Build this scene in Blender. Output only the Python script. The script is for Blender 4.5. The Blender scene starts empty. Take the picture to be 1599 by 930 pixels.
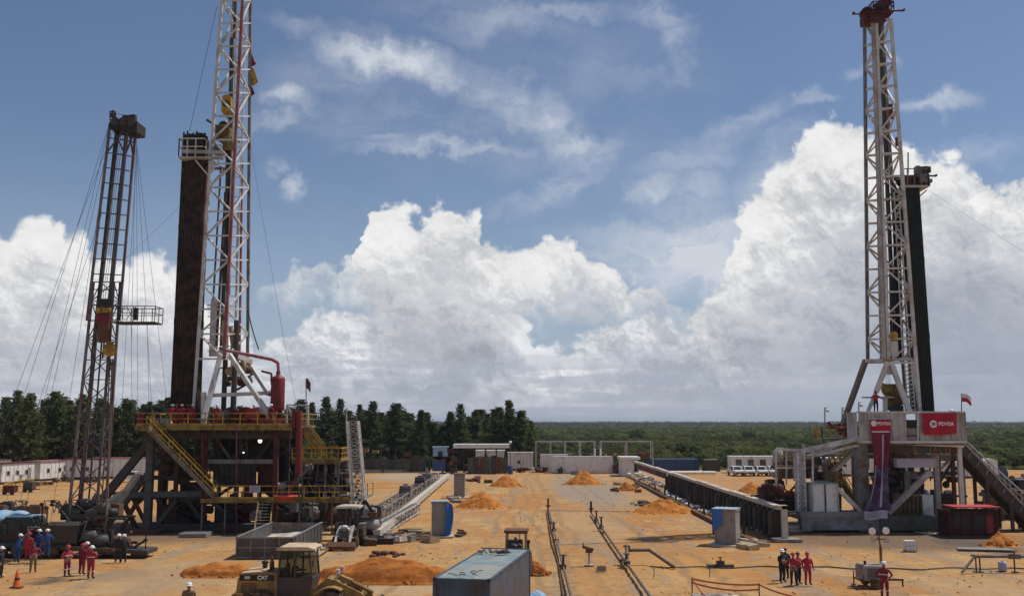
import bpy, bmesh, math, random
from mathutils import Vector, Matrix, noise as mnoise
random.seed(7)
R = math.radians
scene = bpy.context.scene
COL = scene.collection

# ------------------------------------------------------------------ camera
PW, PH, F, CAMH = 1599.0, 930.0, 1555.0, 9.6
PITCH = math.atan(195.0 / F)
cam_d = bpy.data.cameras.new('camera')
cam = bpy.data.objects.new('camera', cam_d)
COL.objects.link(cam)
scene.camera = cam
cam.location = (0, 0, CAMH)
cam.rotation_euler = (R(90) + PITCH, 0, 0)
cam_d.sensor_width = 36.0
cam_d.lens = 36.0 * F / PW
cam_d.clip_start = 0.3
cam_d.clip_end = 30000

def ray(px, py):
    x = (px - 799.5) / F
    v = (465.0 - py) / F
    return Vector((x, math.cos(PITCH) - v * math.sin(PITCH), math.sin(PITCH) + v * math.cos(PITCH)))

def A(px, py, Y):
    """a point of the place at distance Y in front of the viewpoint"""
    d = ray(px, py)
    t = Y / d.y
    return Vector((d.x * t, Y, CAMH + d.z * t))

def G(px, py, z=0.0):
    """a point of the ground (height z)"""
    d = ray(px, py)
    t = (z - CAMH) / d.z
    return Vector((d.x * t, d.y * t, z))

def AZ(px, py):
    d = ray(px, py).normalized()
    return math.atan2(d.x, d.y), math.asin(d.z)

# ------------------------------------------------------------------ render look
scene.view_settings.view_transform = 'Standard'
scene.view_settings.look = 'None'
scene.view_settings.gamma = 1.0
scene.view_settings.use_curve_mapping = False
scene.view_settings.exposure = 0.0

# ------------------------------------------------------------------ node helpers
class NT:
    def __init__(s, tree):
        s.t = tree
    def n(s, typ, **kw):
        nd = s.t.nodes.new(typ)
        for k, v in kw.items():
            setattr(nd, k, v)
        return nd
    def put(s, sock, v):
        if isinstance(v, bpy.types.NodeSocket):
            s.t.links.new(v, sock)
        elif v is not None:
            try:
                sock.default_value = v
            except Exception:
                sock.default_value = (v[0], v[1], v[2], 1.0)
    def m(s, op, a, b=None, c=None, clamp=False):
        nd = s.n('ShaderNodeMath', operation=op, use_clamp=clamp)
        s.put(nd.inputs[0], a)
        if b is not None: s.put(nd.inputs[1], b)
        if c is not None: s.put(nd.inputs[2], c)
        return nd.outputs[0]
    def vm(s, op, a, b=None):
        nd = s.n('ShaderNodeVectorMath', operation=op)
        s.put(nd.inputs[0], a)
        if b is not None:
            s.put(nd.inputs['Scale' if op == 'SCALE' else 1], b)
        return nd.outputs['Value' if op in ('LENGTH', 'DOT_PRODUCT', 'DISTANCE') else 'Vector']
    def xyz(s, v):
        nd = s.n('ShaderNodeSeparateXYZ'); s.put(nd.inputs[0], v)
        return nd.outputs
    def comb(s, x=0.0, y=0.0, z=0.0):
        nd = s.n('ShaderNodeCombineXYZ')
        s.put(nd.inputs[0], x); s.put(nd.inputs[1], y); s.put(nd.inputs[2], z)
        return nd.outputs[0]
    def ss(s, x, a, b, lo=0.0, hi=1.0):
        nd = s.n('ShaderNodeMapRange', interpolation_type='SMOOTHSTEP')
        s.put(nd.inputs[0], x); s.put(nd.inputs[1], a); s.put(nd.inputs[2], b)
        s.put(nd.inputs[3], lo); s.put(nd.inputs[4], hi)
        return nd.outputs[0]
    def lin(s, x, a, b, lo=0.0, hi=1.0):
        nd = s.n('ShaderNodeMapRange'); nd.clamp = True
        s.put(nd.inputs[0], x); s.put(nd.inputs[1], a); s.put(nd.inputs[2], b)
        s.put(nd.inputs[3], lo); s.put(nd.inputs[4], hi)
        return nd.outputs[0]
    def noise(s, vec, scale, detail=4, rough=0.55, dist=0.0, color=False):
        nd = s.n('ShaderNodeTexNoise')
        s.put(nd.inputs['Vector'], vec)
        s.put(nd.inputs['Scale'], scale); s.put(nd.inputs['Detail'], detail)
        s.put(nd.inputs['Roughness'], rough); s.put(nd.inputs['Distortion'], dist)
        return nd.outputs['Color' if color else 'Fac']
    def voro(s, vec, scale, feature='F1', out='Distance'):
        nd = s.n('ShaderNodeTexVoronoi', feature=feature)
        s.put(nd.inputs['Vector'], vec); s.put(nd.inputs['Scale'], scale)
        return nd.outputs[out]
    def mix(s, f, a, b, blend='MIX'):
        nd = s.n('ShaderNodeMix', data_type='RGBA', blend_type=blend)
        s.put(nd.inputs['Factor'], f); s.put(nd.inputs['A'], c4(a)); s.put(nd.inputs['B'], c4(b))
        return nd.outputs['Result']
    def curve(s, x, pts):
        nd = s.n('ShaderNodeFloatCurve')
        cv = nd.mapping.curves[0]
        pts = sorted(pts)
        cv.points[0].location = pts[0]
        cv.points[1].location = pts[-1]
        for p in pts[1:-1]:
            cv.points.new(p[0], p[1])
        nd.mapping.update()
        s.put(nd.inputs['Value'], x)
        return nd.outputs[0]

def c4(c):
    if isinstance(c, bpy.types.NodeSocket): return c
    return (c[0], c[1], c[2], 1.0)

def lin1(v):
    v /= 255.0
    return v / 12.92 if v <= 0.04045 else ((v + 0.055) / 1.055) ** 2.4
def rgb(r, g, b):
    return (lin1(r), lin1(g), lin1(b))

# ------------------------------------------------------------------ sun and sky
SUN_EL, SUN_AZ = 62.0, 70.0        # azimuth from +Y towards +X
world = bpy.data.worlds.new('World')
scene.world = world
world.use_nodes = True
world.cycles.sampling_method = 'MANUAL'
world.cycles.sample_map_resolution = 256
scene.cycles.max_bounces = 5
scene.cycles.diffuse_bounces = 3
for nd in list(world.node_tree.nodes): world.node_tree.nodes.remove(nd)

sun_d = bpy.data.lights.new('sun', 'SUN')
sun_d.energy = 3.6
sun_d.angle = R(0.53)
sun_d.color = (1.0, 0.955, 0.88)
sun = bpy.data.objects.new('sun', sun_d)
COL.objects.link(sun)
sdir = Vector((math.sin(R(SUN_AZ)) * math.cos(R(SUN_EL)), math.cos(R(SUN_AZ)) * math.cos(R(SUN_EL)), math.sin(R(SUN_EL))))
sun.location = sdir * 300
sun.rotation_euler = sdir.to_track_quat('Z', 'Y').to_euler()

def build_sky():
    N = NT(world.node_tree)
    out = N.n('ShaderNodeOutputWorld')
    bg = N.n('ShaderNodeBackground')
    bg.inputs['Strength'].default_value = 0.1
    N.t.links.new(bg.outputs[0], out.inputs[0])
    sky = N.n('ShaderNodeTexSky')
    sky.sky_type = 'NISHITA'
    sky.sun_disc = False
    sky.sun_elevation = R(SUN_EL)
    sky.sun_rotation = R(SUN_AZ)
    sky.altitude = 100
    sky.air_density = 1.0
    sky.dust_density = 0.7
    sky.ozone_density = 2.0
    tc = N.n('ShaderNodeTexCoord')
    D = N.vm('NORMALIZE', tc.outputs['Generated'])
    x, y, z = N.xyz(D)
    az = N.m('ARCTAN2', x, y)
    el = N.m('ARCSINE', z)
    # blue of the day, a little greyer than the model's
    base = N.mix(1.0, sky.outputs[0], SKY_TINT, 'MULTIPLY')
    hz = N.ss(el, 0.0, 0.30)
    base = N.mix(N.m('MULTIPLY', N.m('SUBTRACT', 1.0, hz), 0.55), base, (3.6, 4.5, 6.0))
    col = base
    # warps
    wa = N.noise(D, 9.0, 5, 0.55, color=True)
    wb = N.noise(D, 34.0, 6, 0.6, color=True)
    wc = N.noise(D, 120.0, 3, 0.6, color=True)
    w = N.vm('ADD', N.vm('SCALE', N.vm('SUBTRACT', wa, (0.5, 0.5, 0.5)), 0.050),
             N.vm('SCALE', N.vm('SUBTRACT', wb, (0.5, 0.5, 0.5)), 0.034))
    w = N.vm('ADD', w, N.vm('SCALE', N.vm('SUBTRACT', wc, (0.5, 0.5, 0.5)), 0.008))
    wx, wy, wz = N.xyz(w)
    vor = N.n('ShaderNodeTexVoronoi', feature='F1')
    Dw = N.vm('ADD', D, N.vm('SCALE', w, 0.7))
    N.put(vor.inputs['Vector'], Dw)
    vor.inputs['Scale'].default_value = 36.0
    puff = vor.outputs['Distance']
    vor2 = N.n('ShaderNodeTexVoronoi', feature='F1')
    N.put(vor2.inputs['Vector'], Dw)
    vor2.inputs['Scale'].default_value = 95.0
    puff2 = vor2.outputs['Distance']

    # ---- thin high cloud: soft streaked patches
    st_rot = N.n('ShaderNodeMapping')
    N.put(st_rot.inputs['Vector'], N.comb(N.m('ADD', az, wx), N.m('ADD', el, N.m('MULTIPLY', wy, 1.3)), 0.0))
    st_rot.inputs['Rotation'].default_value = (0, 0, R(-14))
    st_rot.inputs['Scale'].default_value = (7.0, 34.0, 1.0)
    st = N.noise(st_rot.outputs[0], 1.0, 6, 0.6, 0.4)
    st2 = N.noise(D, 22.0, 7, 0.62)
    fluff = N.ss(N.m('ADD', N.m('MULTIPLY', st, 0.6), N.m('MULTIPLY', st2, 0.45)), 0.33, 0.72)
    cx = N.m('ADD', az, N.m('MULTIPLY', wx, 1.2))
    cy = N.m('ADD', el, N.m('MULTIPLY', wy, 1.2))
    cp = N.comb(cx, cy, 0.0)
    k = 1.0 / F
    # (x, y, half length, half width, tilt in the picture, strength)
    blobs = [(600, 92, 100, 36, 2, .8), (690, 120, 110, 32, 22, .5), (790, 150, 120, 38, 16, .5), (875, 195, 100, 42, 38, .52),
             (905, 262, 75, 36, -35, .5), (850, 300, 90, 18, -22, .32), (640, 185, 150, 22, 10, .22),
             (700, 238, 160, 15, -4, .42), (600, 228, 60, 12, 6, .28), (460, 158, 52, 20, 2, .55), (425, 192, 40, 14, 0, .42),
             (446, 292, 14, 18, 0, .42), (425, 255, 16, 12, 0, .28), (880, 22, 140, 18, -4, .3), (1010, 20, 70, 20, 14, .34),
             (1060, 75, 50, 30, 62, .34), (960, 110, 150, 60, 0, .14), (1020, 292, 48, 22, -4, .48), (1150, 200, 90, 22, -22, .3),
             (1100, 240, 130, 34, -10, .26), (1090, 330, 90, 60, 30, .4), (1120, 395, 150, 62, 0, .85), (1230, 300, 90, 60, -20, .5), (980, 395, 110, 16, 0, .4), (800, 200, 300, 110, 10, .14), (520, 140, 120, 60, 0, .16), (1452, 163, 58, 14, 2, .6), (1266, 149, 34, 9, -2, .5), (1330, 108, 26, 9, 0, .25),
             (1395, 104, 20, 8, 0, .3), (1060, 372, 190, 26, 2, .5), (1150, 410, 120, 40, 0, .45), (1500, 236, 90, 16, -4, .25),
             (760, 30, 160, 34, 4, .25), (480, 45, 70, 16, 10, .18), (1225, 235, 60, 30, -30, .4), (560, 200, 160, 40, 4, .16)]
    fluff = N.m('ADD', N.m('MULTIPLY', fluff, 0.74), N.m('MULTIPLY', st, 0.34))
    acc = None
    for (bx, by, rx, ry, tilt, sgt) in blobs:
        a0, e0 = AZ(bx, by)
        mp = N.n('ShaderNodeMapping', vector_type='TEXTURE')
        N.put(mp.inputs['Vector'], cp)
        mp.inputs['Location'].default_value = (a0, e0, 0)
        mp.inputs['Rotation'].default_value = (0, 0, R(-tilt))
        mp.inputs['Scale'].default_value = (rx * k * 1.25, ry * k * 1.25, 1)
        ln = N.vm('LENGTH', mp.outputs[0])
        v = N.ss(ln, 1.25, 0.0, 0.0, sgt * 1.9)
        acc = v if acc is None else N.m('MAXIMUM', acc, v)
    # the same sort of cloud thinly elsewhere in the sky
    gen = N.m('MULTIPLY', N.ss(N.noise(D, 3.2, 5, 0.6, 0.8), 0.50, 0.75), N.ss(N.m('ABSOLUTE', az), 0.55, 0.9))
    gen2 = N.m('MULTIPLY', N.ss(N.noise(D, 3.2, 5, 0.6, 0.8), 0.50, 0.75), N.ss(el, 0.5, 0.75))
    acc = N.m('MAXIMUM', acc, N.m('MULTIPLY', N.m('MAXIMUM', gen, gen2), 0.8))
    veil = N.m('MULTIPLY', N.noise(D, 6.0, 4, 0.6), N.ss(el, 0.30, 0.05, 0.04, 0.16))
    ci = N.m('ADD', N.m('MULTIPLY', acc, fluff), veil, clamp=True)
    ci = N.m('MULTIPLY', ci, 0.9)
    col = N.mix(ci, col, (6.6, 6.9, 7.5))

    # ---- relief light on the heaped clouds (from above, a little from the right)
    off = N.vm('ADD', Dw, (0.0035, 0.0, 0.009))
    n1 = N.noise(Dw, 20.0, 5, 0.5)
    n2 = N.noise(off, 20.0, 5, 0.5)
    rel = N.m('SUBTRACT', n1, n2)
    n3 = N.noise(Dw, 8.0, 3, 0.5)
    n4 = N.noise(N.vm('ADD', Dw, (0.01, 0.0, 0.028)), 8.0, 3, 0.5)
    rel = N.m('ADD', N.m('MULTIPLY', rel, 1.9), N.m('MULTIPLY', N.m('SUBTRACT', n3, n4), 2.6))
    n5 = N.noise(Dw, 70.0, 4, 0.55)
    n6 = N.noise(N.vm('ADD', Dw, (0.0012, 0.0, 0.003)), 70.0, 4, 0.55)
    rel = N.m('ADD', rel, N.m('MULTIPLY', N.m('SUBTRACT', n5, n6), 1.5))
    rel = N.m('ADD', rel, N.m('MULTIPLY', N.m('SUBTRACT', 0.42, puff), 0.36))

    AZR = 0.66
    u0 = N.m('ADD', N.m('DIVIDE', N.m('ADD', az, N.m('MULTIPLY', wx, 1.0)), 2 * AZR), 0.5, clamp=True)
    far_n = N.m('MULTIPLY', N.m('SUBTRACT', N.noise(D, 4.0, 3, 0.5), 0.5), N.ss(N.m('ABSOLUTE', az), 0.6, 0.8, 0.0, 0.35))
    eln = N.m('ADD', el, N.m('MULTIPLY', wy, 1.0))
    eln = N.m('ADD', eln, N.m('MULTIPLY', puff, 0.028))
    eln = N.m('ADD', eln, N.m('MULTIPLY', puff2, 0.010))
    eln = N.m('SUBTRACT', eln, 0.018)
    eln = N.m('SUBTRACT', eln, far_n)

    def topcurve(pts):
        q = []
        for (px, py) in pts:
            a, e = AZ(px, py)
            q.append((min(max(a / (2 * AZR) + 0.5, 0.0), 1.0), max(0.0, e / 0.5)))
        if q[0][0] > 0: q.insert(0, (0.0, q[0][1]))
        if q[-1][0] < 1: q.append((1.0, q[-1][1]))
        return N.m('MULTIPLY', N.curve(u0, q), 0.5)

    def layer(col, top, base, soft, bsoft, depth, cw, cg, cd, relk=1.0, op=1.0):
        tc_ = topcurve(top)
        dd = N.m('SUBTRACT', tc_, eln)
        a = N.ss(dd, 0.0, soft)
        if base is not None:
            bc = topcurve(base)
            a = N.m('MULTIPLY', a, N.ss(N.m('SUBTRACT', eln, bc), -bsoft * 0.5, bsoft))
        t = N.m('DIVIDE', dd, depth)
        t = N.m('SUBTRACT', t, N.m('MULTIPLY', rel, 0.75 * relk))
        t = N.m('ADD', t, N.m('MULTIPLY', N.m('SUBTRACT', N.noise(D, 5.5, 4, 0.55), 0.5), 1.1))
        c = N.mix(N.ss(t, 0.05, 0.62), cw, cg)
        c = N.mix(N.ss(t, 0.55, 1.35), c, cd)
        lit = N.m('MULTIPLY', rel, 0.20 * relk)
        lit = N.m('ADD', lit, 1.0)
        c2 = N.vm('SCALE', c, lit)
        return N.mix(N.m('MULTIPLY', a, op), col, c2)

    white, grey, dark = (8.3, 8.3, 8.25), (6.6, 6.75, 7.05), (4.5, 4.75, 5.3)
    # back: tall clouds at left and right
    back = [(-300, 420), (-60, 380), (0, 345), (40, 335), (75, 322), (100, 345), (128, 368), (155, 395), (180, 402), (205, 392), (235, 398), (262, 412),
            (300, 440), (340, 475), (380, 520), (420, 560), (600, 600), (900, 560), (980, 560), (1060, 500), (1110, 440), (1140, 345), (1156, 312), (1180, 285),
            (1212, 255), (1240, 232), (1262, 200), (1290, 182), (1302, 176), (1318, 184), (1336, 176), (1356, 190), (1395, 215), (1440, 222), (1460, 240),
            (1500, 236), (1525, 244), (1540, 268), (1599, 268), (1700, 300), (1900, 420)]
    col = layer(col, back, None, 0.014, 0.02, 0.20, white, (6.1, 6.25, 6.6), (3.4, 3.75, 4.5), 1.0)
    # low layered bank
    low = [(-300, 520), (0, 520), (150, 530), (300, 500), (400, 540), (430, 520), (458, 498), (500, 474), (545, 472), (585, 480), (612, 498), (700, 470), (800, 480),
           (850, 535), (880, 530), (905, 540), (922, 512), (950, 496), (1000, 488), (1050, 486), (1090, 498), (1115, 515), (1135, 548), (1160, 562), (1220, 575),
           (1300, 560), (1420, 590), (1599, 585), (1900, 540)]
    lowb = [(-300, 640), (0, 640), (800, 640), (1200, 636), (1599, 640), (1900, 640)]
    col = layer(col, low, lowb, 0.012, 0.030, 0.075, (7.8, 7.85, 7.95), (5.7, 5.95, 6.5), (4.0, 4.35, 5.1), 1.7, 0.92)
    # the large cloud in the middle
    mid = [(-300, 700), (380, 700), (402, 465), (430, 432), (470, 422), (520, 425), (560, 418), (574, 390), (580, 336), (602, 320), (620, 304), (636, 306), (652, 326),
           (668, 328), (685, 312), (720, 320), (742, 328), (764, 370), (795, 382), (840, 386), (872, 370), (905, 366), (932, 386), (952, 412), (1000, 428), (1036, 430),
           (1060, 456), (1100, 472), (1150, 490), (1200, 500), (1300, 700), (1900, 700)]
    midb = [(-300, 500), (380, 462), (480, 460), (560, 466), (590, 520), (650, 560), (760, 548), (820, 512), (900, 500), (1000, 498), (1060, 492), (1200, 505), (1900, 510)]
    col = layer(col, mid, midb, 0.012, 0.035, 0.125, (8.2, 8.2, 8.15), (6.2, 6.3, 6.6), (4.4, 4.6, 5.15), 1.0)
    ra, re = AZ(1510, 560)
    rain = N.vm('LENGTH', N.vm('MULTIPLY', N.vm('SUBTRACT', cp, (ra, re, 0.0)), (4.6, 9.5, 0.0)))
    col = N.mix(N.m('MULTIPLY', N.ss(rain, 1.35, 0.1), 0.85), col, (3.4, 3.8, 4.6))
    ra, re = AZ(1290, 590)
    rain = N.vm('LENGTH', N.vm('MULTIPLY', N.vm('SUBTRACT', cp, (ra, re, 0.0)), (9.0, 18.0, 0.0)))
    col = N.mix(N.m('MULTIPLY', N.ss(rain, 1.2, 0.2), 0.5), col, (4.3, 4.7, 5.4))
    ra, re = AZ(640, 525)
    rain = N.vm('LENGTH', N.vm('MULTIPLY', N.vm('SUBTRACT', cp, (ra, re, 0.0)), (17.0, 36.0, 0.0)))
    col = N.mix(N.m('MULTIPLY', N.ss(rain, 1.2, 0.2), 0.45), col, (4.2, 4.4, 5.0))
    ra, re = AZ(120, 565)
    rain = N.vm('LENGTH', N.vm('MULTIPLY', N.vm('SUBTRACT', cp, (ra, re, 0.0)), (5.0, 30.0, 0.0)))
    col = N.mix(N.m('MULTIPLY', N.ss(rain, 1.2, 0.2), 0.6), col, (4.0, 4.3, 5.0))
    # streaks of grey low down
    sm = N.n('ShaderNodeMapping')
    N.put(sm.inputs['Vector'], D)
    sm.inputs['Scale'].default_value = (5.0, 5.0, 75.0)
    sn = N.noise(sm.outputs[0], 1.0, 5, 0.6, 0.6)
    sband = N.m('MULTIPLY', N.ss(el, 0.10, 0.03), N.ss(sn, 0.44, 0.62))
    col = N.mix(N.m('MULTIPLY', sband, 0.8), col, (4.1, 4.55, 5.4))
    hzn = N.ss(el, 0.045, 0.0)
    col = N.mix(N.m('MULTIPLY', hzn, 0.75), col, (3.9, 4.35, 5.2))
    N.put(bg.inputs['Color'], col)

SKY_TINT = (0.70, 0.73, 0.80)
build_sky()

# ------------------------------------------------------------------ materials
MATS = {}
def M(name, col, rough=0.75, metal=0.0, var=0.18, scale=2.5, dirt=None, damt=0.35, dscale=1.2, bump=0.0, bscale=20.0, spec=0.35, det=5):
    if name in MATS: return MATS[name]
    m = bpy.data.materials.new(name)
    m.use_nodes = True
    N = NT(m.node_tree)
    b = m.node_tree.nodes['Principled BSDF']
    b.inputs['Roughness'].default_value = rough
    b.inputs['Metallic'].default_value = metal
    b.inputs['Specular IOR Level'].default_value = spec
    tc = N.n('ShaderNodeTexCoord').outputs['Object']
    nz = N.noise(tc, scale, det, 0.6)
    lo = tuple(c * (1 - var) for c in col); hi = tuple(min(1, c * (1 + var)) for c in col)
    c = N.mix(N.lin(nz, 0.3, 0.7), lo, hi)
    if dirt:
        dn = N.noise(tc, dscale, 8, 0.68, 0.3)
        f = N.ss(dn, 0.60 - damt * 0.35, 0.72 - damt * 0.2)
        c = N.mix(N.m('MULTIPLY', f, 0.85), c, dirt)
        N.put(b.inputs['Roughness'], N.lin(f, 0, 1, rough, 0.92))
    N.put(b.inputs['Base Color'], c)
    if bump:
        bp = N.n('ShaderNodeBump'); bp.inputs['Strength'].default_value = bump
        bp.inputs['Distance'].default_value = 0.05
        N.put(bp.inputs['Height'], N.noise(tc, bscale, 6, 0.65))
        N.put(b.inputs['Normal'], bp.outputs[0])
    MATS[name] = m
    return m

RUST = (0.17, 0.075, 0.03)
DUST = (0.42, 0.27, 0.14)
mWhite = M('white_steel_paint', (0.62, 0.61, 0.58), 0.55, var=.1, dirt=(0.38, 0.30, 0.24), damt=0.35, dscale=0.7)
mWhiteD = M('dirty_white_steel_paint', (0.46, 0.45, 0.43), 0.6, var=.1, dirt=(0.28, 0.235, 0.20), damt=0.5, dscale=0.55)
mGrey = M('grey_steel_paint', (0.20, 0.205, 0.20), 0.6, dirt=RUST, damt=0.4)
mDark = M('dark_steel', (0.055, 0.058, 0.058), 0.6, dirt=(0.10, 0.055, 0.03), damt=0.5)
mBlack = M('black_steel', (0.022, 0.022, 0.023), 0.55, dirt=(0.06, 0.04, 0.025), damt=0.4)
mSlate = M('slate_green_steel', (0.085, 0.10, 0.095), 0.6, dirt=(0.09, 0.055, 0.035), damt=0.45)
mRed = M('red_paint', (0.19, 0.020, 0.020), 0.5, dirt=(0.12, 0.035, 0.025), damt=0.35)
mRedD = M('dark_red_paint', (0.10, 0.016, 0.017), 0.55, dirt=(0.05, 0.025, 0.02), damt=0.4)
mPinkR = M('faded_red_steel_paint', (0.27, 0.07, 0.07), 0.55, dirt=(0.33, 0.20, 0.19), damt=0.5, dscale=.6)
mRoofR = M('bright_red_sheet', (0.52, 0.05, 0.055), 0.5, dirt=(0.3, 0.1, 0.08), damt=0.3)
mYel = M('yellow_safety_paint', (0.50, 0.31, 0.035), 0.5, dirt=(0.20, 0.11, 0.04), damt=0.45)
mYelD = M('worn_yellow_paint', (0.30, 0.20, 0.05), 0.6, dirt=(0.12, 0.08, 0.04), damt=0.5)
mGrate = M('steel_grating', (0.22, 0.19, 0.13), 0.7, dirt=(0.12, 0.08, 0.05), damt=0.5)
mConc = M('concrete', (0.27, 0.255, 0.24), 0.9, var=0.12, dirt=(0.19, 0.14, 0.10), damt=0.35, bump=0.3)
mConcL = M('pale_concrete', (0.52, 0.48, 0.41), 0.9, var=0.1, dirt=(0.38, 0.27, 0.17), damt=0.4, bump=0.2)
mPipeB = M('rusty_drill_pipe', (0.060, 0.036, 0.022), 0.6, var=0.4, scale=1.0, dirt=(0.028, 0.02, 0.016), damt=0.5)
mPipeK = M('black_drill_pipe', (0.017, 0.019, 0.016), 0.55, var=0.4, scale=1.0)
mBlue = M('blue_tarpaulin', (0.035, 0.14, 0.42), 0.5, var=0.25, scale=5, bump=0.5, bscale=6)
mBlueL = M('pale_blue_sheet', (0.22, 0.40, 0.58), 0.6, var=0.2, scale=4, dirt=(0.45, 0.45, 0.42), damt=0.45, bump=0.4, bscale=5)
mBlueC = M('blue_container_paint', (0.060, 0.105, 0.155), 0.55, var=0.2, scale=1.2, dirt=(0.085, 0.075, 0.065), damt=0.5, dscale=0.8)
mBlueS = M('weathered_sunlit_blue_side', (0.125, 0.145, 0.175), 0.7, var=0.25, scale=1.0, dirt=(0.18, 0.13, 0.09), damt=0.55, dscale=0.7)  # lighter than the end wall: its sunlit tone is in the colour
mBlueT = M('dusty_blue_container_roof', (0.15, 0.23, 0.26), 0.75, var=0.15, scale=0.8, dirt=(0.33, 0.30, 0.25), damt=0.7, dscale=0.55)
mBlueF = M('deep_blue_paint', (0.03, 0.07, 0.17), 0.6, dirt=(0.10, 0.09, 0.08), damt=0.3)
mTyre = M('tyre_rubber', (0.030, 0.027, 0.025), 0.9, dirt=(0.16, 0.10, 0.055), damt=0.6, dscale=3, bump=0.3)
mLoad = M('loader_yellow_paint', (0.37, 0.225, 0.06), 0.6, var=0.25, scale=3, dirt=(0.19, 0.12, 0.065), damt=0.65, dscale=2.0)
mLoadL = M('pale_loader_roof_paint', (0.55, 0.42, 0.27), 0.6, dirt=(0.4, 0.27, 0.15), damt=0.4)
mGreen = M('dark_green_paint', (0.025, 0.055, 0.045), 0.5, dirt=(0.05, 0.04, 0.03), damt=0.4)
mTan = M('tan_sheet', (0.40, 0.31, 0.19), 0.8, dirt=(0.3, 0.2, 0.1), damt=0.3)
mBrown = M('brown_rusty_steel', (0.13, 0.065, 0.035), 0.85, var=0.3, scale=4, bump=0.2)
mOrange = M('orange_plastic', (0.65, 0.13, 0.03), 0.5)
mWhiteP = M('clean_white_sheet', (0.70, 0.69, 0.66), 0.6, var=0.06, dirt=(0.45, 0.38, 0.3), damt=0.25)
mCable = M('steel_cable', (0.09, 0.09, 0.095), 0.5)
mSkin = M('skin', (0.28, 0.15, 0.09), 0.6, var=0.05)
mBoot = M('black_boot', (0.02, 0.018, 0.016), 0.7)
mCovR = M('red_coverall_cloth', (0.36, 0.025, 0.04), 0.85, var=0.25, scale=6, bump=0.4, bscale=12)
mCovD = M('maroon_coverall_cloth', (0.20, 0.018, 0.035), 0.85, var=0.25, scale=6, bump=0.4, bscale=12)
mCovB = M('blue_coverall_cloth', (0.025, 0.07, 0.21), 0.85, var=0.25, scale=6, bump=0.4, bscale=12)
mCovK = M('dark_work_cloth', (0.022, 0.027, 0.034), 0.85, var=0.25, scale=6, bump=0.4, bscale=12)
mCovG = M('khaki_cloth', (0.16, 0.12, 0.07), 0.85, var=0.2, scale=6)
mHat = M('white_helmet_plastic', (0.78, 0.78, 0.76), 0.35, var=0.03)
mHatR = M('red_helmet_plastic', (0.42, 0.04, 0.04), 0.35, var=0.03)
mStripe = M('pale_reflective_tape', (0.55, 0.52, 0.5), 0.5, var=0.05)
mTape = M('red_plastic_tape', (0.55, 0.12, 0.07), 0.6)
mPurp = M('purple_banner_print', (0.085, 0.035, 0.085), 0.75, var=0.35, scale=1.2, dirt=(0.16, 0.15, 0.26), damt=0.45, dscale=0.9)
mBann = M('red_banner_cloth', (0.40, 0.012, 0.035), 0.7, var=0.12, scale=1.5)
mMarB = M('maroon_banner_cloth', (0.19, 0.015, 0.045), 0.7, var=0.3, scale=1.0)
mLav = M('pale_lavender_sheet', (0.45, 0.42, 0.50), 0.7, var=0.1)
mPurpP = M('purple_pipe_paint', (0.13, 0.03, 0.07), 0.5)

def glassmat():
    m = bpy.data.materials.new('tinted_window_glass'); m.use_nodes = True
    b = m.node_tree.nodes['Principled BSDF']
    b.inputs['Base Color'].default_value = (0.02, 0.028, 0.03, 1)
    b.inputs['Roughness'].default_value = 0.08
    b.inputs['Specular IOR Level'].default_value = 0.8
    return m
mGlass = glassmat()
def lampmat(s, col=(1, 0.98, 0.85)):
    m = bpy.data.materials.new('lit_lamp'); m.use_nodes = True
    b = m.node_tree.nodes['Principled BSDF']
    b.inputs['Base Color'].default_value = (0.9, 0.9, 0.85, 1)
    b.inputs['Emission Color'].default_value = (*col, 1)
    b.inputs['Emission Strength'].default_value = s
    return m
mLamp = lampmat(2.5)

# ------------------------------------------------------------------ mesh builder
ORG = {}
def org_of(o):
    return ORG.get(o.name, Vector((0, 0, 0))) if o is not None else Vector((0, 0, 0))

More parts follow.
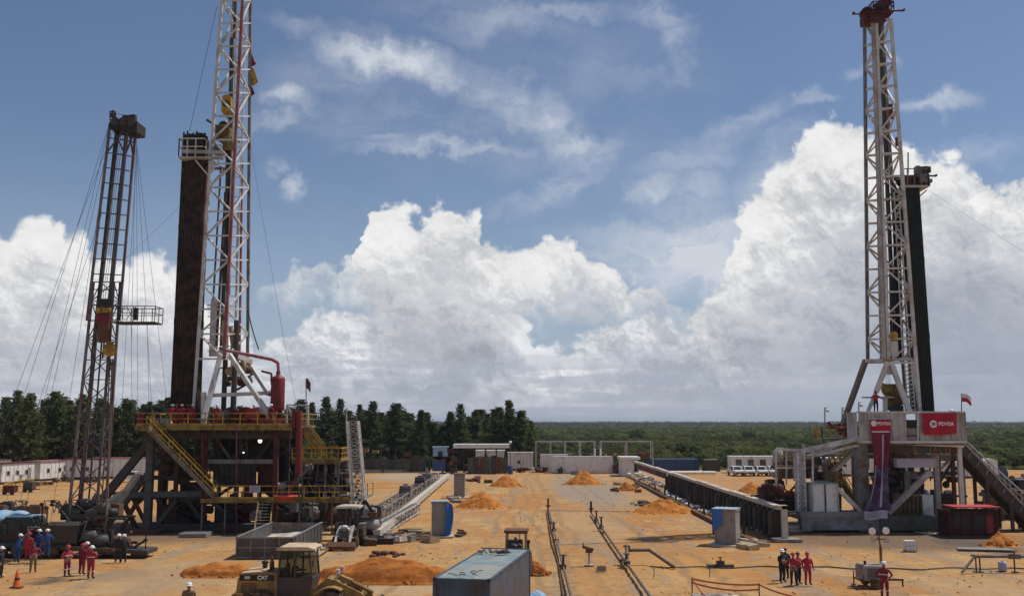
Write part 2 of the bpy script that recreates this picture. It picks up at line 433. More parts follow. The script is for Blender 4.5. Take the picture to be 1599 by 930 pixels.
class MB:
    def __init__(s):
        s.v = []; s.f = []; s.sm = []; s.mi = []
        s.cur = 0
    def add(s, vs, fs, smooth=False):
        n = len(s.v)
        s.v.extend([tuple(v) for v in vs])
        for f in fs:
            s.f.append(tuple(n + i for i in f)); s.sm.append(smooth); s.mi.append(s.cur)
        return s
    def hexa(s, c):
        return s.add(c, [(0, 3, 2, 1), (4, 5, 6, 7), (0, 1, 5, 4), (1, 2, 6, 5), (2, 3, 7, 6), (3, 0, 4, 7)])
    def box(s, c, size, rz=0.0, rx=0.0):
        c = Vector(c); h = Vector(size) / 2
        rot = Matrix.Rotation(rz, 3, 'Z') @ Matrix.Rotation(rx, 3, 'X')
        pts = []
        for z in (-1, 1):
            for x, y in ((-1, -1), (1, -1), (1, 1), (-1, 1)):
                pts.append(c + rot @ Vector((x * h.x, y * h.y, z * h.z)))
        return s.hexa(pts)
    def bb(s, p, q):
        p = Vector(p); q = Vector(q)
        return s.box((p + q) / 2, (abs(q.x - p.x), abs(q.y - p.y), abs(q.z - p.z)))
    def beam(s, p, q, w, h=None, up=None):
        p = Vector(p); q = Vector(q); h = h or w
        d = (q - p)
        if d.length < 1e-6: return s
        d.normalize()
        u = Vector(up) if up else (Vector((0, 0, 1)) if abs(d.z) < 0.9 else Vector((0, 1, 0)))
        a = d.cross(u).normalized(); b = a.cross(d).normalized()
        a *= w / 2; b *= h / 2
        return s.hexa([p - a - b, p + a - b, p + a + b, p - a + b, q - a - b, q + a - b, q + a + b, q - a + b])
    def tube(s, p, q, r, r2=None, seg=8, caps=True):
        p = Vector(p); q = Vector(q); r2 = r if r2 is None else r2
        d = (q - p)
        if d.length < 1e-6: return s
        d.normalize()
        u = Vector((0, 0, 1)) if abs(d.z) < 0.9 else Vector((0, 1, 0))
        a = d.cross(u).normalized(); b = a.cross(d).normalized()
        vs = []
        for c, rr in ((p, r), (q, r2)):
            for i in range(seg):
                t = 2 * math.pi * i / seg
                vs.append(c + a * math.cos(t) * rr + b * math.sin(t) * rr)
        s.add(vs, [(i, (i + 1) % seg, seg + (i + 1) % seg, seg + i) for i in range(seg)], seg > 6)
        if caps:
            s.add(vs[:seg], [tuple(range(seg))[::-1]]); s.add(vs[seg:], [tuple(range(seg))])
        return s
    def path(s, pts, r, seg=6):
        for i in range(len(pts) - 1):
            s.tube(pts[i], pts[i + 1], r, seg=seg)
        return s
    def lathe(s, prof, c=(0, 0, 0), axis='Z', seg=16):
        c = Vector(c); vs = []
        for (r, h) in prof:
            for i in range(seg):
                t = 2 * math.pi * i / seg
                x, y = r * math.cos(t), r * math.sin(t)
                vs.append(c + (Vector((x, y, h)) if axis == 'Z' else Vector((h, x, y)) if axis == 'X' else Vector((x, h, y))))
        fs = []
        for k in range(len(prof) - 1):
            for i in range(seg):
                j = (i + 1) % seg
                f = (k * seg + i, k * seg + j, (k + 1) * seg + j, (k + 1) * seg + i)
                fs.append(f if axis != 'Y' else f[::-1])
        s.add(vs, fs, True)
        n = len(prof)
        s.add(vs[:seg], [tuple(range(seg))[::-1]]); s.add(vs[(n - 1) * seg:], [tuple(range(seg))])
        return s
    def prism(s, pts, y0, y1):
        """outline in XZ extruded along Y"""
        n = len(pts)
        vs = [(x, y0, z) for x, z in pts] + [(x, y1, z) for x, z in pts]
        fs = [tuple(range(n)), tuple(range(2 * n - 1, n - 1, -1))]
        fs += [(i, n + i, n + (i + 1) % n, (i + 1) % n) for i in range(n)]
        return s.add(vs, fs)
    def ball(s, c, r, seg=10, rings=6, sc=(1, 1, 1)):
        c = Vector(c); vs = []
        for k in range(rings + 1):
            p = math.pi * k / rings
            for i in range(seg):
                t = 2 * math.pi * i / seg
                vs.append(c + Vector((math.sin(p) * math.cos(t) * sc[0], math.sin(p) * math.sin(t) * sc[1], math.cos(p) * sc[2])) * r)
        fs = [(k * seg + i, (k + 1) * seg + i, (k + 1) * seg + (i + 1) % seg, k * seg + (i + 1) % seg) for k in range(rings) for i in range(seg)]
        return s.add(vs, fs, True)
    def grid(s, fn, nu, nv, smooth=True, flip=False):
        vs = [fn(i / nu, j / nv) for j in range(nv + 1) for i in range(nu + 1)]
        w = nu + 1
        fs = []
        for j in range(nv):
            for i in range(nu):
                f = (j * w + i, j * w + i + 1, (j + 1) * w + i + 1, (j + 1) * w + i)
                fs.append(f[::-1] if flip else f)
        return s.add(vs, fs, smooth)
    def mesh(s, name, mats, org=Vector((0, 0, 0))):
        me = bpy.data.meshes.new(name)
        ox, oy, oz = org
        me.from_pydata([(v[0] - ox, v[1] - oy, v[2] - oz) for v in s.v], [], s.f)
        me.polygons.foreach_set('use_smooth', s.sm)
        if not isinstance(mats, (list, tuple)): mats = [mats]
        for m in mats: me.materials.append(m)
        if len(mats) > 1: me.polygons.foreach_set('material_index', s.mi)
        me.update()
        return me
    def build(s, name, mats, parent=None, label=None, kind=None):
        if not s.v: return None
        org = org_of(parent)
        o = bpy.data.objects.new(name, s.mesh(name, mats, org))
        COL.objects.link(o)
        if parent is not None:
            o.parent = parent
            ORG[o.name] = org
        if label: o['label'] = label
        if kind: o['kind'] = kind
        return o

def tag(o, label=None, cat=None, group=None, kind=None):
    if label: o['label'] = label
    if cat: o['category'] = cat
    if group: o['group'] = group
    if kind: o['kind'] = kind
    return o

def thing(name, label, cat, loc=(0, 0, 0), rz=0.0, group=None, world=True):
    o = bpy.data.objects.new(name, None)
    o.empty_display_size = 0.3
    COL.objects.link(o)
    o.location = loc; o.rotation_euler = (0, 0, rz)
    if world: ORG[o.name] = Vector(loc)
    return tag(o, label, cat, group)

KIDS = {}
def copy_tree(o, loc=None, rz=None, label=None, group=None, parent=None, scale=None):
    c = o.copy(); COL.objects.link(c)
    if parent is not None: c.parent = parent
    if loc is not None: c.location = loc
    if rz is not None: c.rotation_euler = (0, 0, rz)
    if scale is not None: c.scale = (scale,) * 3
    if label: c['label'] = label
    if group: c['group'] = group
    for ch in list(o.children):
        copy_tree(ch, parent=c)
    return c

def beamp(T, name, p, q, w, mat, h=None):
    b = MB(); b.beam(p, q, w, h); return b.build(name, mat, T)
def tubep(T, name, p, q, r, mat, seg=8):
    b = MB(); b.tube(p, q, r, seg=seg); return b.build(name, mat, T)
def zc(p):
    return Vector((p.x, p.y, max(p.z, 0.0)))
def pb(T, name, x1, y1, x2, y2, Y1, Y2, w, mat, h=None):
    return beamp(T, name, zc(A(x1, y1, Y1)), zc(A(x2, y2, Y2)), w, mat, h)
def pbox(T, name, x0, y0, x1, y1, Y, dY, mat, label=None):
    """box whose front face spans the given extent at distance Y"""
    a = zc(A(x0, y1, Y)); b = zc(A(x1, y0, Y))
    m = MB(); m.bb(a, (b.x, Y + dY, b.z))
    return m.build(name, mat, T, label)

def railing(T, pts, mat, h=1.1, step=1.5, name='railing', toe=None, w=0.06):
    m = MB()
    for i in range(len(pts) - 1):
        p, q = Vector(pts[i]), Vector(pts[i + 1])
        L = (q - p).length; n = max(1, int(round(L / step)))
        for k in range(n + 1):
            a = p.lerp(q, k / n)
            m.beam(a, a + Vector((0, 0, h)), w)
        up = Vector((0, 0, h))
        m.beam(p + up, q + up, w * 1.15)
        m.beam(p + up * 0.55, q + up * 0.55, w * 0.9)
        if toe: m.beam(p + Vector((0, 0, 0.10)), q + Vector((0, 0, 0.10)), 0.02, 0.2)
    return m.build(name, mat, T)

def stairs(T, top, bot, wvec, mstr, mrail, n=None, name='staircase', rail_h=1.0):
    top = Vector(top); bot = Vector(bot); wv = Vector(wvec)
    m = MB()
    for o in (Vector((0, 0, 0)), wv):
        m.beam(top + o, bot + o, 0.08, 0.3)
    st = m.build(name, mstr, T)
    n = n or max(3, int(abs(top.z - bot.z) / 0.22))
    t = MB()
    run = (bot - top); run.z = 0
    dr = run.normalized() * 0.24 if run.length > 0 else Vector((0.2, 0, 0))
    for i in range(n):
        a = top.lerp(bot, (i + 0.5) / n)
        t.beam(a + wv * 0.04, a + wv * 0.96, 0.24, 0.03, up=(0, 0, 1))
    par = st
    t.build('tread', mGrate, par)
    for o in (Vector((0, 0, 0)), wv):
        r = MB()
        up = Vector((0, 0, rail_h))
        r.beam(top + o + up, bot + o + up, 0.07)
        r.beam(top + o + up * 0.55, bot + o + up * 0.55, 0.05)
        L = (bot - top).length; k = max(2, int(L / 1.3))
        for i in range(k + 1):
            a = top.lerp(bot, i / k) + o
            r.beam(a, a + up, 0.06)
        r.build('handrail', mrail, par)
    return st

def lattice(par, lo, hi, n, lw, bw, mleg, mbr, faces=((0, 1), (1, 2), (2, 3), (3, 0)), pat='Z', legmats=None, brname='brace', round_leg=False):
    """four-legged truss: lo/hi lists of leg ends; every leg and brace an object of its own"""
    for i, (a, b) in enumerate(zip(lo, hi)):
        mt = legmats[i] if legmats else mleg
        if round_leg: tubep(par, 'leg', a, b, lw / 2, mt, 8)
        else: beamp(par, 'leg', a, b, lw, mt)
    for fi, (i, j) in enumerate(faces):
        for k in range(n + 1):
            t = k / n
            a, b = Vector(lo[i]).lerp(hi[i], t), Vector(lo[j]).lerp(hi[j], t)
            beamp(par, brname, a, b, bw, mbr)
            if k < n:
                t2 = (k + 1) / n
                c, d = Vector(lo[i]).lerp(hi[i], t2), Vector(lo[j]).lerp(hi[j], t2)
                if pat == 'X':
                    beamp(par, brname, a, d, bw * 0.8, mbr); beamp(par, brname, b, c, bw * 0.8, mbr)
                elif pat == 'Z':
                    if (k + fi) % 2: beamp(par, brname, a, d, bw * 0.9, mbr)
                    else: beamp(par, brname, b, c, bw * 0.9, mbr)

def cable(label, pts, r=0.02, mat=None, group=None, name='guy_cable', cat='cable'):
    m = MB(); m.path([Vector(p) for p in pts], r, 4)
    o = m.build(name, mat or mCable)
    return tag(o, label, cat, group)

def sag(p, q, s, n=10):
    p = Vector(p); q = Vector(q)
    return [p.lerp(q, i / n) + Vector((0, 0, -s * 4 * (i / n) * (1 - i / n))) for i in range(n + 1)]

def clutter(T, x0, y0, x1, y1, Y, dY, n, mats, rnd, names=('engine_block', 'pipe', 'tank', 'valve')):
    """pipes, small tanks and boxes of machinery packed in a bay of the place"""
    lo, hi = zc(A(x0, y1, Y)), zc(A(x1, y0, Y))
    for i in range(n):
        x = rnd.uniform(lo.x, hi.x); z = rnd.uniform(lo.z, hi.z * 0.8 + lo.z * 0.2); y = Y + rnd.uniform(0, dY)
        mt = rnd.choice(mats); k = rnd.random(); m = MB()
        H = hi.z - lo.z
        if k < 0.35:
            s = (rnd.uniform(.4, 1.2), rnd.uniform(.4, 1.0), rnd.uniform(.3, .9))
            m.box((x, y, z + s[2] / 2), s)
            m.box((x, y, z + s[2] + 0.04), (s[0] * .6, s[1] * .6, .08))
            for q in (-.3, .3): m.tube((x + q * s[0], y - s[1] / 2 - .05, z + s[2] * .5), (x + q * s[0], y - s[1] / 2, z + s[2] * .5), .1)
            m.build(names[0], mt, T)
        elif k < 0.6:
            L = rnd.uniform(.8, 2.4)
            d = Vector((rnd.choice((-1, 1, 0)), 0, rnd.choice((0, 1, .6)))) 
            if d.length == 0: d = Vector((1, 0, 0))
            q = Vector((x, y, z)) + d.normalized() * L
            m.tube((x, y, z), q, rnd.uniform(.05, .11)); m.tube(q, q + Vector((0, -.3, 0)), .12)
            m.build(names[1], mt, T)
        elif k < 0.85:
            r = rnd.uniform(.2, .5); L = rnd.uniform(.6, 1.5)
            m.lathe([(r * .3, -L / 2 - r * .3), (r, -L / 2), (r, L / 2), (r * .3, L / 2 + r * .3)], (x, y, z + r), 'X' if rnd.random() < .6 else 'Z', 10)
            m.build(names[2], mt, T)
        else:
            r = rnd.uniform(.25, .5)
            m.lathe([(r, -.04), (r, .04)], (x, y - .1, z + r), 'Y', 12)
            m.tube((x, y - .2, z + r), (x, y + .4, z + r), .06)
            m.build(names[3], mt, T)

# ------------------------------------------------------------------ ground
def dirt_material():
    m = bpy.data.materials.new('orange_sandy_dirt'); m.use_nodes = True
    N = NT(m.node_tree)
    b = m.node_tree.nodes['Principled BSDF']
    b.inputs['Roughness'].default_value = 0.95
    b.inputs['Specular IOR Level'].default_value = 0.12
    P = N.n('ShaderNodeNewGeometry').outputs['Position']
    x, y, z = N.xyz(P)
    n1 = N.noise(P, 0.045, 6, 0.6, 0.6)
    n2 = N.noise(P, 0.22, 7, 0.62, 0.4)
    n3 = N.noise(P, 1.6, 6, 0.65)
    stretch = N.vm('MULTIPLY', P, (0.9, 0.10, 1.0))
    n4 = N.noise(stretch, 0.55, 6, 0.62, 0.3)          # wheel-dragged streaks along the yard
    n5 = N.noise(P, 9.0, 4, 0.7)
    orange, tan, pale, grey, brown = (0.44, 0.205, 0.062), (0.46, 0.265, 0.108), (0.52, 0.335, 0.16), (0.32, 0.235, 0.155), (0.20, 0.125, 0.068)
    c = N.mix(N.ss(n1, 0.42, 0.56), orange, tan)
    c = N.mix(N.m('MULTIPLY', N.ss(n2, 0.50, 0.62), 0.75), c, pale)
    c = N.mix(N.m('MULTIPLY', N.ss(n4, 0.50, 0.62), 0.75), c, grey)
    c = N.mix(N.m('MULTIPLY', N.ss(n3, 0.50, 0.68), 0.6), c, brown)
    n6 = N.noise(P, 0.7, 8, 0.7, 0.5)
    c = N.mix(N.m('MULTIPLY', N.ss(n6, 0.54, 0.64), 0.5), c, (0.27, 0.165, 0.085))
    c = N.mix(N.m('MULTIPLY', N.ss(n6, 0.44, 0.34), 0.35), c, (0.56, 0.36, 0.17))
    c = N.mix(N.m('MULTIPLY', N.ss(n4, 0.47, 0.33), 0.35), c, orange)
    wv = N.vm('SCALE', N.vm('SUBTRACT', N.noise(P, 0.35, 6, 0.68, color=True), (0.5, 0.5, 0.5)), 5.0)
    Pw = N.vm('ADD', P, wv)
    # worked and stained areas of this yard: (centre, half sizes, colour, strength)
    def px(x0, y0, x1, y1):
        a, c_, d = G((x0 + x1) / 2, (y0 + y1) / 2), G(x0, (y0 + y1) / 2), G(x1, (y0 + y1) / 2)
        e, f = G(x0, y0), G(x0, y1)
        return ((e.y + f.y) / 2, a.x, (d.x - c_.x) / 2, (e.y - f.y) / 2)
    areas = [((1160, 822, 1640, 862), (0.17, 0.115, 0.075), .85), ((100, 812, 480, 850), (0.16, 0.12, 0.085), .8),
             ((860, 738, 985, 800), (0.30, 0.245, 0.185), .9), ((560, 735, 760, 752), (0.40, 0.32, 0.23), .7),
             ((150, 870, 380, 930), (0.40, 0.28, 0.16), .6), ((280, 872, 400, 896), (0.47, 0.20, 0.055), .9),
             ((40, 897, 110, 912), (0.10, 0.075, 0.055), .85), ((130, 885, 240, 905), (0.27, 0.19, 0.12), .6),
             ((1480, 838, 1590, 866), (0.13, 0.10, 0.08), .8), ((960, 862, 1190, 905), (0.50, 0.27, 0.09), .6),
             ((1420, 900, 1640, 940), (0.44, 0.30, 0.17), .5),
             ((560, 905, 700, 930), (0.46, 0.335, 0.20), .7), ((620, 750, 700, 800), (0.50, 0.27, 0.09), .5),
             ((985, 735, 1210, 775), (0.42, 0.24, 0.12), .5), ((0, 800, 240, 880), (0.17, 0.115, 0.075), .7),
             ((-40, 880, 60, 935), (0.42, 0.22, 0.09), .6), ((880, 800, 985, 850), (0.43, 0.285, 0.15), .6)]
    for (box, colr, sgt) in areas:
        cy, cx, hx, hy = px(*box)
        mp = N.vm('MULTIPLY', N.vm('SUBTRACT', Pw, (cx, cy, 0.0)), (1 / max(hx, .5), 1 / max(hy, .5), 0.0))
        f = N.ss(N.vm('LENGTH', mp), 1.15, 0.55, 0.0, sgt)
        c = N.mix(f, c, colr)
    # wheel tracks
    for (tx, sl) in ((1.2, 0.012), (3.0, 0.012), (6.2, -0.01), (-2.6, 0.03), (-4.4, 0.03), (12.6, -0.02), (14.4, -0.02), (-8.0, .01)):
        w = N.m('ADD', x, N.m('MULTIPLY', N.m('SUBTRACT', n1, 0.5), 5.0))
        dd = N.m('ABSOLUTE', N.m('SUBTRACT', w, N.m('ADD', N.m('MULTIPLY', y, sl), tx)))
        f = N.m('MULTIPLY', N.ss(dd, 0.42, 0.12), N.ss(n2, 0.34, 0.55, 0.0, 0.7))
        c = N.mix(f, c, (0.30, 0.185, 0.095))
    c = N.mix(N.ss(n5, 0.60, 0.75, 0.0, 0.35), c, (0.22, 0.145, 0.085))
    N.put(b.inputs['Base Color'], c)
    bp = N.n('ShaderNodeBump'); bp.inputs['Strength'].default_value = 0.8; bp.inputs['Distance'].default_value = 0.25
    hgt = N.m('ADD', N.m('MULTIPLY', n3, 0.6), N.m('ADD', N.m('MULTIPLY', n4, 0.8), N.m('MULTIPLY', n5, 0.25)))
    N.put(bp.inputs['Height'], hgt)
    N.put(b.inputs['Normal'], bp.outputs[0])
    return m

def terrain_material():
    m = bpy.data.materials.new('savannah_soil'); m.use_nodes = True
    N = NT(m.node_tree)
    b = m.node_tree.nodes['Principled BSDF']
    b.inputs['Roughness'].default_value = 1.0
    b.inputs['Specular IOR Level'].default_value = 0.1
    P = N.n('ShaderNodeNewGeometry').outputs['Position']
    n1 = N.noise(P, 0.02, 7, 0.6); n2 = N.noise(P, 0.3, 6, 0.65)
    c = N.mix(N.ss(n1, 0.4, 0.62), (0.055, 0.075, 0.024), (0.085, 0.095, 0.032))
    c = N.mix(N.ss(n2, 0.55, 0.7, 0, .6), c, (0.16, 0.12, 0.06))
    N.put(b.inputs['Base Color'], c)
    return m

mDirt = dirt_material()
mSoil = terrain_material()

def pad_h(x, y):
    v = Vector((x * 0.05, y * 0.05, 0.3))
    w = Vector((x * 0.35, y * 0.35, 4.3))
    z = 0.05 * mnoise.noise(v) + 0.03 * mnoise.noise(w) - 0.04 + 0.022 * mnoise.noise(Vector((x * 1.5, y * 1.5, 2.0)))
    if 40 < y < 95:      # wheel ruts of the near yard
        wob = 1.6 * mnoise.noise(Vector((0.3, y * .06, 7.0)))
        for tx, sl in ((1.2, .012), (3.0, .012), (-4.4, .03), (-2.6, .03), (12.6, -.02), (14.4, -.02)):
            d = abs(x + wob - tx - sl * y)
            if d < .5: z -= 0.06 * (1 - (d / .5) ** 2)
        wob = 1.4 * mnoise.noise(Vector((x * .05, 0.3, 3.0)))
        for ty in (61.5, 63.3, 66.0, 67.7, 57.2, 58.9):
            d = abs(y + wob + .04 * x - ty)
            if d < .4: z -= 0.055 * (1 - (d / .4) ** 2)
    return z

def make_ground():
    # one sheet to the horizon
    m = MB()
    ring = [-12000, -6000, -3000, -1500, -700, -300, -150, 0, 150, 300, 700, 1500, 3000, 6000, 12000]
    yr = [-400, -150, 0, 150, 300, 700, 1500, 3000, 6000, 12000, 20000]
    vs = [(x, y, -0.45) for y in yr for x in ring]
    w = len(ring)
    m.add(vs, [(j * w + i, j * w + i + 1, (j + 1) * w + i + 1, (j + 1) * w + i) for j in range(len(yr) - 1) for i in range(w - 1)])
    tag(m.build('ground', mSoil), kind='structure')
    # the levelled yard of the well site, with a low broken edge
    X0, X1, Y0, Y1, st = -125.0, 118.0, -12.0, 214.0, 1.0
    def steps(a, b, lo, hi, fine, coarse):
        q, v = [], a
        while v < b:
            q.append(v); v += fine if lo <= v < hi else coarse
        return q + [b]
    xs = steps(X0, X1, -34.0, 36.0, 0.42, 1.3); ys = steps(Y0, Y1, 46.0, 78.0, 0.34, 1.1)
    vs = []
    for y in ys:
        for x in xs:
            e = min(x - X0, X1 - x, y - Y0, Y1 - y) + 3.5 * mnoise.noise(Vector((x * .09, y * .09, 9)))
            z = pad_h(x, y)
            if e < 4: z = z * max(0, e / 4) - 0.50 * (1 - max(0, e) / 4)
            vs.append((x, y, z))
    w = len(xs); nx, ny = w - 1, len(ys) - 1
    p = MB(); p.add(vs, [(j * w + i, j * w + i + 1, (j + 1) * w + i + 1, (j + 1) * w + i) for j in range(ny) for i in range(nx)], True)
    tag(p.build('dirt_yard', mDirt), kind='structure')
make_ground()

# ------------------------------------------------------------------ foliage
def leafmat(name, c0, c1, scale=0.5):
    m = bpy.data.materials.new(name); m.use_nodes = True
    N = NT(m.node_tree)
    b = m.node_tree.nodes['Principled BSDF']
    b.inputs['Roughness'].default_value = 0.8
    b.inputs['Specular IOR Level'].default_value = 0.2
    tc = N.n('ShaderNodeTexCoord').outputs['Object']
    oi = N.n('ShaderNodeObjectInfo').outputs['Random']
    n = N.noise(tc, scale, 4, 0.6)
    f = N.m('ADD', N.lin(n, 0.3, 0.7, 0, .6), N.m('MULTIPLY', oi, 0.4))
    cc = N.mix(f, c0, c1)
    wp = N.n('ShaderNodeNewGeometry').outputs['Position']
    big = N.noise(N.vm('MULTIPLY', wp, (1.0, 0.35, 0.0)), 0.022, 5, 0.65)
    cc = N.mix(1.0, cc, N.mix(N.ss(big, 0.38, 0.62), (0.62, 0.68, 0.66), (1.30, 1.18, 1.05)), 'MULTIPLY')
    N.put(b.inputs['Base Color'], cc)
    tr = N.n('ShaderNodeBsdfTranslucent'); N.put(tr.inputs[0], cc)
    mx = N.n('ShaderNodeMixShader'); mx.inputs[0].default_value = 0.5
    N.t.links.new(b.outputs[0], mx.inputs[1]); N.t.links.new(tr.outputs[0], mx.inputs[2])
    N.t.links.new(mx.outputs[0], m.node_tree.nodes['Material Output'].inputs[0])
    return m
mPine = leafmat('dark_pine_needles', (0.060, 0.085, 0.036), (0.125, 0.150, 0.060), 0.8)
mBark = M('pine_bark', (0.10, 0.07, 0.05), 0.95, bump=0.4)
mBushL = [leafmat('bush_leaves_olive', (0.11, 0.13, 0.042), (0.16, 0.165, 0.06), 0.4),
          leafmat('bush_leaves_deep', (0.070, 0.098, 0.034), (0.11, 0.135, 0.05), 0.4),
          leafmat('bush_leaves_bright', (0.13, 0.155, 0.045), (0.17, 0.18, 0.065), 0.4)]
mFarW = leafmat('far_wood_leaves', (0.030, 0.045, 0.026), (0.045, 0.06, 0.034), 0.1)

def pine_meshes(rnd, H, spread):
    t = MB(); n = 7
    bend = Vector((rnd.uniform(-.3, .3), rnd.uniform(-.3, .3), 0))
    ax = lambda z: bend * (z / H) ** 2 + Vector((0, 0, z))
    for i in range(n):
        a, b = H * i / n, H * (i + 1) / n
        t.tube(ax(a), ax(b), 0.20 * (1 - a / H) + 0.03, 0.20 * (1 - b / H) + 0.03, 6, caps=False)
    c = MB()
    z = H * rnd.uniform(0.04, 0.12)
    while z < H * 0.985:
        f = 1 - z / H
        r = spread * (min(1.0, f * 1.55) ** 0.95) * (0.85 + 0.45 * mnoise.noise(Vector((z * .55, spread * 3, 1)))) + 0.2
        nb = rnd.randint(5, 8)
        a0 = rnd.uniform(0, 6.28)
        for k in range(nb):
            a = a0 + 6.283 * k / nb + rnd.uniform(-.3, .3)
            L = r * rnd.uniform(0.55, 1.15)
            d = Vector((math.cos(a), math.sin(a), 0))
            p0 = ax(z); tip = p0 + d * L + Vector((0, 0, L * rnd.uniform(-0.15, 0.35)))
            t.tube(p0, tip, 0.045, 0.012, 3, caps=False)
            m = max(3, int(L / 0.30))
            for q in range(m):
                s = (q + 1) / m
                cpt = p0.lerp(tip, s)
                for _ in range(5):
                    e = 0.13 + 0.15 * rnd.random()
                    cc = cpt + Vector((rnd.uniform(-.33, .33), rnd.uniform(-.33, .33), rnd.uniform(-.25, .35)))
                    u = Vector((rnd.uniform(-1, 1), rnd.uniform(-1, 1), rnd.uniform(-.7, .7))).normalized() * e
                    v = Vector((rnd.uniform(-1, 1), rnd.uniform(-1, 1), rnd.uniform(-.7, .7))).normalized() * e
                    c.add([cc - u, cc + v, cc + u * .9, cc - v * .8], [(0, 1, 2, 3)])
        z += 0.34 + 0.22 * rnd.random()
    return t.mesh('trunk', mBark), c.mesh('crown', mPine)

rp = random.Random(11)
PINES = [pine_meshes(rp, 13.0, s) for s in (2.7, 3.2, 2.4, 3.7, 3.0, 2.2)]
def pine(x, y, h, label, group=None, var=None, wide=1.0):
    v = rp.randrange(6) if var is None else var
    o = thing('pine_tree', label, 'tree', (x, y, -0.4), rp.uniform(0, 6.28), group)
    s = h / 13.0
    o.scale = (s * wide, s * wide, s)
    for nm, me in (('trunk', PINES[v][0]), ('crown', PINES[v][1])):
        c = bpy.data.objects.new(nm, me); COL.objects.link(c); c.parent = o

def place_pines():
    def h_for(py, Y): return A(800, py, Y).z + 0.4
    # singled out by their outline against the sky: (px, top y, Y, width, label)
    named = [(472, 622, 232, 1.0, 'pine rising behind the purple flag beside the red vessel'),
             (489, 628, 240, .8, 'slim pine between the purple flag and the white lattice boom'),
             (512, 619, 236, .9, 'tallest narrow pine left of the white lattice boom'),
             (530, 622, 246, .95, 'pine whose tip shows just left of the leaning lattice boom top'),
             (562, 632, 240, .9, 'pine just right of the white lattice boom'),
             (582, 626, 236, 1.2, 'broad pine, second right of the lattice boom'),
             (618, 628, 230, 1.15, 'full conical pine above the middle of the dark fence'),
             (636, 643, 242, .8, 'short pine tucked beside the full conical one'),
             (656, 639, 228, 1.1, 'round-topped pine left of the low gap in the tree row'),
             (702, 642, 236, 1.0, 'pine above the pale blue booth, first after the gap'),
             (719, 630, 232, .9, 'pointed pine above left end of the white shed roof'),
             (744, 640, 236, 1.0, 'pine above the middle of the white shed roof'),
             (762, 646, 240, 1.0, 'low pine left of the big clump at the row end'),
             (779, 636, 230, 1.35, 'wide pine forming the left half of the end clump'),
             (797, 624, 226, 1.15, 'tallest pine of the clump at the right end of the row'),
             (812, 640, 224, 1.2, 'last full pine at right end of the tree row'),
             (829, 672, 218, 1.0, 'small dark pine standing past the end of the row')]
    for (x, y, Y, w, lb) in named:
        p = A(x, y, Y)
        pine(p.x, Y, h_for(y, Y), lb, None, None, w * rp.uniform(1.0, 1.35))
    g = 'pines filling the row behind the yard'
    for i in range(62):
        x = 470 + i * 5.85 + rp.uniform(-5, 5)
        if 668 < x < 694: top = rp.uniform(656, 664)
        else: top = 646 + 9 * mnoise.noise(Vector((x * .03, 7.7, 0))) + rp.uniform(-8, 12)
        Y = rp.uniform(236, 262); p = A(x, top, Y)
        pine(p.x, Y, h_for(top, Y), 'dark pine filling the tree row behind the yard', g, None, rp.uniform(1.3, 2.0))
    g = 'pines of the dark wood on the left'
    for i in range(120):
        x = -110 + rp.random() * 590
        Y = rp.uniform(205, 262)
        top = 612 + 20 * mnoise.noise(Vector((x * 0.02, 3.1, 0))) + rp.uniform(0, 26) + max(0, (x - 30)) * 0.05
        if 40 < x < 75: top += 8
        p = A(x, top, Y)
        pine(p.x, Y, h_for(top, Y), 'dark pine in the dense wood behind the white cabins', g, None, 1.25)
    for (x, y, Y, lb) in [(28, 607, 212, 'pine with the highest tip in the left wood, above the white cabins'),
                          (50, 612, 208, 'tall pine second from left above the white cabins'),
                          (93, 621, 214, 'pine tip just left of the leaning workover mast'),
                          (196, 620, 212, 'pine right of the workover mast, left of the yellow stair'),
                          (232, 626, 214, 'pine tip beside the left corner of the yellow-railed rig floor')]:
        p = A(x, y, Y)
        pine(p.x, Y, h_for(y, Y), lb, None, None, 1.0)
place_pines()

def bush_mesh(rnd, r, h, n, mat, leaf=0.32):
    c = MB()
    lobes = [(Vector((rnd.uniform(-.5, .5) * r, rnd.uniform(-.5, .5) * r, h * rnd.uniform(.35, .75))), r * rnd.uniform(.35, .6)) for _ in range(7)]
    for _ in range(n):
        lc, lr = rnd.choice(lobes)
        a, b = rnd.uniform(0, 6.283), math.acos(rnd.uniform(-.45, 1))
        d = Vector((math.cos(a) * math.sin(b), math.sin(a) * math.sin(b), math.cos(b) * h / r * .6))
        p = lc + d * lr * rnd.uniform(.75, 1.1)
        if p.z < 0.05: p.z = 0.05
        e = leaf * r * .5 * rnd.uniform(.6, 1.3)
        nrm = (d + Vector((rnd.uniform(-.8, .8), rnd.uniform(-.8, .8), rnd.uniform(-.4, .8)))).normalized()
        u = nrm.orthogonal().normalized() * e; v = nrm.cross(u)
        c.add([p - u, p - v * .8, p + u, p + v], [(0, 1, 2, 3)])
    return c.mesh('bush', mat)

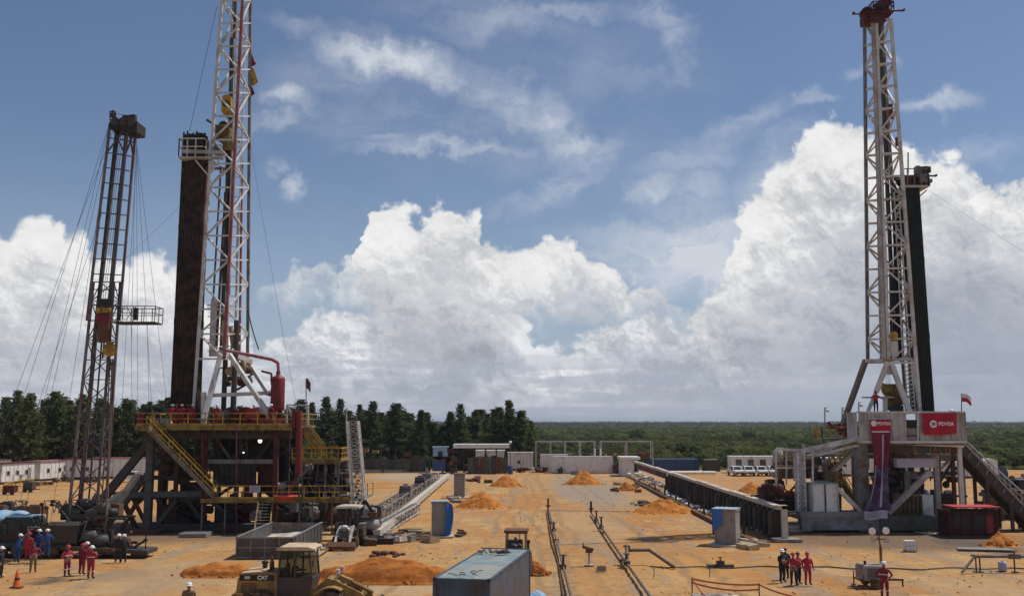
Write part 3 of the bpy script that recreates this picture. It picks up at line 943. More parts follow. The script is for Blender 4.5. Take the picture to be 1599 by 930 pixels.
def scatter(name, label, pts, variants, extra=None):
    """one object of stuff: bushes instanced on points with geometry nodes"""
    coll = bpy.data.collections.new(name + '_kinds')
    for i, me in enumerate(variants):
        o = bpy.data.objects.new('bush', me); coll.objects.link(o)
    me = bpy.data.meshes.new(name)
    me.from_pydata([p[:3] for p in pts], [], [])
    at = me.attributes.new('size', 'FLOAT', 'POINT')
    at.data.foreach_set('value', [p[3] for p in pts])
    ob = bpy.data.objects.new(name, me); COL.objects.link(ob)
    ng = bpy.data.node_groups.new(name, 'GeometryNodeTree')
    ng.interface.new_socket('Geometry', in_out='INPUT', socket_type='NodeSocketGeometry')
    ng.interface.new_socket('Geometry', in_out='OUTPUT', socket_type='NodeSocketGeometry')
    gi = ng.nodes.new('NodeGroupInput'); go = ng.nodes.new('NodeGroupOutput')
    ci = ng.nodes.new('GeometryNodeCollectionInfo'); ci.inputs['Collection'].default_value = coll
    ci.inputs['Separate Children'].default_value = True; ci.inputs['Reset Children'].default_value = True
    ip = ng.nodes.new('GeometryNodeInstanceOnPoints'); ip.inputs['Pick Instance'].default_value = True
    ri = ng.nodes.new('FunctionNodeRandomValue'); ri.data_type = 'INT'
    ri.inputs[4].default_value = 0; ri.inputs[5].default_value = len(variants) - 1
    rr = ng.nodes.new('FunctionNodeRandomValue'); rr.data_type = 'FLOAT_VECTOR'
    rr.inputs[0].default_value = (0, 0, 0); rr.inputs[1].default_value = (0, 0, 6.283)
    na = ng.nodes.new('GeometryNodeInputNamedAttribute'); na.data_type = 'FLOAT'; na.inputs['Name'].default_value = 'size'
    L = ng.links.new
    L(gi.outputs[0], ip.inputs['Points']); L(ci.outputs[0], ip.inputs['Instance'])
    L(ri.outputs[2], ip.inputs['Instance Index']); L(rr.outputs[0], ip.inputs['Rotation'])
    L(na.outputs[0], ip.inputs['Scale'])
    L(ip.outputs[0], go.inputs[0])
    md = ob.modifiers.new('scatter', 'NODES'); md.node_group = ng
    tag(ob, label, 'vegetation', kind='stuff')
    return ob

def vegetation():
    rv = random.Random(5)
    kinds = []
    for i in range(9):
        kinds.append(bush_mesh(rv, 2.2, rv.uniform(2.2, 3.6), 330, mBushL[i % 3]))
    pts = []
    def ok(x, y):
        return y > 219 + 3 * mnoise.noise(Vector((x * .05, 0, 0))) or abs(x) > 125
    y = 150.0
    while y < 560:
        st = 3.0 + (y - 150) * 0.010
        x = -0.60 * y - 40
        while x < 0.62 * y + 50:
            px_, py_ = x + rv.uniform(-1.6, 1.6), y + rv.uniform(-1.6, 1.6)
            if ok(px_, py_):
                d = mnoise.noise(Vector((px_ * .012, py_ * .02, 1.7)))
                s = rv.uniform(.55, 1.1) * (1 + .45 * d) * (0.85 + (y - 200) * 0.0009)
                if rv.random() < .012 and y > 260: s *= 1.9
                if s > .3: pts.append((px_, py_, -0.45, s))
            x += st
        y += st
    scatter('savannah_scrub', 'mixed green scrub and low trees covering the flat land behind the yard', pts, kinds)
    kinds2 = [bush_mesh(rv, 2.6, rv.uniform(2.6, 3.6), 110, mBushL[i % 3], 0.6) for i in range(6)]
    pts = []
    y = 560.0
    while y < 1900:
        st = 6.0 + (y - 560) * 0.014
        x = -0.56 * y - 20
        while x < 0.56 * y + 20:
            px_, py_ = x + rv.uniform(-.5, .5) * st, y + rv.uniform(-.5, .5) * st
            d = mnoise.noise(Vector((px_ * .004, py_ * .006, 5.7)))
            pts.append((px_, py_, -0.45, rv.uniform(.8, 1.5) * (1 + .35 * d) * (1 + (y - 560) * 0.0004)))
            x += st
        y += st
    scatter('open_woodland', 'darker woodland reading as one mass beyond the scrub', pts, kinds2)
    kinds3 = [bush_mesh(rv, 4.0, 3.0, 120, mFarW, 0.7) for i in range(5)]
    pts = []
    for k, (Y, hs) in enumerate([(2200, 2.2), (2600, 2.5), (3100, 2.9), (3700, 3.4), (4600, 4.0), (5800, 4.8)]):
        x = -0.56 * Y - 100
        while x < 0.56 * Y + 100:
            s = hs * rv.uniform(.85, 1.15) * (1 + .18 * mnoise.noise(Vector((x * .002, Y, 0))))
            pts.append((x, Y + rv.uniform(-60, 60), -0.45, s))
            x += hs * 3.2
    scatter('far_wood', 'dark flat line of forest along the horizon', pts, kinds3)
vegetation()

def yard_litter():
    """stones, clods and small litter strewn over the yard: nobody could count them"""
    rv = random.Random(77)
    kinds = []
    for i, mt in enumerate((M('brown_clod', (0.24, 0.14, 0.07), .95, var=.3), M('pale_stone', (0.55, 0.45, 0.33), .9, var=.2), M('orange_clod', (0.42, 0.19, 0.06), .95, var=.3))):
        m = MB(); m.ball((0, 0, .03), .1, 5, 3, (1.2, .9, .6)); kinds.append(m.mesh('clod', mt))
    pts = []
    for k in range(6000):
        y = 46 + 110 * rv.random() ** 1.6
        x = rv.uniform(-.56, .56) * y
        d = mnoise.noise(Vector((x * .12, y * .12, 4)))
        if d < rv.uniform(-.25, .45): continue
        pts.append((x, y, -.02, rv.choice((.25, .3, .4, .5, .8)) * (0.6 + y * .005)))
    scatter('clods_and_stones', 'small clods and stones strewn over the orange yard', pts, kinds)
yard_litter()

def haze():
    m = bpy.data.materials.new('thin_haze'); m.use_nodes = True
    nt = m.node_tree; nt.nodes.remove(nt.nodes['Principled BSDF'])
    v = nt.nodes.new('ShaderNodeVolumePrincipled'); v.inputs['Color'].default_value = (0.80, 0.87, 0.95, 1)
    v.inputs['Density'].default_value = 0.00009; v.inputs['Anisotropy'].default_value = 0.3
    nt.links.new(v.outputs[0], nt.nodes['Material Output'].inputs['Volume'])
    b = MB(); b.bb((-12500, -500, -1.5), (12500, 20500, 72)); tag(b.build('haze', m), kind='stuff')
haze()

V = Vector
rc = random.Random(21)

def text_mesh(s, size, name='lettering', bold=0.0):
    cu = bpy.data.curves.new(name, 'FONT'); cu.body = s; cu.size = size
    cu.align_x = 'CENTER'; cu.align_y = 'CENTER'; cu.extrude = 0.012; cu.offset = bold
    o = bpy.data.objects.new(name, cu); COL.objects.link(o)
    bpy.context.view_layer.update()
    me = bpy.data.meshes.new_from_object(o.evaluated_get(bpy.context.evaluated_depsgraph_get()))
    bpy.data.objects.remove(o)
    return me
def lettering(T, s, c, size, mat, rz=0.0, bold=0.0, name='lettering'):
    """flat print standing upright, facing -Y when rz is 0"""
    me = text_mesh(s, size, name, bold); me.materials.clear(); me.materials.append(mat)
    o = bpy.data.objects.new(name, me); COL.objects.link(o); o.parent = T
    o.location = V(c) - org_of(T); o.rotation_euler = (R(90), 0, rz)
    return o

def flagmesh(T, name, p, L, H, mats, drop=0.3, wave=0.12, axis=V((1, 0, 0)), bands=1, parent=None):
    """cloth hanging out from a pole at p (top corner)"""
    for k in range(bands):
        m = MB()
        def fn(u, v, k=k):
            vv = (k + v) / bands
            s = u * L
            off = wave * math.sin(u * 7 + vv * 2) * u
            return V(p) + axis * s + V((0, off, -vv * H - drop * u * u * L + 0.06 * math.sin(u * 5)))
        m.grid(fn, 10, 4)
        m.grid(lambda u, v: fn(u, v) + V((0, 0.012, 0)), 10, 4, flip=True)
        m.build(name, mats[k % len(mats)], T)

# ================================================================== workover rig and its carrier, left
def pipe_stack(label, lo, hi, nx, ny, sp, r, mat, rnd, group=None):
    """stands of drill pipe leaning in the mast: lo/hi = first pipe's foot and top, sp = spacing"""
    T = thing('drill_pipe_stack', label, 'drill pipes', (lo.x, lo.y, lo.z), group=group)
    for i in range(nx):
        for j in range(ny):
            a = lo + V((sp * i, sp * 1.15 * j, 0)); b = hi + V((sp * 0.86 * i, sp * j, rnd.uniform(-.35, .35)))
            m = MB(); m.tube(a, b, r, seg=6)
            for t in (0.33, 0.66): # tool joints of the three lengths
                c = a.lerp(b, t); d = (b - a).normalized()
                m.tube(c - d * .25, c + d * .25, r * 1.35, seg=6)
            m.build('drill_pipe', mat, T)
    return T

def rig_left():
    Y0, Y1 = 90.0, 101.0
    base = V((A(330, 826, Y0).x, Y0 + 5, 0))
    T = thing('drilling_rig', 'large drilling rig with white and red lattice mast, yellow railed floor and long yellow stair', 'drilling rig', base)
    zf = A(300, 664, Y0).z
    xl, xr = A(212, 660, Y0).x, A(456, 660, Y0).x
    # floor
    m = MB(); m.bb((xl, Y0, zf - 0.22), (xr, Y1, zf)); m.build('rig_floor', mGrate, T)
    m = MB(); m.beam((xl, Y0 - .06, zf - .2), (xr, Y0 - .06, zf - .2), 0.1, 0.42)
    m.beam((xl - .06, Y0, zf - .2), (xl - .06, Y1, zf - .2), 0.1, 0.42); m.build('floor_edge_beam', mYelD, T)
    for yy in (Y0 + 1.2, Y0 + 5.2, Y1 - .8):
        m = MB(); m.beam((xl + .3, yy, zf - .72), (xr - .3, yy, zf - .72), 0.35, 0.95); m.build('floor_girder', mDark, T)
    for k in range(9):
        xx = xl + 1.2 + k * (xr - xl - 2.4) / 8
        beamp(T, 'floor_joist', V((xx, Y0 + .3, zf - .5)), V((xx, Y1 - .3, zf - .5)), .2, mDark, .5)
    railing(T, [(xl, Y1, zf), (xl, Y0, zf), (xr, Y0, zf)], mYel, 1.1, 1.5, toe=True, w=.07)
    railing(T, [(xr, Y0, zf), (xr, Y1, zf), (xl, Y1, zf)], mYel, 1.1, 1.6, w=.06)
    # substructure columns (x, top, foot, Y, width, material)
    for (x, yt, Y, w, mt) in [(236, 690, 91, .62, mSlate), (253, 700, 99, .4, mBrown), (278, 676, 94, .35, mBrown), (322, 674, 91, .36, mRedD), (322, 676, 99.5, .5, mDark),
                              (372, 676, 97, .4, mDark), (432, 674, 90.6, .42, mRedD), (432, 676, 99.5, .5, mDark), (345, 676, 99, .35, mSlate),
                              (408, 676, 98, .35, mDark), (262, 676, 99.5, .4, mDark), (450, 676, 98, .4, mDark)]:
        a = A(x, yt, Y); beamp(T, 'column', V((a.x, Y, 0)), V((a.x, Y, min(a.z, zf - .4))), w, mt)
    # ramp side on the left: raking legs and struts
    for (x1, y1, x2, y2, Ya, Yb, w, mt) in [(240, 682, 160, 782, 91, 91, .55, mDark), (236, 684, 158, 778, 97, 97, .5, mDark), (250, 716, 172, 812, 91.5, 91.5, .5, mSlate),
                                            (262, 700, 168, 822, 96, 96, .45, mBrown), (236, 742, 190, 826, 92, 92, .32, mBrown), (205, 772, 232, 826, 92, 92, .3, mBrown),
                                            (185, 768, 210, 826, 95, 95, .3, mBrown), (222, 742, 180, 790, 94, 94, .3, mSlate),
                                            (178, 772, 330, 770, 91, 91, .5, mSlate), (182, 776, 330, 774, 98, 98, .45, mDark), (240, 716, 330, 714, 93, 93, .4, mDark),
                                            (244, 820, 276, 780, 91.4, 91.4, .34, mSlate), (276, 822, 246, 780, 96, 96, .3, mBrown), (292, 780, 322, 820, 92, 92, .28, mDark),
                                            (325, 720, 430, 720, 91, 91, .38, mGrey), (325, 722, 430, 722, 98, 98, .4, mDark), (335, 680, 360, 716, 94, 94, .2, mGrey),
                                            (392, 680, 362, 716, 94, 94, .2, mDark), (400, 716, 428, 682, 95, 95, .2, mDark), (336, 716, 428, 776, 98, 98, .3, mDark),
                                            (428, 716, 336, 776, 98, 98, .3, mDark), (330, 784, 372, 824, 97, 97, .25, mGrey), (372, 784, 334, 824, 97, 97, .25, mGrey),
                                            (400, 784, 440, 824, 97, 97, .25, mDark), (440, 784, 402, 824, 97, 97, .25, mGrey)]:
        pb(T, 'strut', x1, y1, x2, y2, Ya, Yb, w, mt)
    # grey wall panel, machinery, and black sheets added to darken the middle
    pbox(T, 'wall_and_shade_panel', 332, 722, 400, 757, 96, .08, mSlate)
    pbox(T, 'wall_and_shade_panel', 402, 722, 431, 770, 96.4, .08, mRedD)
    pbox(T, 'wall_and_shade_panel', 334, 677, 384, 718, 99.8, .08, mBlack)
    pbox(T, 'wall_and_shade_panel', 386, 677, 430, 718, 99.9, .08, mDark)
    pbox(T, 'wall_and_shade_panel', 262, 700, 316, 750, 99.6, .08, mDark)
    pbox(T, 'wall_and_shade_panel', 334, 782, 392, 824, 99.4, .08, mBlack)
    pbox(T, 'wall_and_shade_panel', 404, 782, 470, 824, 99.3, .08, mBlack)
    pbox(T, 'wall_and_shade_panel', 262, 784, 318, 822, 99.3, .08, mBlack)
    pbox(T, 'wall_and_shade_panel', 434, 676, 462, 780, 99.5, .08, mBlack)
    for k in range(9):
        x = 334 + k * 8.2; pb(T, 'wall_rib', x, 722, x, 757, 95.9, 95.9, .07, mDark)
    pbox(T, 'skid', 228, 818, 470, 829, 90.4, 1.2, mDark)
    pbox(T, 'skid', 228, 818, 470, 829, 98.6, 1.0, mDark)
    bx = A(385, 800, 94).x
    m = MB(); m.lathe([(.55, 0), (.55, .5), (.42, .55), (.42, 1.3), (.62, 1.35), (.62, 1.9), (.4, 1.95), (.4, 2.6), (.55, 2.7), (.55, 3.3), (.3, 3.4), (.3, 4.6)], (bx, 94, 0), seg=14)
    for z in (.9, 1.6, 2.3): m.tube((bx - 1.1, 94, z), (bx + 1.1, 94, z), .2)
    m.build('blowout_preventer', mRedD, T)
    clutter(T, 255, 705, 315, 760, 94, 4, 12, [mDark, mBlack, mBrown, mSlate], rc)
    clutter(T, 330, 782, 430, 822, 93, 4, 14, [mDark, mBlack, mBrown, mGrey], rc)
    clutter(T, 432, 738, 470, 780, 93, 4, 12, [mDark, mBlack, mGrey, mWhiteD], rc)
    clutter(T, 240, 772, 330, 824, 93, 5, 22, [mDark, mBlack, mSlate, mBrown], rc)
    pbox(T, 'wall_and_shade_panel', 280, 752, 318, 782, 99.2, .08, mDark)  # one more dark sheet behind the machinery to deepen the shade
    clutter(T, 262, 740, 318, 822, 94, 4, 12, [mDark, mBlack, mBrown], rc)
    # lamps under the floor
    for (x, y, r) in ((406, 688, .19), (380, 706, .09)):
        p = A(x, y, 93); m = MB(); m.ball(p, r); b = m.build('work_lamp', mLamp, T)
        m = MB(); m.lathe([(r * 1.1, r * .6), (r * .6, r * 1.4), (.04, r * 1.5), (.04, r * 4)], p, 'Z', 10); m.build('lamp_housing', mGrey, b)
    # long main stair down to the lower deck
    Ys = Y0 - 1.3
    a, b = A(228, 668, Ys), A(334, 776, Ys)
    stairs(T, a, b, V((0, 1.1, 0)), mGrate, mYel, rail_h=1.05)
    pbox(T, 'stair_head', 214, 664, 232, 672, Ys, 1.3, mYelD)
    # lower deck
    zl = A(330, 779, Ys).z
    x0, x1 = A(314, 779, Ys).x, A(546, 779, Ys).x
    m = MB(); m.bb((x0, Ys, zl - .12), (x1, Ys + 1.4, zl)); m.build('lower_deck', mGrate, T)
    beamp(T, 'deck_edge_beam', V((x0, Ys - .05, zl - .12)), V((x1, Ys - .05, zl - .12)), .1, mYelD, .36)
    railing(T, [(x0 + 1.0, Ys, zl), (x1, Ys, zl)], mYel, 1.15, 1.35, toe=True, w=.07)
    m = MB(); m.bb((x1 - .2, Ys, zl - .1), (x1 + 1.2, Ys + 6, zl)); m.build('lower_deck', mGrate, T)
    railing(T, [(x1, Ys, zl), (x1 + 1.2, Ys + 6, zl)], mYel, 1.1, 1.4, w=.07)
    for x in (316, 352, 468, 488, 519, 541):
        q = A(x, 784, Ys + .7); tubep(T, 'deck_leg', V((q.x, q.y, 0)), V((q.x, q.y, zl)), .07, mGrey)
    # notice board on the railing
    p = A(398, 763, Ys - .1); m = MB(); m.box(p, (.95, .04, .62)); sb = m.build('notice_board', mLav, T)
    m = MB(); 
    for k in range(4): m.box(p + V((0, -.03, .2 - .13 * k)), (.7 - .1 * (k % 2), .01, .035))
    m.build('print_line', mGrey, sb)
    # short stair from the lower deck towards the yard
    a, b = A(404, 780, Ys - .1), A(396, 833, 84.5)
    b.z = 0.1
    stairs(T, a, b, V((1.25, 0, 0)), mTan, mYelD, rail_h=.2, name='short_stair')
    # upper right deck with its mesh sided stair
    Yr = 94.0
    zr = A(490, 718, Yr).z
    xa, xb = A(456, 718, Yr).x, A(532, 718, Yr).x
    m = MB(); m.bb((xa, Yr, zr - .14), (xb, Yr + 5, zr)); m.build('side_deck', mGrate, T)
    beamp(T, 'deck_edge_beam', V((xa, Yr - .06, zr - .15)), V((xb, Yr - .06, zr - .15)), .1, mYelD, .4)
    railing(T, [(xa, Yr, zr), (xb, Yr, zr), (xb, Yr + 5, zr)], mYel, 1.1, .9, toe=True, w=.07)
    railing(T, [(xa, Yr + 5, zr), (xb, Yr + 5, zr)], mYel, 1.1, 1.2, w=.07)
    stairs(T, A(466, 664, Yr + 1.2), A(503, 712, Yr + 1.2), V((0, 1.1, 0)), mYel, mYel, rail_h=1.1, name='mesh_stair')
    m = MB()
    for k in range(14):
        t = k / 13; q = A(466, 664, Yr + 1.1).lerp(A(503, 712, Yr + 1.1), t)
        m.beam(q, q + V((0, 0, 1.1)), .05); m.beam(q + V((0, 0, .0)), q + V((.5, 0, .8)), .03)
    m.build('mesh_panel', mYelD, T)
    for (x, y) in ((462, 720), (508, 720), (528, 720)):
        for Yq in (Yr + .2, Yr + 4.8):
            q = A(x, y, Yr); beamp(T, 'deck_leg', V((q.x, Yq, 0)), V((q.x, Yq, zr)), .18, mGrey)
    for (x1, y1, x2, y2, Y, w, mt) in [(486, 724, 450, 768, 93, .24, mGrey), (470, 780, 535, 826, 95, .22, mDark), (535, 780, 472, 824, 96, .2, mDark), (440, 786, 500, 826, 92, .2, mDark)]:
        pb(T, 'strut', x1, y1, x2, y2, Y, Y, w, mt)
    pbox(T, 'wall_and_shade_panel', 470, 728, 506, 776, 97.5, .08, mBlack)  # black sheet standing in for the shade behind the side deck
    pbox(T, 'mud_tank', 440, 788, 540, 826, 97, 3.0, mSlate)
    pbox(T, 'mud_tank', 508, 742, 536, 775, 96.5, 2.5, mBlack)
    clutter(T, 470, 725, 536, 775, 93.5, 4, 18, [mDark, mBlack, mGrey, mWhiteD, mTan], rc)
    clutter(T, 440, 790, 500, 824, 91, 4, 14, [mDark, mBlack, mGrey, mSlate], rc)
    clutter(T, 505, 728, 540, 778, 95, 3, 22, [mBlack, mDark, mGrey, mBrown], rc)
    clutter(T, 252, 690, 318, 742, 95, 3, 14, [mBlack, mDark, mBrown], rc)
    clutter(T, 500, 780, 548, 826, 90, 5, 26, [mDark, mBlack, mSlate, mBrown], rc)
    rr = random.Random(51)
    m = MB()
    for k in range(46):
        x = rr.choice((rr.uniform(255, 320), rr.uniform(330, 470), rr.uniform(436, 530))); q = A(x, 680 if x < 456 else 724, rr.uniform(91, 98))
        L = rr.uniform(1.0, 4.5); m.path([q, q + V((rr.uniform(-.5, .5), 0, -L * .6)), q + V((rr.uniform(-.8, .8), 0, -L))], rr.choice((.03, .05, .08)), 4)
    m.build('hanging_hose', mDark, T, kind='stuff')
    for (x1, y1, x2, y2, Y, w, mt) in [(256, 690, 318, 742, 96, .22, mDark), (318, 690, 256, 742, 97, .22, mSlate), (280, 742, 318, 768, 95, .2, mBrown), (334, 757, 430, 757, 95.6, .3, mDark),
                                       (440, 690, 470, 735, 96, .2, mDark), (470, 735, 440, 780, 95, .2, mDark), (508, 735, 540, 775, 95, .2, mDark), (540, 735, 508, 775, 96, .2, mDark),
                                       (200, 800, 232, 770, 95, .25, mSlate), (215, 826, 190, 775, 93, .25, mBrown), (340, 800, 430, 800, 98, .3, mDark), (228, 745, 262, 745, 97, .4, mSlate)]:
        pb(T, 'strut', x1, y1, x2, y2, Y, Y, w, mt)
    for (x, y, r) in ((445, 806, .8), (466, 806, .7), (350, 806, .6)):
        q = A(x, y, 93.5); m = MB(); m.lathe([(r * .8, -.9), (r, -.8), (r, .8), (r * .8, .9)], (q.x, 94, r + .3), 'X', 14); m.box((q.x, 94, .2), (1.6, 1.0, .3)); m.build('mud_pump', mDark, T)
    # red riser and its red drip pan, thin purple line
    tubep(T, 'red_riser', A(467, 740, 89.5), A(467, 641, 89.5), .27, mRed, 12)
    tubep(T, 'red_riser', A(459, 640, 89.6), A(459, 668, 89.6), .22, mRed, 10)
    tubep(T, 'red_chute', A(467, 735, 89.5), A(449, 772, 88.9), .17, mRedD, 10)
    p = A(446, 775, 88.2); m = MB(); m.lathe([(.45, -.3), (1.0, 0), (1.0, .12), (.95, .12), (.5, -.2)], p, seg=14); m.build('drip_pan', mRoofR, T)
    tubep(T, 'purple_pipe', zc(A(369, 832, 89)), A(369, 660, 89), .06, mPurpP, 6)
    tubep(T, 'red_riser', zc(A(316, 826, 90)), A(316, 676, 90), .13, mRedD, 8)
    # white frame at the right end of the floor
    m = MB()
    for (x1, y1, x2, y2) in [(448, 632, 481, 632), (481, 632, 481, 664), (450, 634, 460, 660), (448, 632, 448, 660)]:
        m.beam(A(x1, y1, 92), A(x2, y2, 92), .14)
    m.build('white_frame', mWhite, T)
    # machinery on the floor
    pbox(T, 'drawworks', 352, 642, 428, 662, 95, 3, mRedD)
    for x in (362, 384, 404, 420):
        q = A(x, 648, 94.8); m = MB(); m.lathe([(.8, -.25), (.8, .25)], q, 'Y', 16); m.lathe([(.25, -.45), (.25, .3)], q, 'Y', 10); m.build('winch_drum', mRed, T)
    pbox(T, 'control_cabin', 236, 652, 262, 664, 96, 2.2, mWhiteD)
    pbox(T, 'red_cabinet', 213, 644, 223, 662, 91.5, 1.0, mRed)
    clutter(T, 268, 650, 346, 663, 93, 4, 14, [mRedD, mRed, mDark, mGrey], rc)
    clutter(T, 350, 644, 440, 662, 91.5, 2.5, 16, [mRedD, mRed, mRoofR, mWhiteD], rc)
    # red gooseneck pipe and vessel
    p0, p1 = A(433, 641, 92), A(433, 588, 92)
    m = MB(); m.lathe([(.3, -.05), (.62, .12), (.64, .3), (.64, (p1 - p0).length - .3), (.58, (p1 - p0).length - .05), (.2, (p1 - p0).length + .15), (.2, (p1 - p0).length + .5)], p0, seg=18)
    v = m.build('red_vessel', mRed, T)
    m = MB()
    for t in (.25, .6, .9): m.lathe([(.67, -.04), (.67, .04)], p0.lerp(p1, t), 'Z', 18)
    m.tube(A(420, 616, 92), A(427, 616, 92), .14); m.build('flange', mRedD, v)
    m = MB(); m.path([A(343, 542, 92), A(345, 545, 92), A(425, 561, 92), A(434, 566, 92), A(435, 582, 92)], .15, 8); m.build('gooseneck_pipe', mPinkR, T)
    m = MB(); m.path([A(408, 579, 92), A(424, 583, 92), A(424, 600, 92)], .1, 8); m.build('vent_pipe', mRed, T)
    # ---------------- mast
    mast = MB()
    for (x1, y1, x2, y2, Ya, Yb, w) in [(345, 553, 318, 655, 93, 91.4, .42), (358, 553, 425, 655, 93, 91.4, .38), (384, 560, 420, 616, 97, 96, .34), (330, 617, 424, 613, 93, 93, .34),
                                         (318, 612, 318, 662, 92, 92, .4), (345, 545, 392, 565, 93, 96, .5)]:
        mast.beam(zc(A(x1, y1, Ya)), A(x2, y2, Yb), w)
    mo = mast.build('mast_frame', mWhite, T)
    top = -70          # picture rows above the frame: the mast goes on
    legs = [(302, 640, 346.5, 0, 93.5), (346, 640, 379, 0, 92.0), (386, 640, 391, 0, 96.5), (352, 640, 365, 0, 98.0)]
    lo, hi = [], []
    for (xb_, yb_, xt_, yt_, Y) in legs:
        p, q = A(xb_, yb_, Y), A(xt_, yt_, Y)
        d = (q - p); t = (A(0, top, Y).z - p.z) / d.z
        lo.append(p); hi.append(p + d * t)
    # the lower part narrows in the picture like the real one: straight legs
    def at(i, py):
        p, q = lo[i], hi[i]
        z = A(0, py, p.y).z
        return p.lerp(q, (z - p.z) / (q.z - p.z))
    lo2 = [at(i, 560) for i in range(4)]
    lattice(mo, lo2, hi, 17, .27, .15, mWhite, mWhite, legmats=[mWhite, mPinkR, mGrey, mWhiteD])
    for i in (0,): beamp(mo, 'leg', lo[i], lo2[i], .24, mWhite)
    # crown block and platform above the frame
    cz = max(h.z for h in hi)
    cc = sum((h for h in hi), V()) / 4
    m = MB(); m.box((cc.x, cc.y, cz + .3), (4.2, 6.6, .3)); m.build('crown_platform', mRedD, T)
    railing(T, [(cc.x - 2.1, cc.y - 3.2, cz + .45), (cc.x + 2.1, cc.y - 3.2, cz + .45), (cc.x + 2.1, cc.y + 3.2, cz + .45), (cc.x - 2.1, cc.y + 3.2, cz + .45), (cc.x - 2.1, cc.y - 3.2, cz + .45)], mRedD)
    for k in range(4):
        m = MB(); m.lathe([(.8, -.07), (.8, .07)], (cc.x - .6 + .4 * k, cc.y, cz + 1.2), 'X', 18); m.build('crown_sheave', mDark, T)
    # pipes, hoses and guide inside the mast
    for (x1, y1, x2, y2, Y, r, mt) in [(300, 640, 318, 330, 94, .17, mPinkR), (318, 330, 325, 260, 94, .15, mPinkR), (308, 640, 320, 400, 95, .14, mPinkR),
                                       (338, 540, 352, 300, 95, .13, mDark), (346, 540, 358, 200, 95.5, .2, mSlate), (356, 460, 362, 60, 95.5, .22, mGreen),
                                       (330, 520, 345, 260, 96, .1, mGrey), (366, 620, 372, 330, 96, .13, mWhite), (374, 560, 378, 250, 95, .12, mPinkR),
                                       (364, 640, 370, 500, 94, .28, mDark), (349, 640, 352, 560, 95, .25, mDark), (366, 60, 369, -60, 95.5, .16, mDark)]:
        tubep(mo, 'mast_pipe', A(x1, y1, Y), A(x2, y2, Y), r, mt)
    pbox(mo, 'hose_panel', 326, 466, 342, 556, 95, .25, mWhiteP)
    for k in range(5): pb(mo, 'panel_bar', 324, 476 + k * 18, 344, 476 + k * 18, 94.8, 94.8, .08, mWhite)
    for k, (x1, x2) in enumerate(((352, 366), (355, 369), (358, 372))):
        cable_ = MB(); cable_.path([A(x1, 270, 95), A(x2, -60, 95)], .025, 4); cable_.build('drilling_line', mCable, mo)
    m = MB()
    for k in range(34):
        a = A(352 + k * .55, 540 - k * 15.5, 94.6); m.beam(a, a + V((.9, 0, 0)), .07)
    m.beam(A(352, 540, 94.6), A(370.5, 20, 94.6), .12); m.beam(A(352, 540, 94.6) + V((.9, 0, 0)), A(370.5, 20, 94.6) + V((.9, 0, 0)), .12)
    m.build('ladder', mWhite, mo)
    # travelling block and top drive
    for (x, y0_, y1_, w, mt) in [(355, 150, 182, 16, mYel), (349, 196, 222, 24, mYelD)]:
        a = A(x - w / 2, y1_, 95); b = A(x + w / 2, y0_, 95)
        m = MB(); H = b.z - a.z; W = b.x - a.x
        m.prism([(a.x, a.z + H * .2), (a.x, a.z + H * .85), (a.x + W * .2, b.z), (b.x - W * .2, b.z), (b.x, a.z + H * .85), (b.x, a.z + H * .2), (b.x - W * .3, a.z), (a.x + W * .3, a.z)], 94.6, 95.6)
        bl = m.build('travelling_block', mt, T)
        m = MB()
        for q in (-.18, .18): m.lathe([(W * .38, -.05), (W * .38, .05)], (a.x + W / 2, 94.5 + q * .1, a.z + H * .55), 'Y', 16)
        m.build('sheave', mBrown, bl)
    clutter(mo, 340, 186, 362, 245, 94.6, 1, 8, [mDark, mBrown, mYelD], rc, ('motor', 'mast_pipe', 'motor', 'sheave'))
    clutter(mo, 345, 560, 388, 610, 94.5, 2, 14, [mDark, mBrown, mTan], rc, ('motor', 'mast_pipe', 'motor', 'sheave'))
    # hose bundles (brown) low in the mast
    m = MB(); m.path([A(350, 500, 94.5), A(348, 520, 94.5), A(352, 548, 94.5), A(360, 556, 94.5), A(364, 540, 94.5), A(360, 510, 94.5)], .22, 8); m.build('hose_bundle', mTan, T)
    # ladder on the rear side
    m = MB()
    for Yq in (97.2, 97.7): m.beam(A(372, 600, Yq), A(379, 200, Yq), .06)
    for k in range(60):
        t = k / 59; m.beam(A(372, 600, 97.2).lerp(A(379, 200, 97.2), t), A(372, 600, 97.7).lerp(A(379, 200, 97.7), t), .035)
    m.build('ladder', mGrey, mo)
    # racking board
    zb = A(300, 247, 92.5).z
    xa, xb2 = A(279, 240, 92.5).x, A(348, 240, 92.5).x
    m = MB(); m.bb((xa, 92.5, zb), (xb2, 93.1, zb + .18)); m.bb((xa, 96.6, zb), (xb2, 97.0, zb + .18)); m.bb((xa, 93.1, zb), (xa + .6, 96.6, zb + .18))
    m.beam((xa + .4, 92.6, zb + .7), (xb2, 92.6, zb + .55), .3, .35)
    rb = m.build('racking_board', mWhiteD, T)
    x3 = A(318, 240, 92.5).x
    railing(rb, [(xa, 97, zb + .18), (xa, 92.5, zb + .18), (x3, 92.5, zb + .18), (x3, 94.0, zb + .18)], mWhite, 1.75, .9, w=.09)
    for k in range(7): beamp(rb, 'finger', V((xa + .6 + k * .36, 93.1, zb + .2)), V((xa + .6 + k * .36, 96.6, zb + .2)), .07, mGrey)
    m = MB(); m.beam(A(305, 250, 92.6), A(326, 275, 92.6), .12); m.beam(A(344, 247, 92.6), A(326, 275, 92.6), .12); m.build('board_strut', mWhite, rb)
    pbox(rb, 'board_cabin', 333, 226, 345, 240, 93.4, .8, mGrey)
    # flag hanging on the mast
    FT = thing('flag', 'long yellow and red flag hanging down the right side of the left mast', 'flag', A(389, 72, 96))
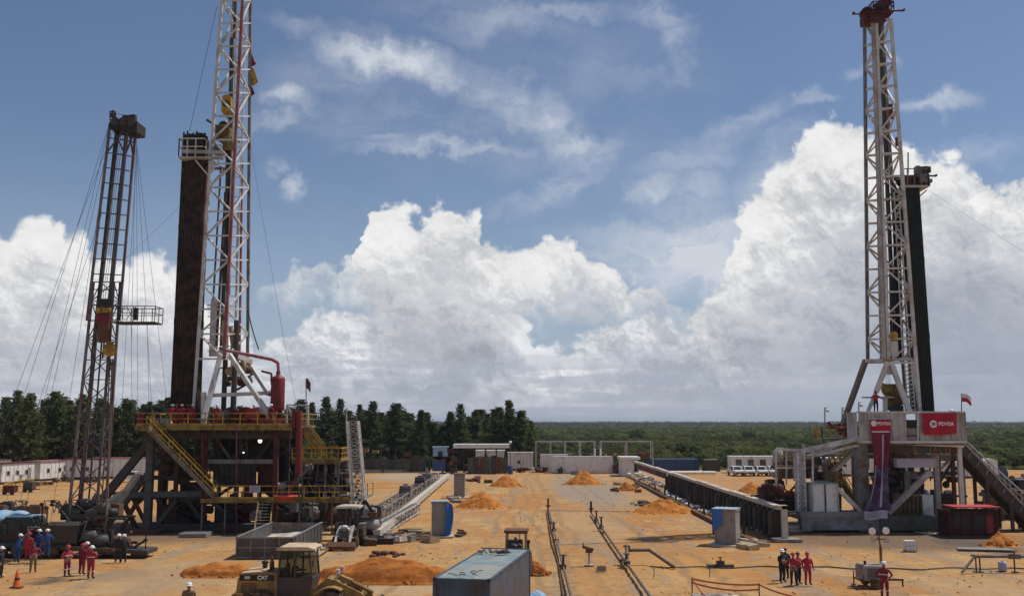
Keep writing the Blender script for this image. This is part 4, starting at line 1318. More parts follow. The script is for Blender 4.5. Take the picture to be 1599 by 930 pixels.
    for (pts, mt, nm) in [([(390, 74), (397, 95), (400, 100), (390, 106), (388, 90)], mMarB, 'cloth'), ([(390, 104), (397, 108), (403, 128), (396, 134), (388, 132)], mYel, 'cloth'),
                          ([(388, 131), (393, 134), (398, 146), (393, 150), (389, 140)], mMarB, 'cloth')]:
        m = MB(); q = [A(x, y, 96.6) for x, y in pts]
        m.prism([(v_.x, v_.z) for v_ in q][::-1], 96.55, 96.65); m.build(nm, mt, FT)
    return T

RL = rig_left()

# drill pipe racked in the left mast
_lo = A(266, 652, 93.6); _hi = A(287, 210, 93.6)
pipe_stack('tall stand of rusty brown drill pipe racked beside the left white and red mast', _lo, _hi, 12, 8, .205, .085, mPipeB, rc)

# ================================================================== right rig
mSkid = M('pale_blue_grey_steel', (0.23, 0.25, 0.26), .6, dirt=(0.16, 0.12, 0.09), damt=.45)
def rig_right():
    Y0, Y1 = 90.0, 101.0
    base = V((A(1400, 826, Y0).x, Y0 + 5, 0))
    T = thing('drilling_rig', 'drilling rig with white tapered lattice mast and grey walled floor hung with red banners', 'drilling rig', base)
    # skid base
    pbox(T, 'skid', 1252, 806, 1372, 827, 90, 1.2, mSkid); pbox(T, 'skid', 1373, 805, 1480, 827, 90.1, 1.2, mSlate); pbox(T, 'skid', 1252, 806, 1480, 827, 98, 1.2, mSlate)
    pbox(T, 'skid_beam', 1250, 799, 1356, 807, 89.9, 1.5, mConc)
    m = MB(); a = A(1250, 806, 90); b = A(1480, 806, 90); m.bb((a.x, 91.2, a.z - .3), (b.x, 98, a.z - .1)); m.build('skid_deck', mGrate, T)
    # floor with wind walls
    zt = A(0, 643, Y0).z; zb = A(0, 690, Y0).z; zfl = zb + .15
    xl, xr = A(1340, 690, Y0).x, A(1507, 690, Y0).x
    m = MB(); m.bb((xl, Y0, zb - .25), (xr, Y0 + 2.6, zb)); m.bb((xl + 3.6, Y0 + 2.6, zb - .25), (xr, Y1, zb)); m.build('rig_floor', mGrate, T)
    for yy in (Y0 + .7, Y0 + 5, Y1 - .8): beamp(T, 'floor_girder', V((xl + (.2 if yy < Y0 + 2 else 3.8), yy, zb - .62)), V((xr - .2, yy, zb - .62)), .35, mDark, .7)
    cols = [(1340, 1362, mWhiteD), (1363, 1391, mWhiteD), (1392, 1412, mWhiteD), (1435, 1458, mWhiteD), (1459, 1482, mWhiteD), (1483, 1507, mWhiteD)]
    for (x0, x1, mt) in cols:
        a, b = A(x0, 643, Y0).x, A(x1, 643, Y0).x
        m = MB(); m.bb((a, Y0 - .05, zb), (b, Y0, zt))
        w = m.build('wall_panel', mt, T)
        m = MB()
        n = max(2, int((b - a) / .42))
        for k in range(n + 1): m.bb((a + (b - a - .05) * k / n, Y0 - .10, zb + .05), (a + (b - a - .05) * k / n + .05, Y0 - .05, zt - .05))
        m.build('panel_rib', mt, w)
    for (side, x0) in (('l', xl), ('r', xr)):
        for k in range(1 if side == 'l' else 4):
            m = MB(); m.bb((x0 - .05 if side == 'l' else x0, Y0 + .05 + k * 2.7, zb), (x0 if side == 'l' else x0 + .05, Y0 + 2.7 + k * 2.7, zt)); m.build('wall_panel', mWhiteD, T)
    m = MB(); m.beam((xl - .05, Y0 - .12, zt), (xr + .05, Y0 - .12, zt), .12, .14); m.beam((xl - .05, Y0 - .12, zb + .02), (xr + .05, Y0 - .12, zb + .02), .12, .2); m.build('wall_rail', mWhite, T)
    # doorway between panels: lower grey flap and bars
    pbox(T, 'door_flap', 1413, 668, 1434, 679, Y0, .05, mGrey)
    pbox(T, 'door_sill', 1413, 681, 1434, 690, Y0, .05, mConc)
    for x in (1414, 1433): pb(T, 'door_post', x, 643, x, 690, Y0 - .02, Y0 - .02, .1, mWhite)
    pbox(T, 'drawworks', 1365, 655, 1432, 688, 94, 3, mDark)
    # legs of the substructure
    for (x, yt, Y, w, mt) in [(1343, 690, 91, 1.0, mGrey), (1345, 690, 99, .6, mGrey), (1460, 693, 92, .42, mWhiteD), (1497, 692, 90.6, .36, mWhite), (1486, 694, 93, .3, mBrown),
                              (1386, 694, 99, .4, mDark), (1420, 694, 99, .5, mDark), (1462, 694, 99, .5, mDark), (1500, 694, 99, .4, mGrey), (1306, 735, 92.5, .3, mYelD), (1300, 700, 97, .3, mGrey)]:
        a = A(x, yt, Y); beamp(T, 'column', V((a.x, Y, 0)), V((a.x, Y, min(a.z, zb - .2))), w, mt)
    for (x1, y1, x2, y2, Ya, Yb, w, mt) in [(1386, 800, 1452, 736, 91, 91, .5, mWhiteD), (1308, 762, 1346, 800, 90.5, 90.5, .34, mWhite), (1398, 722, 1458, 722, 91.5, 91.5, .8, mLav),
                                            (1440, 722, 1440, 800, 96, 96, .3, mDark), (1350, 712, 1500, 712, 97, 97, .4, mGrey), (1350, 696, 1420, 712, 95, 95, .25, mGrey),
                                            (1500, 700, 1470, 730, 93, 93, .22, mWhiteD), (1350, 740, 1500, 738, 98, 98, .35, mDark), (1395, 800, 1395, 700, 95, 95, .3, mRedD),
                                            (1366, 690, 1505, 696, 90.2, 90.2, .25, mWhite), (1462, 760, 1500, 700, 96, 96, .25, mDark), (1312, 706, 1312, 800, 95, 95, .2, mGrey)]:
        pb(T, 'strut', x1, y1, x2, y2, Ya, Yb, w, mt)
    # fringe of ropes and hoses under the floor
    m = MB(); rr = random.Random(3)
    for k in range(60):
        x = rr.uniform(1395, 1500); q = A(x, 693, 90.4 + rr.random() * 2)
        m.path([q, q + V((rr.uniform(-.3, .3), 0, -rr.uniform(.3, 1.4)))], .03, 3)
    m.build('hanging_rope', mTan, T, kind='stuff')
    # well-head equipment
    bx = A(1405, 800, 95).x
    m = MB(); m.lathe([(.6, .9), (.6, 1.4), (.45, 1.5), (.45, 2.4), (.8, 2.5), (.8, 3.2), (.5, 3.3), (.5, 4.2), (.7, 4.3), (.7, 5.0), (.3, 5.1), (.3, 6.4)], (bx, 95, 0), seg=14)
    for z in (2.0, 2.9, 3.8): m.tube((bx - 1.3, 95, z), (bx + 1.3, 95, z), .24)
    m.build('blowout_preventer', mBlack, T)
    pbox(T, 'tool_basket', 1408, 772, 1440, 804, 91, 2.0, mYelD)
    for k in range(5): pb(T, 'basket_bar', 1411 + k * 6.5, 774, 1411 + k * 6.5, 802, 90.9, 90.9, .16, mBlack)
    pbox(T, 'white_cabinet', 1441, 772, 1457, 806, 91, 1.4, mWhite)
    clutter(T, 1400, 735, 1440, 770, 93, 3, 14, [mBlack, mDark, mWhiteD, mRedD], rc)
    clutter(T, 1440, 740, 1500, 800, 94, 4, 22, [mBlack, mDark, mWhiteD, mRedD, mBlueF], rc)
    clutter(T, 1350, 740, 1400, 800, 94, 4, 14, [mBlack, mDark, mGrey], rc)
    pbox(T, 'mud_tank', 1350, 760, 1395, 802, 98, 2.0, mDark)
    pbox(T, 'mud_tank', 1462, 770, 1490, 804, 96, 2.0, mBlack)
    # white tanks on the skid, left
    for k, x in enumerate((1269.5, 1289.5)):
        a = zc(A(x, 800, 90.3)); b = A(x + 18, 756, 90.3)
        m = MB(); m.bb(a, (b.x, 92.4, b.z)); t = m.build('white_tank', mWhiteP, T)
        m = MB()
        for q in (0, 1): m.bb((a.x + q * (b.x - a.x) - .06, 90.22, a.z), (a.x + q * (b.x - a.x) + .06, 90.34, b.z + .1))
        m.bb((a.x - .05, 90.2, b.z), (b.x + .05, 92.5, b.z + .1)); m.build('tank_rim', mWhiteD, t)
    pbox(T, 'grey_tank', 1252, 756, 1268, 802, 91.5, 2, mConc)
    # truss and frame on the left
    for (x1, y1, x2, y2, Ya, Yb, w) in [(1342, 684, 1250, 704, 90.5, 92, .42), (1342, 694, 1252, 716, 90.5, 92, .22), (1300, 694, 1296, 706, 91.2, 91.2, .16), (1252, 704, 1252, 806, 92, 92, .3),
                                        (1212, 700, 1254, 703, 93, 92, .22), (1212, 700, 1212, 760, 93, 93, .16), (1254, 704, 1316, 708, 92, 93, .2), (1269, 704, 1269, 756, 91, 91, .16), (1228, 702, 1228, 756, 93, 93, .12),
                                        (1212, 730, 1252, 730, 93, 92, .14), (1240, 706, 1240, 750, 94, 94, .14), (1330, 688, 1262, 712, 94, 94, .2)]:
        pb(T, 'truss_beam', x1, y1, x2, y2, Ya, Yb, w, mWhite)
    m = MB(); q0 = A(1212, 700, 93); 
    for k in range(12): m.beam(A(1212 + k * 3.6, 700, 93), A(1212 + k * 3.6, 712, 93), .06)
    m.beam(A(1212, 711, 93), A(1253, 713, 93), .1); m.build('grille', mTan, T)
    lat = MB(); lat.beam(A(1247, 806, 91), A(1247, 806, 91) + V((0, 0, .1)), .1); lp = lat.build('ladder_tower', mWhite, T)
    lo = [zc(A(1246, 806, 91)), zc(A(1259, 806, 91)), zc(A(1259, 806, 91)) + V((0, .6, 0)), zc(A(1246, 806, 91)) + V((0, .6, 0))]
    hi = [A(1246, 706, 91), A(1256, 706, 91), A(1256, 706, 91) + V((0, .6, 0)), A(1246, 706, 91) + V((0, .6, 0))]
    lattice(lp, lo, hi, 12, .12, .07, mWhite, mWhite, pat='X')
    # stairs
    stairs(T, A(1348, 690, 92.6), A(1302, 738, 92.6), V((0, 1.0, 0)), mConcL, mYel, rail_h=1.0)
    stairs(T, A(1308, 736, 93.6), zc(A(1346, 800, 93.6)), V((0, 1.0, 0)), mYelD, mYel, rail_h=1.0)
    pbox(T, 'landing', 1296, 736, 1312, 741, 92.4, 2.2, mGrate)
    # side deck behind
    zs = A(1300, 684, 99).z; a, b = A(1284, 684, 99).x, A(1342, 684, 99).x
    m = MB(); m.bb((a, 99, zs - .15), (b, 102, zs)); m.build('side_deck', mGrate, T)
    railing(T, [(a, 102, zs), (a, 99, zs), (b, 99, zs)], mYel, 1.15, .75, w=.08)
    clutter(T, 1308, 660, 1340, 682, 100, 2, 14, [mRed, mRedD, mRoofR], rc, ('winch', 'red_pipe', 'winch_drum', 'wheel'))
    for x in (1290, 1336): q = A(x, 690, 99); beamp(T, 'column', V((q.x, 100, 0)), V((q.x, 100, zs)), .3, mGrey)
    # red hose machinery and hoses at left
    clutter(T, 1190, 748, 1245, 800, 93, 4, 26, [mBlack, mBlack, mRedD, mDark, mGreen], rc)
    clutter(T, 1212, 705, 1262, 748, 95, 3, 20, [mDark, mBrown, mTan, mWhiteD], rc)
    clutter(T, 1262, 712, 1312, 754, 94, 3, 26, [mDark, mBrown, mTan, mGreen, mRedD, mWhiteD], rc)
    m = MB(); m.path([A(1189, 786, 92), A(1190, 760, 92), A(1200, 756, 92), A(1222, 772, 92), A(1240, 770, 92)], .26, 8); m.build('red_loading_arm', mRedD, T)
    pbox(T, 'reel_stand', 1219, 727, 1238, 747, 94, 2, mBrown)
    pbox(T, 'mud_tank', 1214, 775, 1250, 806, 97, 2.5, mBlack)
    # small box with a round vent over the wall, rail end
    # ---------------- mast
    mast = MB()
    pb(T, 'raking_leg', 1352, 562, 1316, 662, 95.6, 99, .42, mGrey)
    for (x1, y1, x2, y2, Ya, Yb, w, ) in [(1386, 565, 1368, 612, 93, 93, .4), (1368, 612, 1350, 655, 93, 93, .3), (1391, 565, 1421, 645, 93, 92, .42), (1352, 563, 1424, 560, 94, 94, .3),
                                          (1346, 620, 1420, 620, 95, 95, .16), (1382, 622, 1382, 655, 94, 94, .34), (1424, 560, 1437, 645, 94, 93, .25)]:
        mast.beam(A(x1, y1, Ya), A(x2, y2, Yb), w)
    mo = mast.build('mast_frame', mWhite, T)
    legs = [(1355, 560, 1350, 38, 95.8), (1387, 560, 1368, 32, 93.6), (1436, 640, 1391, 30, 92.8), (1412, 600, 1377, 34, 95.8)]
    lo = [A(l[0], l[1], l[4]) for l in legs]; hi = [A(l[2], l[3], l[4]) for l in legs]
    lo[3] = lo[3]
    # bring the feet to one height
    def foot(i, py):
        p, q = lo[i], hi[i]; z = A(0, py, p.y).z
        return p + (q - p) * ((z - p.z) / (q.z - p.z))
    lo2 = [foot(i, 566) for i in range(4)]
    lattice(mo, lo2, hi, 15, .28, .16, mWhite, mWhite, legmats=[mGrey, mWhite, mWhite, mGrey])
    beamp(mo, 'leg', lo2[2], A(1437, 645, 92.5), .27, mWhite)
    beamp(mo, 'leg', lo2[3], A(1416, 645, 97.5), .27, mGrey)
    tubep(mo, 'standpipe', A(1381, 560, 93.6), A(1363, 36, 93.6), .2, mWhiteD)
    tubep(mo, 'standpipe', A(1378, 560, 94.6), A(1373, 330, 94.6), .26, mTan)
    # dark guide track and inner ladder
    pb(mo, 'guide_track', 1398, 560, 1374, 40, 96, 96, .32, mDark)
    pb(mo, 'guide_track', 1392, 560, 1388, 300, 95, 95, .16, mDark)
    m = MB()
    a0, a1, b0, b1 = A(1410, 560, 94), A(1396, 300, 94), A(1421, 560, 94), A(1403, 300, 94)
    m.beam(a0, a1, .1); m.beam(b0, b1, .1)
    for k in range(40): m.beam(a0.lerp(a1, k / 39), b0.lerp(b1, k / 39), .07)
    m.build('ladder', mWhite, mo)
    m = MB()
    a0, a1, b0, b1 = A(1418, 645, 93.4), A(1412, 560, 93.4), A(1430, 645, 93.4), A(1422, 560, 93.4)
    m.beam(a0, a1, .1); m.beam(b0, b1, .1)
    for k in range(14):
        m.beam(a0.lerp(a1, k / 13), b0.lerp(b1, k / 13), .07)
        if k < 13: m.beam(a0.lerp(a1, k / 13), b0.lerp(b1, (k + 1) / 13), .06)
    m.build('ladder', mWhite, mo)
    for (x, y, r, mt) in ((1389, 566, .42, mYel), (1396, 523, .35, mYel)):
        q = A(x, y, 93.2); m = MB(); m.lathe([(r, -.12), (r, .12)], q, 'Y', 16); m.lathe([(r * .4, -.2), (r * .4, .2)], q, 'Y', 10); m.box(q + V((0, .1, -.1)), (r * 2.2, .12, r * 1.2)); m.build('sheave', mt, mo)
    pbox(mo, 'hose_panel', 1392, 532, 1402, 556, 93.8, .3, mWhiteP)
    pbox(mo, 'lamp_box', 1385, 570, 1394, 584, 93.3, .4, mWhite)
    clutter(mo, 1380, 600, 1412, 650, 94.5, 2, 16, [mYelD, mBrown, mDark, mTan], rc, ('motor', 'mast_pipe', 'motor', 'sheave'))
    pbox(mo, 'yellow_block', 1388, 604, 1404, 640, 95.5, 1.0, mYelD)
    for x1, x2 in ((1384, 1372), (1387, 1374), (1390, 1376)):
        m = MB(); m.path([A(x1, 600, 95), A(x2, 36, 95)], .022, 4); m.build('drilling_line', mCable, mo)
    pbox(mo, 'red_marker', 1400, 214, 1404, 227, 93, .3, mRed)
    pbox(mo, 'red_marker', 1390, 162, 1394, 185, 93.5, .3, mRed)
    # crown
    q = A(1353, 22, 94); m = MB(); m.lathe([(.62, -.35), (.62, .35)], q, 'Y', 18); m.lathe([(.2, -.5), (.2, .5)], q, 'Y', 10); m.build('crown_sheave', mRedD, T)
    q = A(1351, 34, 94); m = MB(); m.box(q, (.7, 1.0, .8)); m.build('sheave_guard', mRedD, T)
    m = MB(); a, b = A(1360, 27, 93), A(1393, 21, 93)
    m.prism([(a.x, a.z - .4), (b.x - .6, a.z - .4), (b.x, b.z), (a.x, b.z)], 93, 94.6); m.build('crown_block', mRedD, T)
    cp = A(1364, 19, 92.6); cq = A(1396, 19, 92.6)
    m = MB(); m.bb((cp.x, 92.6, cp.z), (cq.x, 95.6, cp.z + .12)); m.build('crown_platform', mRedD, T)
    z = cp.z + .14
    railing(T, [(cp.x, 92.6, z), (cq.x, 92.6, z), (cq.x, 95.6, z), (cp.x, 95.6, z), (cp.x, 92.6, z)], mRedD, .95, .55, w=.08)
    clutter(T, 1366, 6, 1392, 16, 93.3, 1.4, 5, [mRedD, mRed], rc, ('winch', 'rail', 'winch_drum', 'sheave'))
    m = MB(); m.path([A(1349, 40, 93.5), A(1352, 300, 93.5)], .05, 5); m.build('hang_line', mGrey, mo)
    # racking board
    a, b = A(1404, 294, 94), A(1447, 296, 94)
    m = MB(); m.bb((a.x, 93.5, a.z), (b.x, 94.1, a.z + .2)); m.bb((a.x, 97, a.z), (b.x, 97.4, a.z + .2)); m.bb((b.x - .5, 94.1, a.z), (b.x, 97, a.z + .2)); rb = m.build('racking_board', mWhiteD, T)
    railing(rb, [(a.x, 93.5, a.z + .2), (b.x, 93.5, a.z + .2), (b.x, 97.4, a.z + .2)], mGrey, 1.6, .7, w=.07)
    pbox(rb, 'wind_cloth', 1412, 273, 1441, 294, 94.5, 2.2, mRedD)
    m = MB(); m.path([A(1418, 272, 94.5), A(1418, 238, 94.5)], .07, 5); m.build('antenna', mGrey, rb)
    m = MB(); m.beam(A(1447, 297, 94), A(1418, 322, 94), .12); m.build('board_strut', mWhite, rb)
    clutter(rb, 1434, 262, 1450, 290, 94, 1, 8, [mDark, mGrey], rc, ('winch', 'rail', 'tank', 'wheel'))
    for k in range(6): beamp(rb, 'finger', V((a.x + .5 + k * .33, 94.1, a.z + .2)), V((a.x + .5 + k * .33, 97, a.z + .2)), .07, mGrey)
    return T
RR_ = rig_right()
_lo = A(1433, 645, 93.8); _hi = A(1413, 290, 93.8)
pipe_stack('tall stand of black drill pipe racked right of the right rig mast', _lo, _hi, 9, 8, .19, .085, mPipeK, rc)
_lo = A(1402, 560, 95.5); _hi = A(1396, 276, 95.5)
pipe_stack('narrow dark pipe bundle half hidden inside the right mast lattice', _lo, _hi, 4, 3, .17, .08, mPipeK, rc)

mHut = M('deep_maroon_sheet', (0.06, 0.011, 0.013), .7, dirt=(0.03, 0.018, 0.015), damt=.5)
def extras_right():
    # catwalk ramp with handrail
    T = thing('pipe_ramp', 'long dark steel ramp with pale top edge slanting down right of the right rig', 'ramp', (A(1540, 740, 90).x, 90, 0))
    a, b = A(1504, 699, 91), A(1625, 826, 91)
    for dy in (0, 2.4):
        beamp(T, 'side_beam', a + V((0, dy, 0)), b + V((0, dy, 0)), .2, mDark, .9)
        beamp(T, 'top_flange', a + V((0, dy, .52)), b + V((0, dy, .52)), .38, mWhiteD, .1)
    m = MB(); m.beam((a + b) / 2 + V((0, 1.2, 0)) - (b - a) / 2, (a + b) / 2 + V((0, 1.2, 0)) + (b - a) / 2, 2.2, .1); m.build('ramp_plate', mDark, T)
    for k in range(9):
        t = (k + .5) / 9; q = a.lerp(b, t); beamp(T, 'web_brace', q + V((0, -.15, -.4)), q + V((.5, -.15, .45)), .1, mGrey)
    for t in (.3, .62, .9):
        q = a.lerp(b, t)
        for dy in (0, 2.4): beamp(T, 'ramp_leg', V((q.x, 91 + dy, 0)), q + V((0, dy, -.3)), .25, mDark)
    m = MB(); c0, c1 = A(1508, 688, 92), A(1612, 782, 92); m.tube(c0, c1, .07); m.tube(c0 - V((0, 0, .5)), c1 - V((0, 0, .5)), .05)
    for k in range(13): q = c0.lerp(c1, k / 12); m.tube(q, q - V((0, 0, 1.1)), .05)
    m.build('handrail', mWhiteD, T)
    # red hut
    T = thing('red_hut', 'small dark red hut with bright red roof sheet under the ramp', 'hut', (A(1520, 835, 86).x, 86, 0))
    a, b = zc(A(1484, 834, 86)), A(1556, 797, 86)
    m = MB(); m.bb((a.x, 86, .15), (b.x, 88.4, b.z)); m.build('hut_wall', mHut, T)
    for k in range(5): 
        x = a.x + (b.x - a.x) * k / 4; m = MB(); m.bb((x - .07, 85.9, .1), (x + .07, 86, b.z)); m.build('wall_post', mHut, T)
    pbox(T, 'porch_shade', 1491, 803, 1514, 824, 85.95, .04, mBlack); pbox(T, 'porch_shade', 1518, 803, 1537, 826, 85.95, .04, mBlack)  # black sheets painting the shade inside the open porch
    pbox(T, 'hut_door', 1540, 804, 1550, 832, 85.96, .05, mRed)
    m = MB(); m.beam((a.x + .3, 86.9, b.z + .32), (b.x + .2, 86.9, b.z + .32), 2.6, .09); m.build('roof_sheet', mRoofR, T)
    m = MB(); m.bb((a.x - .1, 85.7, .0), (b.x + .1, 88.6, .15)); m.build('hut_skid', mDark, T)
    # banners
    T = thing('banner', 'tall red topped maroon banner hanging twisted from the corner of the right rig floor', 'banner', A(1374, 655, 89.6))
    def fn(u, v):
        # width narrows and swings to the left towards the foot
        yl = 655 + v * 142
        xc = 1374.5 + 3 * math.sin(v * 2.5) - 6 * v * v; hw = 16 - 6 * math.sin(v * 2.6) ** 2 + 7 * v ** 3
        return A(xc + (u * 2 - 1) * hw, yl, 89.5 + .22 * math.sin(u * 9 + v * 7) * (0.25 + v)) 
    for (v0, v1, mt, nm) in ((0, .14, mBann, 'banner_head'), (.14, .52, mMarB, 'banner_cloth'), (.52, 1.0, mPurp, 'banner_cloth')):
        m = MB(); m.grid(lambda u, v: fn(u, v0 + (v1 - v0) * v), 14, 10)
        m.grid(lambda u, v: fn(u, v0 + (v1 - v0) * v) + V((0, .015, 0)), 14, 10, flip=True); m.build(nm, mt, T)
    m = MB(); m.grid(lambda u, v: fn(.55 + .09 * u, .16 + .8 * v) + V((0, -.03, 0)), 2, 24); m.build('pale_print', mLav, T)
    m = MB(); m.grid(lambda u, v: fn(.1 + .05 * u, .5 + .4 * v) + V((0, -.03, 0)), 2, 12); m.build('pale_print', mLav, T)
    m = MB(); m.grid(lambda u, v: fn(.05 + .9 * u, .125 + .012 * v) + V((0, -.03, 0)), 8, 1); m.build('pale_print', mHat, T)
    m = MB(); q = A(1364.5, 660.5, 89.25); m.lathe([(.26, -.01), (.26, .01)], q, 'Y', 16); m.build('round_logo', mHat, T)
    lettering(T, 'PDVSA', A(1380.5, 661, 89.22), .40, mHat, bold=.008)
    m = MB(); m.tube(A(1356, 654, 89.4), A(1393, 654, 89.4), .06); m.build('banner_bar', mGrey, T)
    T = thing('sheet', 'crumpled white printed sheet at foot of the tall maroon banner', 'sheet', A(1367, 808, 89.3))
    m = MB(); m.grid(lambda u, v: A(1350 + 36 * u, 797 + 13 * v + 1.5 * math.sin(u * 6), 89.2 + .12 * math.sin(u * 8)), 12, 4); m.build('white_sheet', mLav, T)
    m = MB()
    for k in range(3): m.grid(lambda u, v: A(1354 + 22 * u - k * 1.0, 800 + k * 3 + .9 * v, 89.08 + .1 * math.sin((1354 + 22 * u - 1350) / 36 * 8)), 8, 1)
    m.build('print_line', mGrey, T)
    T = thing('banner', 'wide bright red banner with white round logo on the right end of the rig wall', 'banner', A(1468, 662, 89.7))
    def fb(u, v):
        x = 1440 + 54 * u + v * 2.5 * (1 - u) ; y = 645 + 33 * v - 1.5 * u + 1.2 * math.sin(u * 3.1) * v
        return A(x, y, 89.72 + .05 * math.sin(u * 12 + v * 3))
    m = MB(); m.grid(fb, 24, 10); m.grid(lambda u, v: fb(u, v) + V((0, .02, 0)), 24, 10, flip=True); m.build('banner_cloth', mBann, T)
    q = A(1457.5, 661.5, 89.6); m = MB(); m.lathe([(.33, -.015), (.33, .015)], q, 'Y', 20); lg = m.build('round_logo', mHat, T)
    m = MB()
    for s in (-1, 1):
        m.beam(q + V((-.26, -.02, .09 * s)), q + V((.0, -.02, .12 * s)), .02, .045); m.beam(q + V((.0, -.02, .12 * s)), q + V((.30, -.02, .02 * s)), .02, .045)
    m.build('logo_stripe', mBann, lg)
    m = MB(); m.lathe([(.10, -.02), (.10, .02)], q + V((.0, -.012, 0)), 'Y', 12); m.build('logo_sun', mRed, lg)
    lettering(T, 'PDVSA', A(1477.5, 661.5, 89.55), .46, mHat, bold=.010)
    # flags
    T = thing('flag', 'small white and red flag flying above the right end of the right rig', 'flag', A(1502, 655, 91))
    m = MB(); m.tube(A(1501.5, 645, 91), A(1501.5, 614, 91), .05); m.build('flag_pole', mGrey, T)
    flagmesh(T, 'flag_cloth', A(1502, 614.5, 91), .85, .75, [mWhiteP, mBann], drop=.35, bands=2)
    T = thing('flag', 'small drooping purple flag on a thin pole behind the left rig', 'flag', A(478, 660, 100))
    m = MB(); m.tube(A(478, 655, 100), A(478, 590, 100), .05); m.build('flag_pole', mGrey, T)
    flagmesh(T, 'flag_cloth', A(478, 591, 100), .45, 1.0, [mPurpP], drop=.8)
    # light poles
    for (x, yt, lb) in ((1288, 636, 'thin lamp pole with white lamp, leftmost above the yellow side deck'), (1315, 636, 'thin lamp pole with white lamp close left of the slanting mast leg'),
                        (1341, 628, 'thin lamp pole between the slanting mast leg and the red person')):
        p = A(x, 662, 99.5); T = thing('lamp_pole', lb, 'lamp pole', (p.x, p.y, p.z))
        q = A(x, yt, 99.5)
        m = MB(); m.tube(p, q, .06); m.tube(q, q + V((.25, 0, 0)), .04); m.build('pole', mGrey, T)
        m = MB(); m.ball(q + V((.22, -.05, -.28)), .17, sc=(1, .8, 1)); m.build('lamp', mHat, T)
    for (x, y, lb) in ((1486, 641, 'white ball lamp on top of the rig wall above the red banner'),):
        m = MB(); q = A(x, y, 90); m.ball(q, .2, sc=(1.3, 1, .7)); m.tube(q, q - V((0, 0, .3)), .05); tag(m.build('ball_lamp', mHat), lb, 'lamp')
extras_right()

# guy lines and cables
cable('thin cable from left rig mast down to its racking board', [A(339, 10, 94), A(320, 95, 93), A(296, 205, 92.5)], .022)
cable('long thin cable from the left mast down to the red vessel', sag(A(388, 205, 96), A(462, 628, 92), .6), .014)
cable('dark hose hanging from the left mast right side to the red gooseneck', sag(A(386, 480, 95), A(404, 545, 92), .25), .06, mBlack)
cable('guy wire running from the left mast racking board out to the left', [A(283, 320, 93), A(180, 420, 90)], .009)
cable('thin guy wire crossing the cloud right of the black pipe stand', [A(1448, 296, 94), A(1640, 420, 90)], .010)

# ================================================================== people
def skin_body(joints, edges, radii, root):
    me = bpy.data.meshes.new('body'); me.from_pydata(joints, edges, [])
    ob = bpy.data.objects.new('body', me); COL.objects.link(ob)
    md = ob.modifiers.new('s', 'SKIN'); md.use_smooth_shade = True
    sd = ob.modifiers.new('u', 'SUBSURF'); sd.levels = 1
    for i, r in enumerate(radii):
        sv = me.skin_vertices[0].data[i]; sv.radius = r if isinstance(r, tuple) else (r, r); sv.use_root = (i == root)
    bpy.context.view_layer.update()
    dg = bpy.context.evaluated_depsgraph_get()
    res = bpy.data.meshes.new_from_object(ob.evaluated_get(dg))
    bpy.data.objects.remove(ob)
    return res

def person_mesh(arms, legs, lean=0.0):
    """arms: ((elbow),(wrist)) for left and right; legs: ((knee),(ankle)); faces -Y"""
    J = [(0, 0, .96), (0, lean * .4, 1.14), (0, lean * .8, 1.34), (0, lean, 1.48), (0, lean - .01, 1.56), (0, lean - .02, 1.64), (0, lean - .01, 1.73)]
    Rr = [(.17, .12), (.155, .115), (.185, .12), (.06, .06), (.065, .07), (.082, .095), (.07, .08)]
    E = [(0, 1), (1, 2), (2, 3), (3, 4), (4, 5), (5, 6)]
    hands = []
    for s, (el, wr) in zip((-1, 1), arms):
        n = len(J)
        J += [(s * .2, lean * .8, 1.40), el, wr, tuple(V(wr) + (V(wr) - V(el)).normalized() * .09)]
        Rr += [.072, .052, .036, (.03, .018)]
        E += [(2, n), (n, n + 1), (n + 1, n + 2), (n + 2, n + 3)]
        hands.append((V(wr), (V(wr) - V(el)).normalized(), s))
    for s, (kn, an) in zip((-1, 1), legs):
        n = len(J)
        J += [(s * .10, 0, .88), kn, an, tuple(V(an) + V((s * .03, -.16, -.05)))]
        Rr += [.105, .075, .055, .045]
        E += [(0, n), (n, n + 1), (n + 1, n + 2), (n + 2, n + 3)]
    me = skin_body(J, E, Rr, 0)
    bm = bmesh.new(); bm.from_mesh(me)
    base = len(bm.verts)
    x = MB()
    for (w, d, s) in hands:
        up = V((0, -1, 0)); side = d.cross(up)
        side = side.normalized() if side.length > .1 else V((1, 0, 0))
        for k in range(4):
            a = w + d * .09 + side * (-.026 + .017 * k); L = (.07, .078, .072, .055)[k]
            mid = a + d * L * .55 + up * .008; x.tube(a, mid, .0095, .009, 6); x.tube(mid, mid + d * L * .4 + up * .022, .009, .007, 6)
        a = w + d * .035 + side * (-.03) ; x.tube(a, a + (d * .6 - side * .7).normalized() * .06, .011, .008, 6)
    # nose, ears, brow
    h = V((0, lean - .02, 1.645))
    x.tube(h + V((0, -.085, .015)), h + V((0, -.112, -.018)), .009, .014, 6)
    for s in (-1, 1):
        x.ball(h + V((s * .083, 0, 0)), .022, 6, 4, (.5, 1, 1.3))
        x.ball(h + V((s * .032, -.087, .022)), .012, 6, 4)
    x.box(h + V((0, -.088, -.045)), (.045, .01, .01))
    me2 = x.mesh('x', mSkin)
    bm.from_mesh(me2)
    bm.to_mesh(me); bm.free()
    me.materials.clear()
    for m in (mCovR, mCovR, mSkin, mBoot): me.materials.append(m)
    handpts = [w + d * .0 for (w, d, s) in hands]
    for p in me.polygons:
        c = p.center
        hand = any((c - w).length < .20 and (c - w).dot(d) > 0.0 for (w, d, s) in hands)
        if hand or c.z > 1.53: p.material_index = 2
        elif c.z < .14: p.material_index = 3
        elif c.z < 1.0: p.material_index = 1
        else: p.material_index = 0
        p.use_smooth = True
    return me

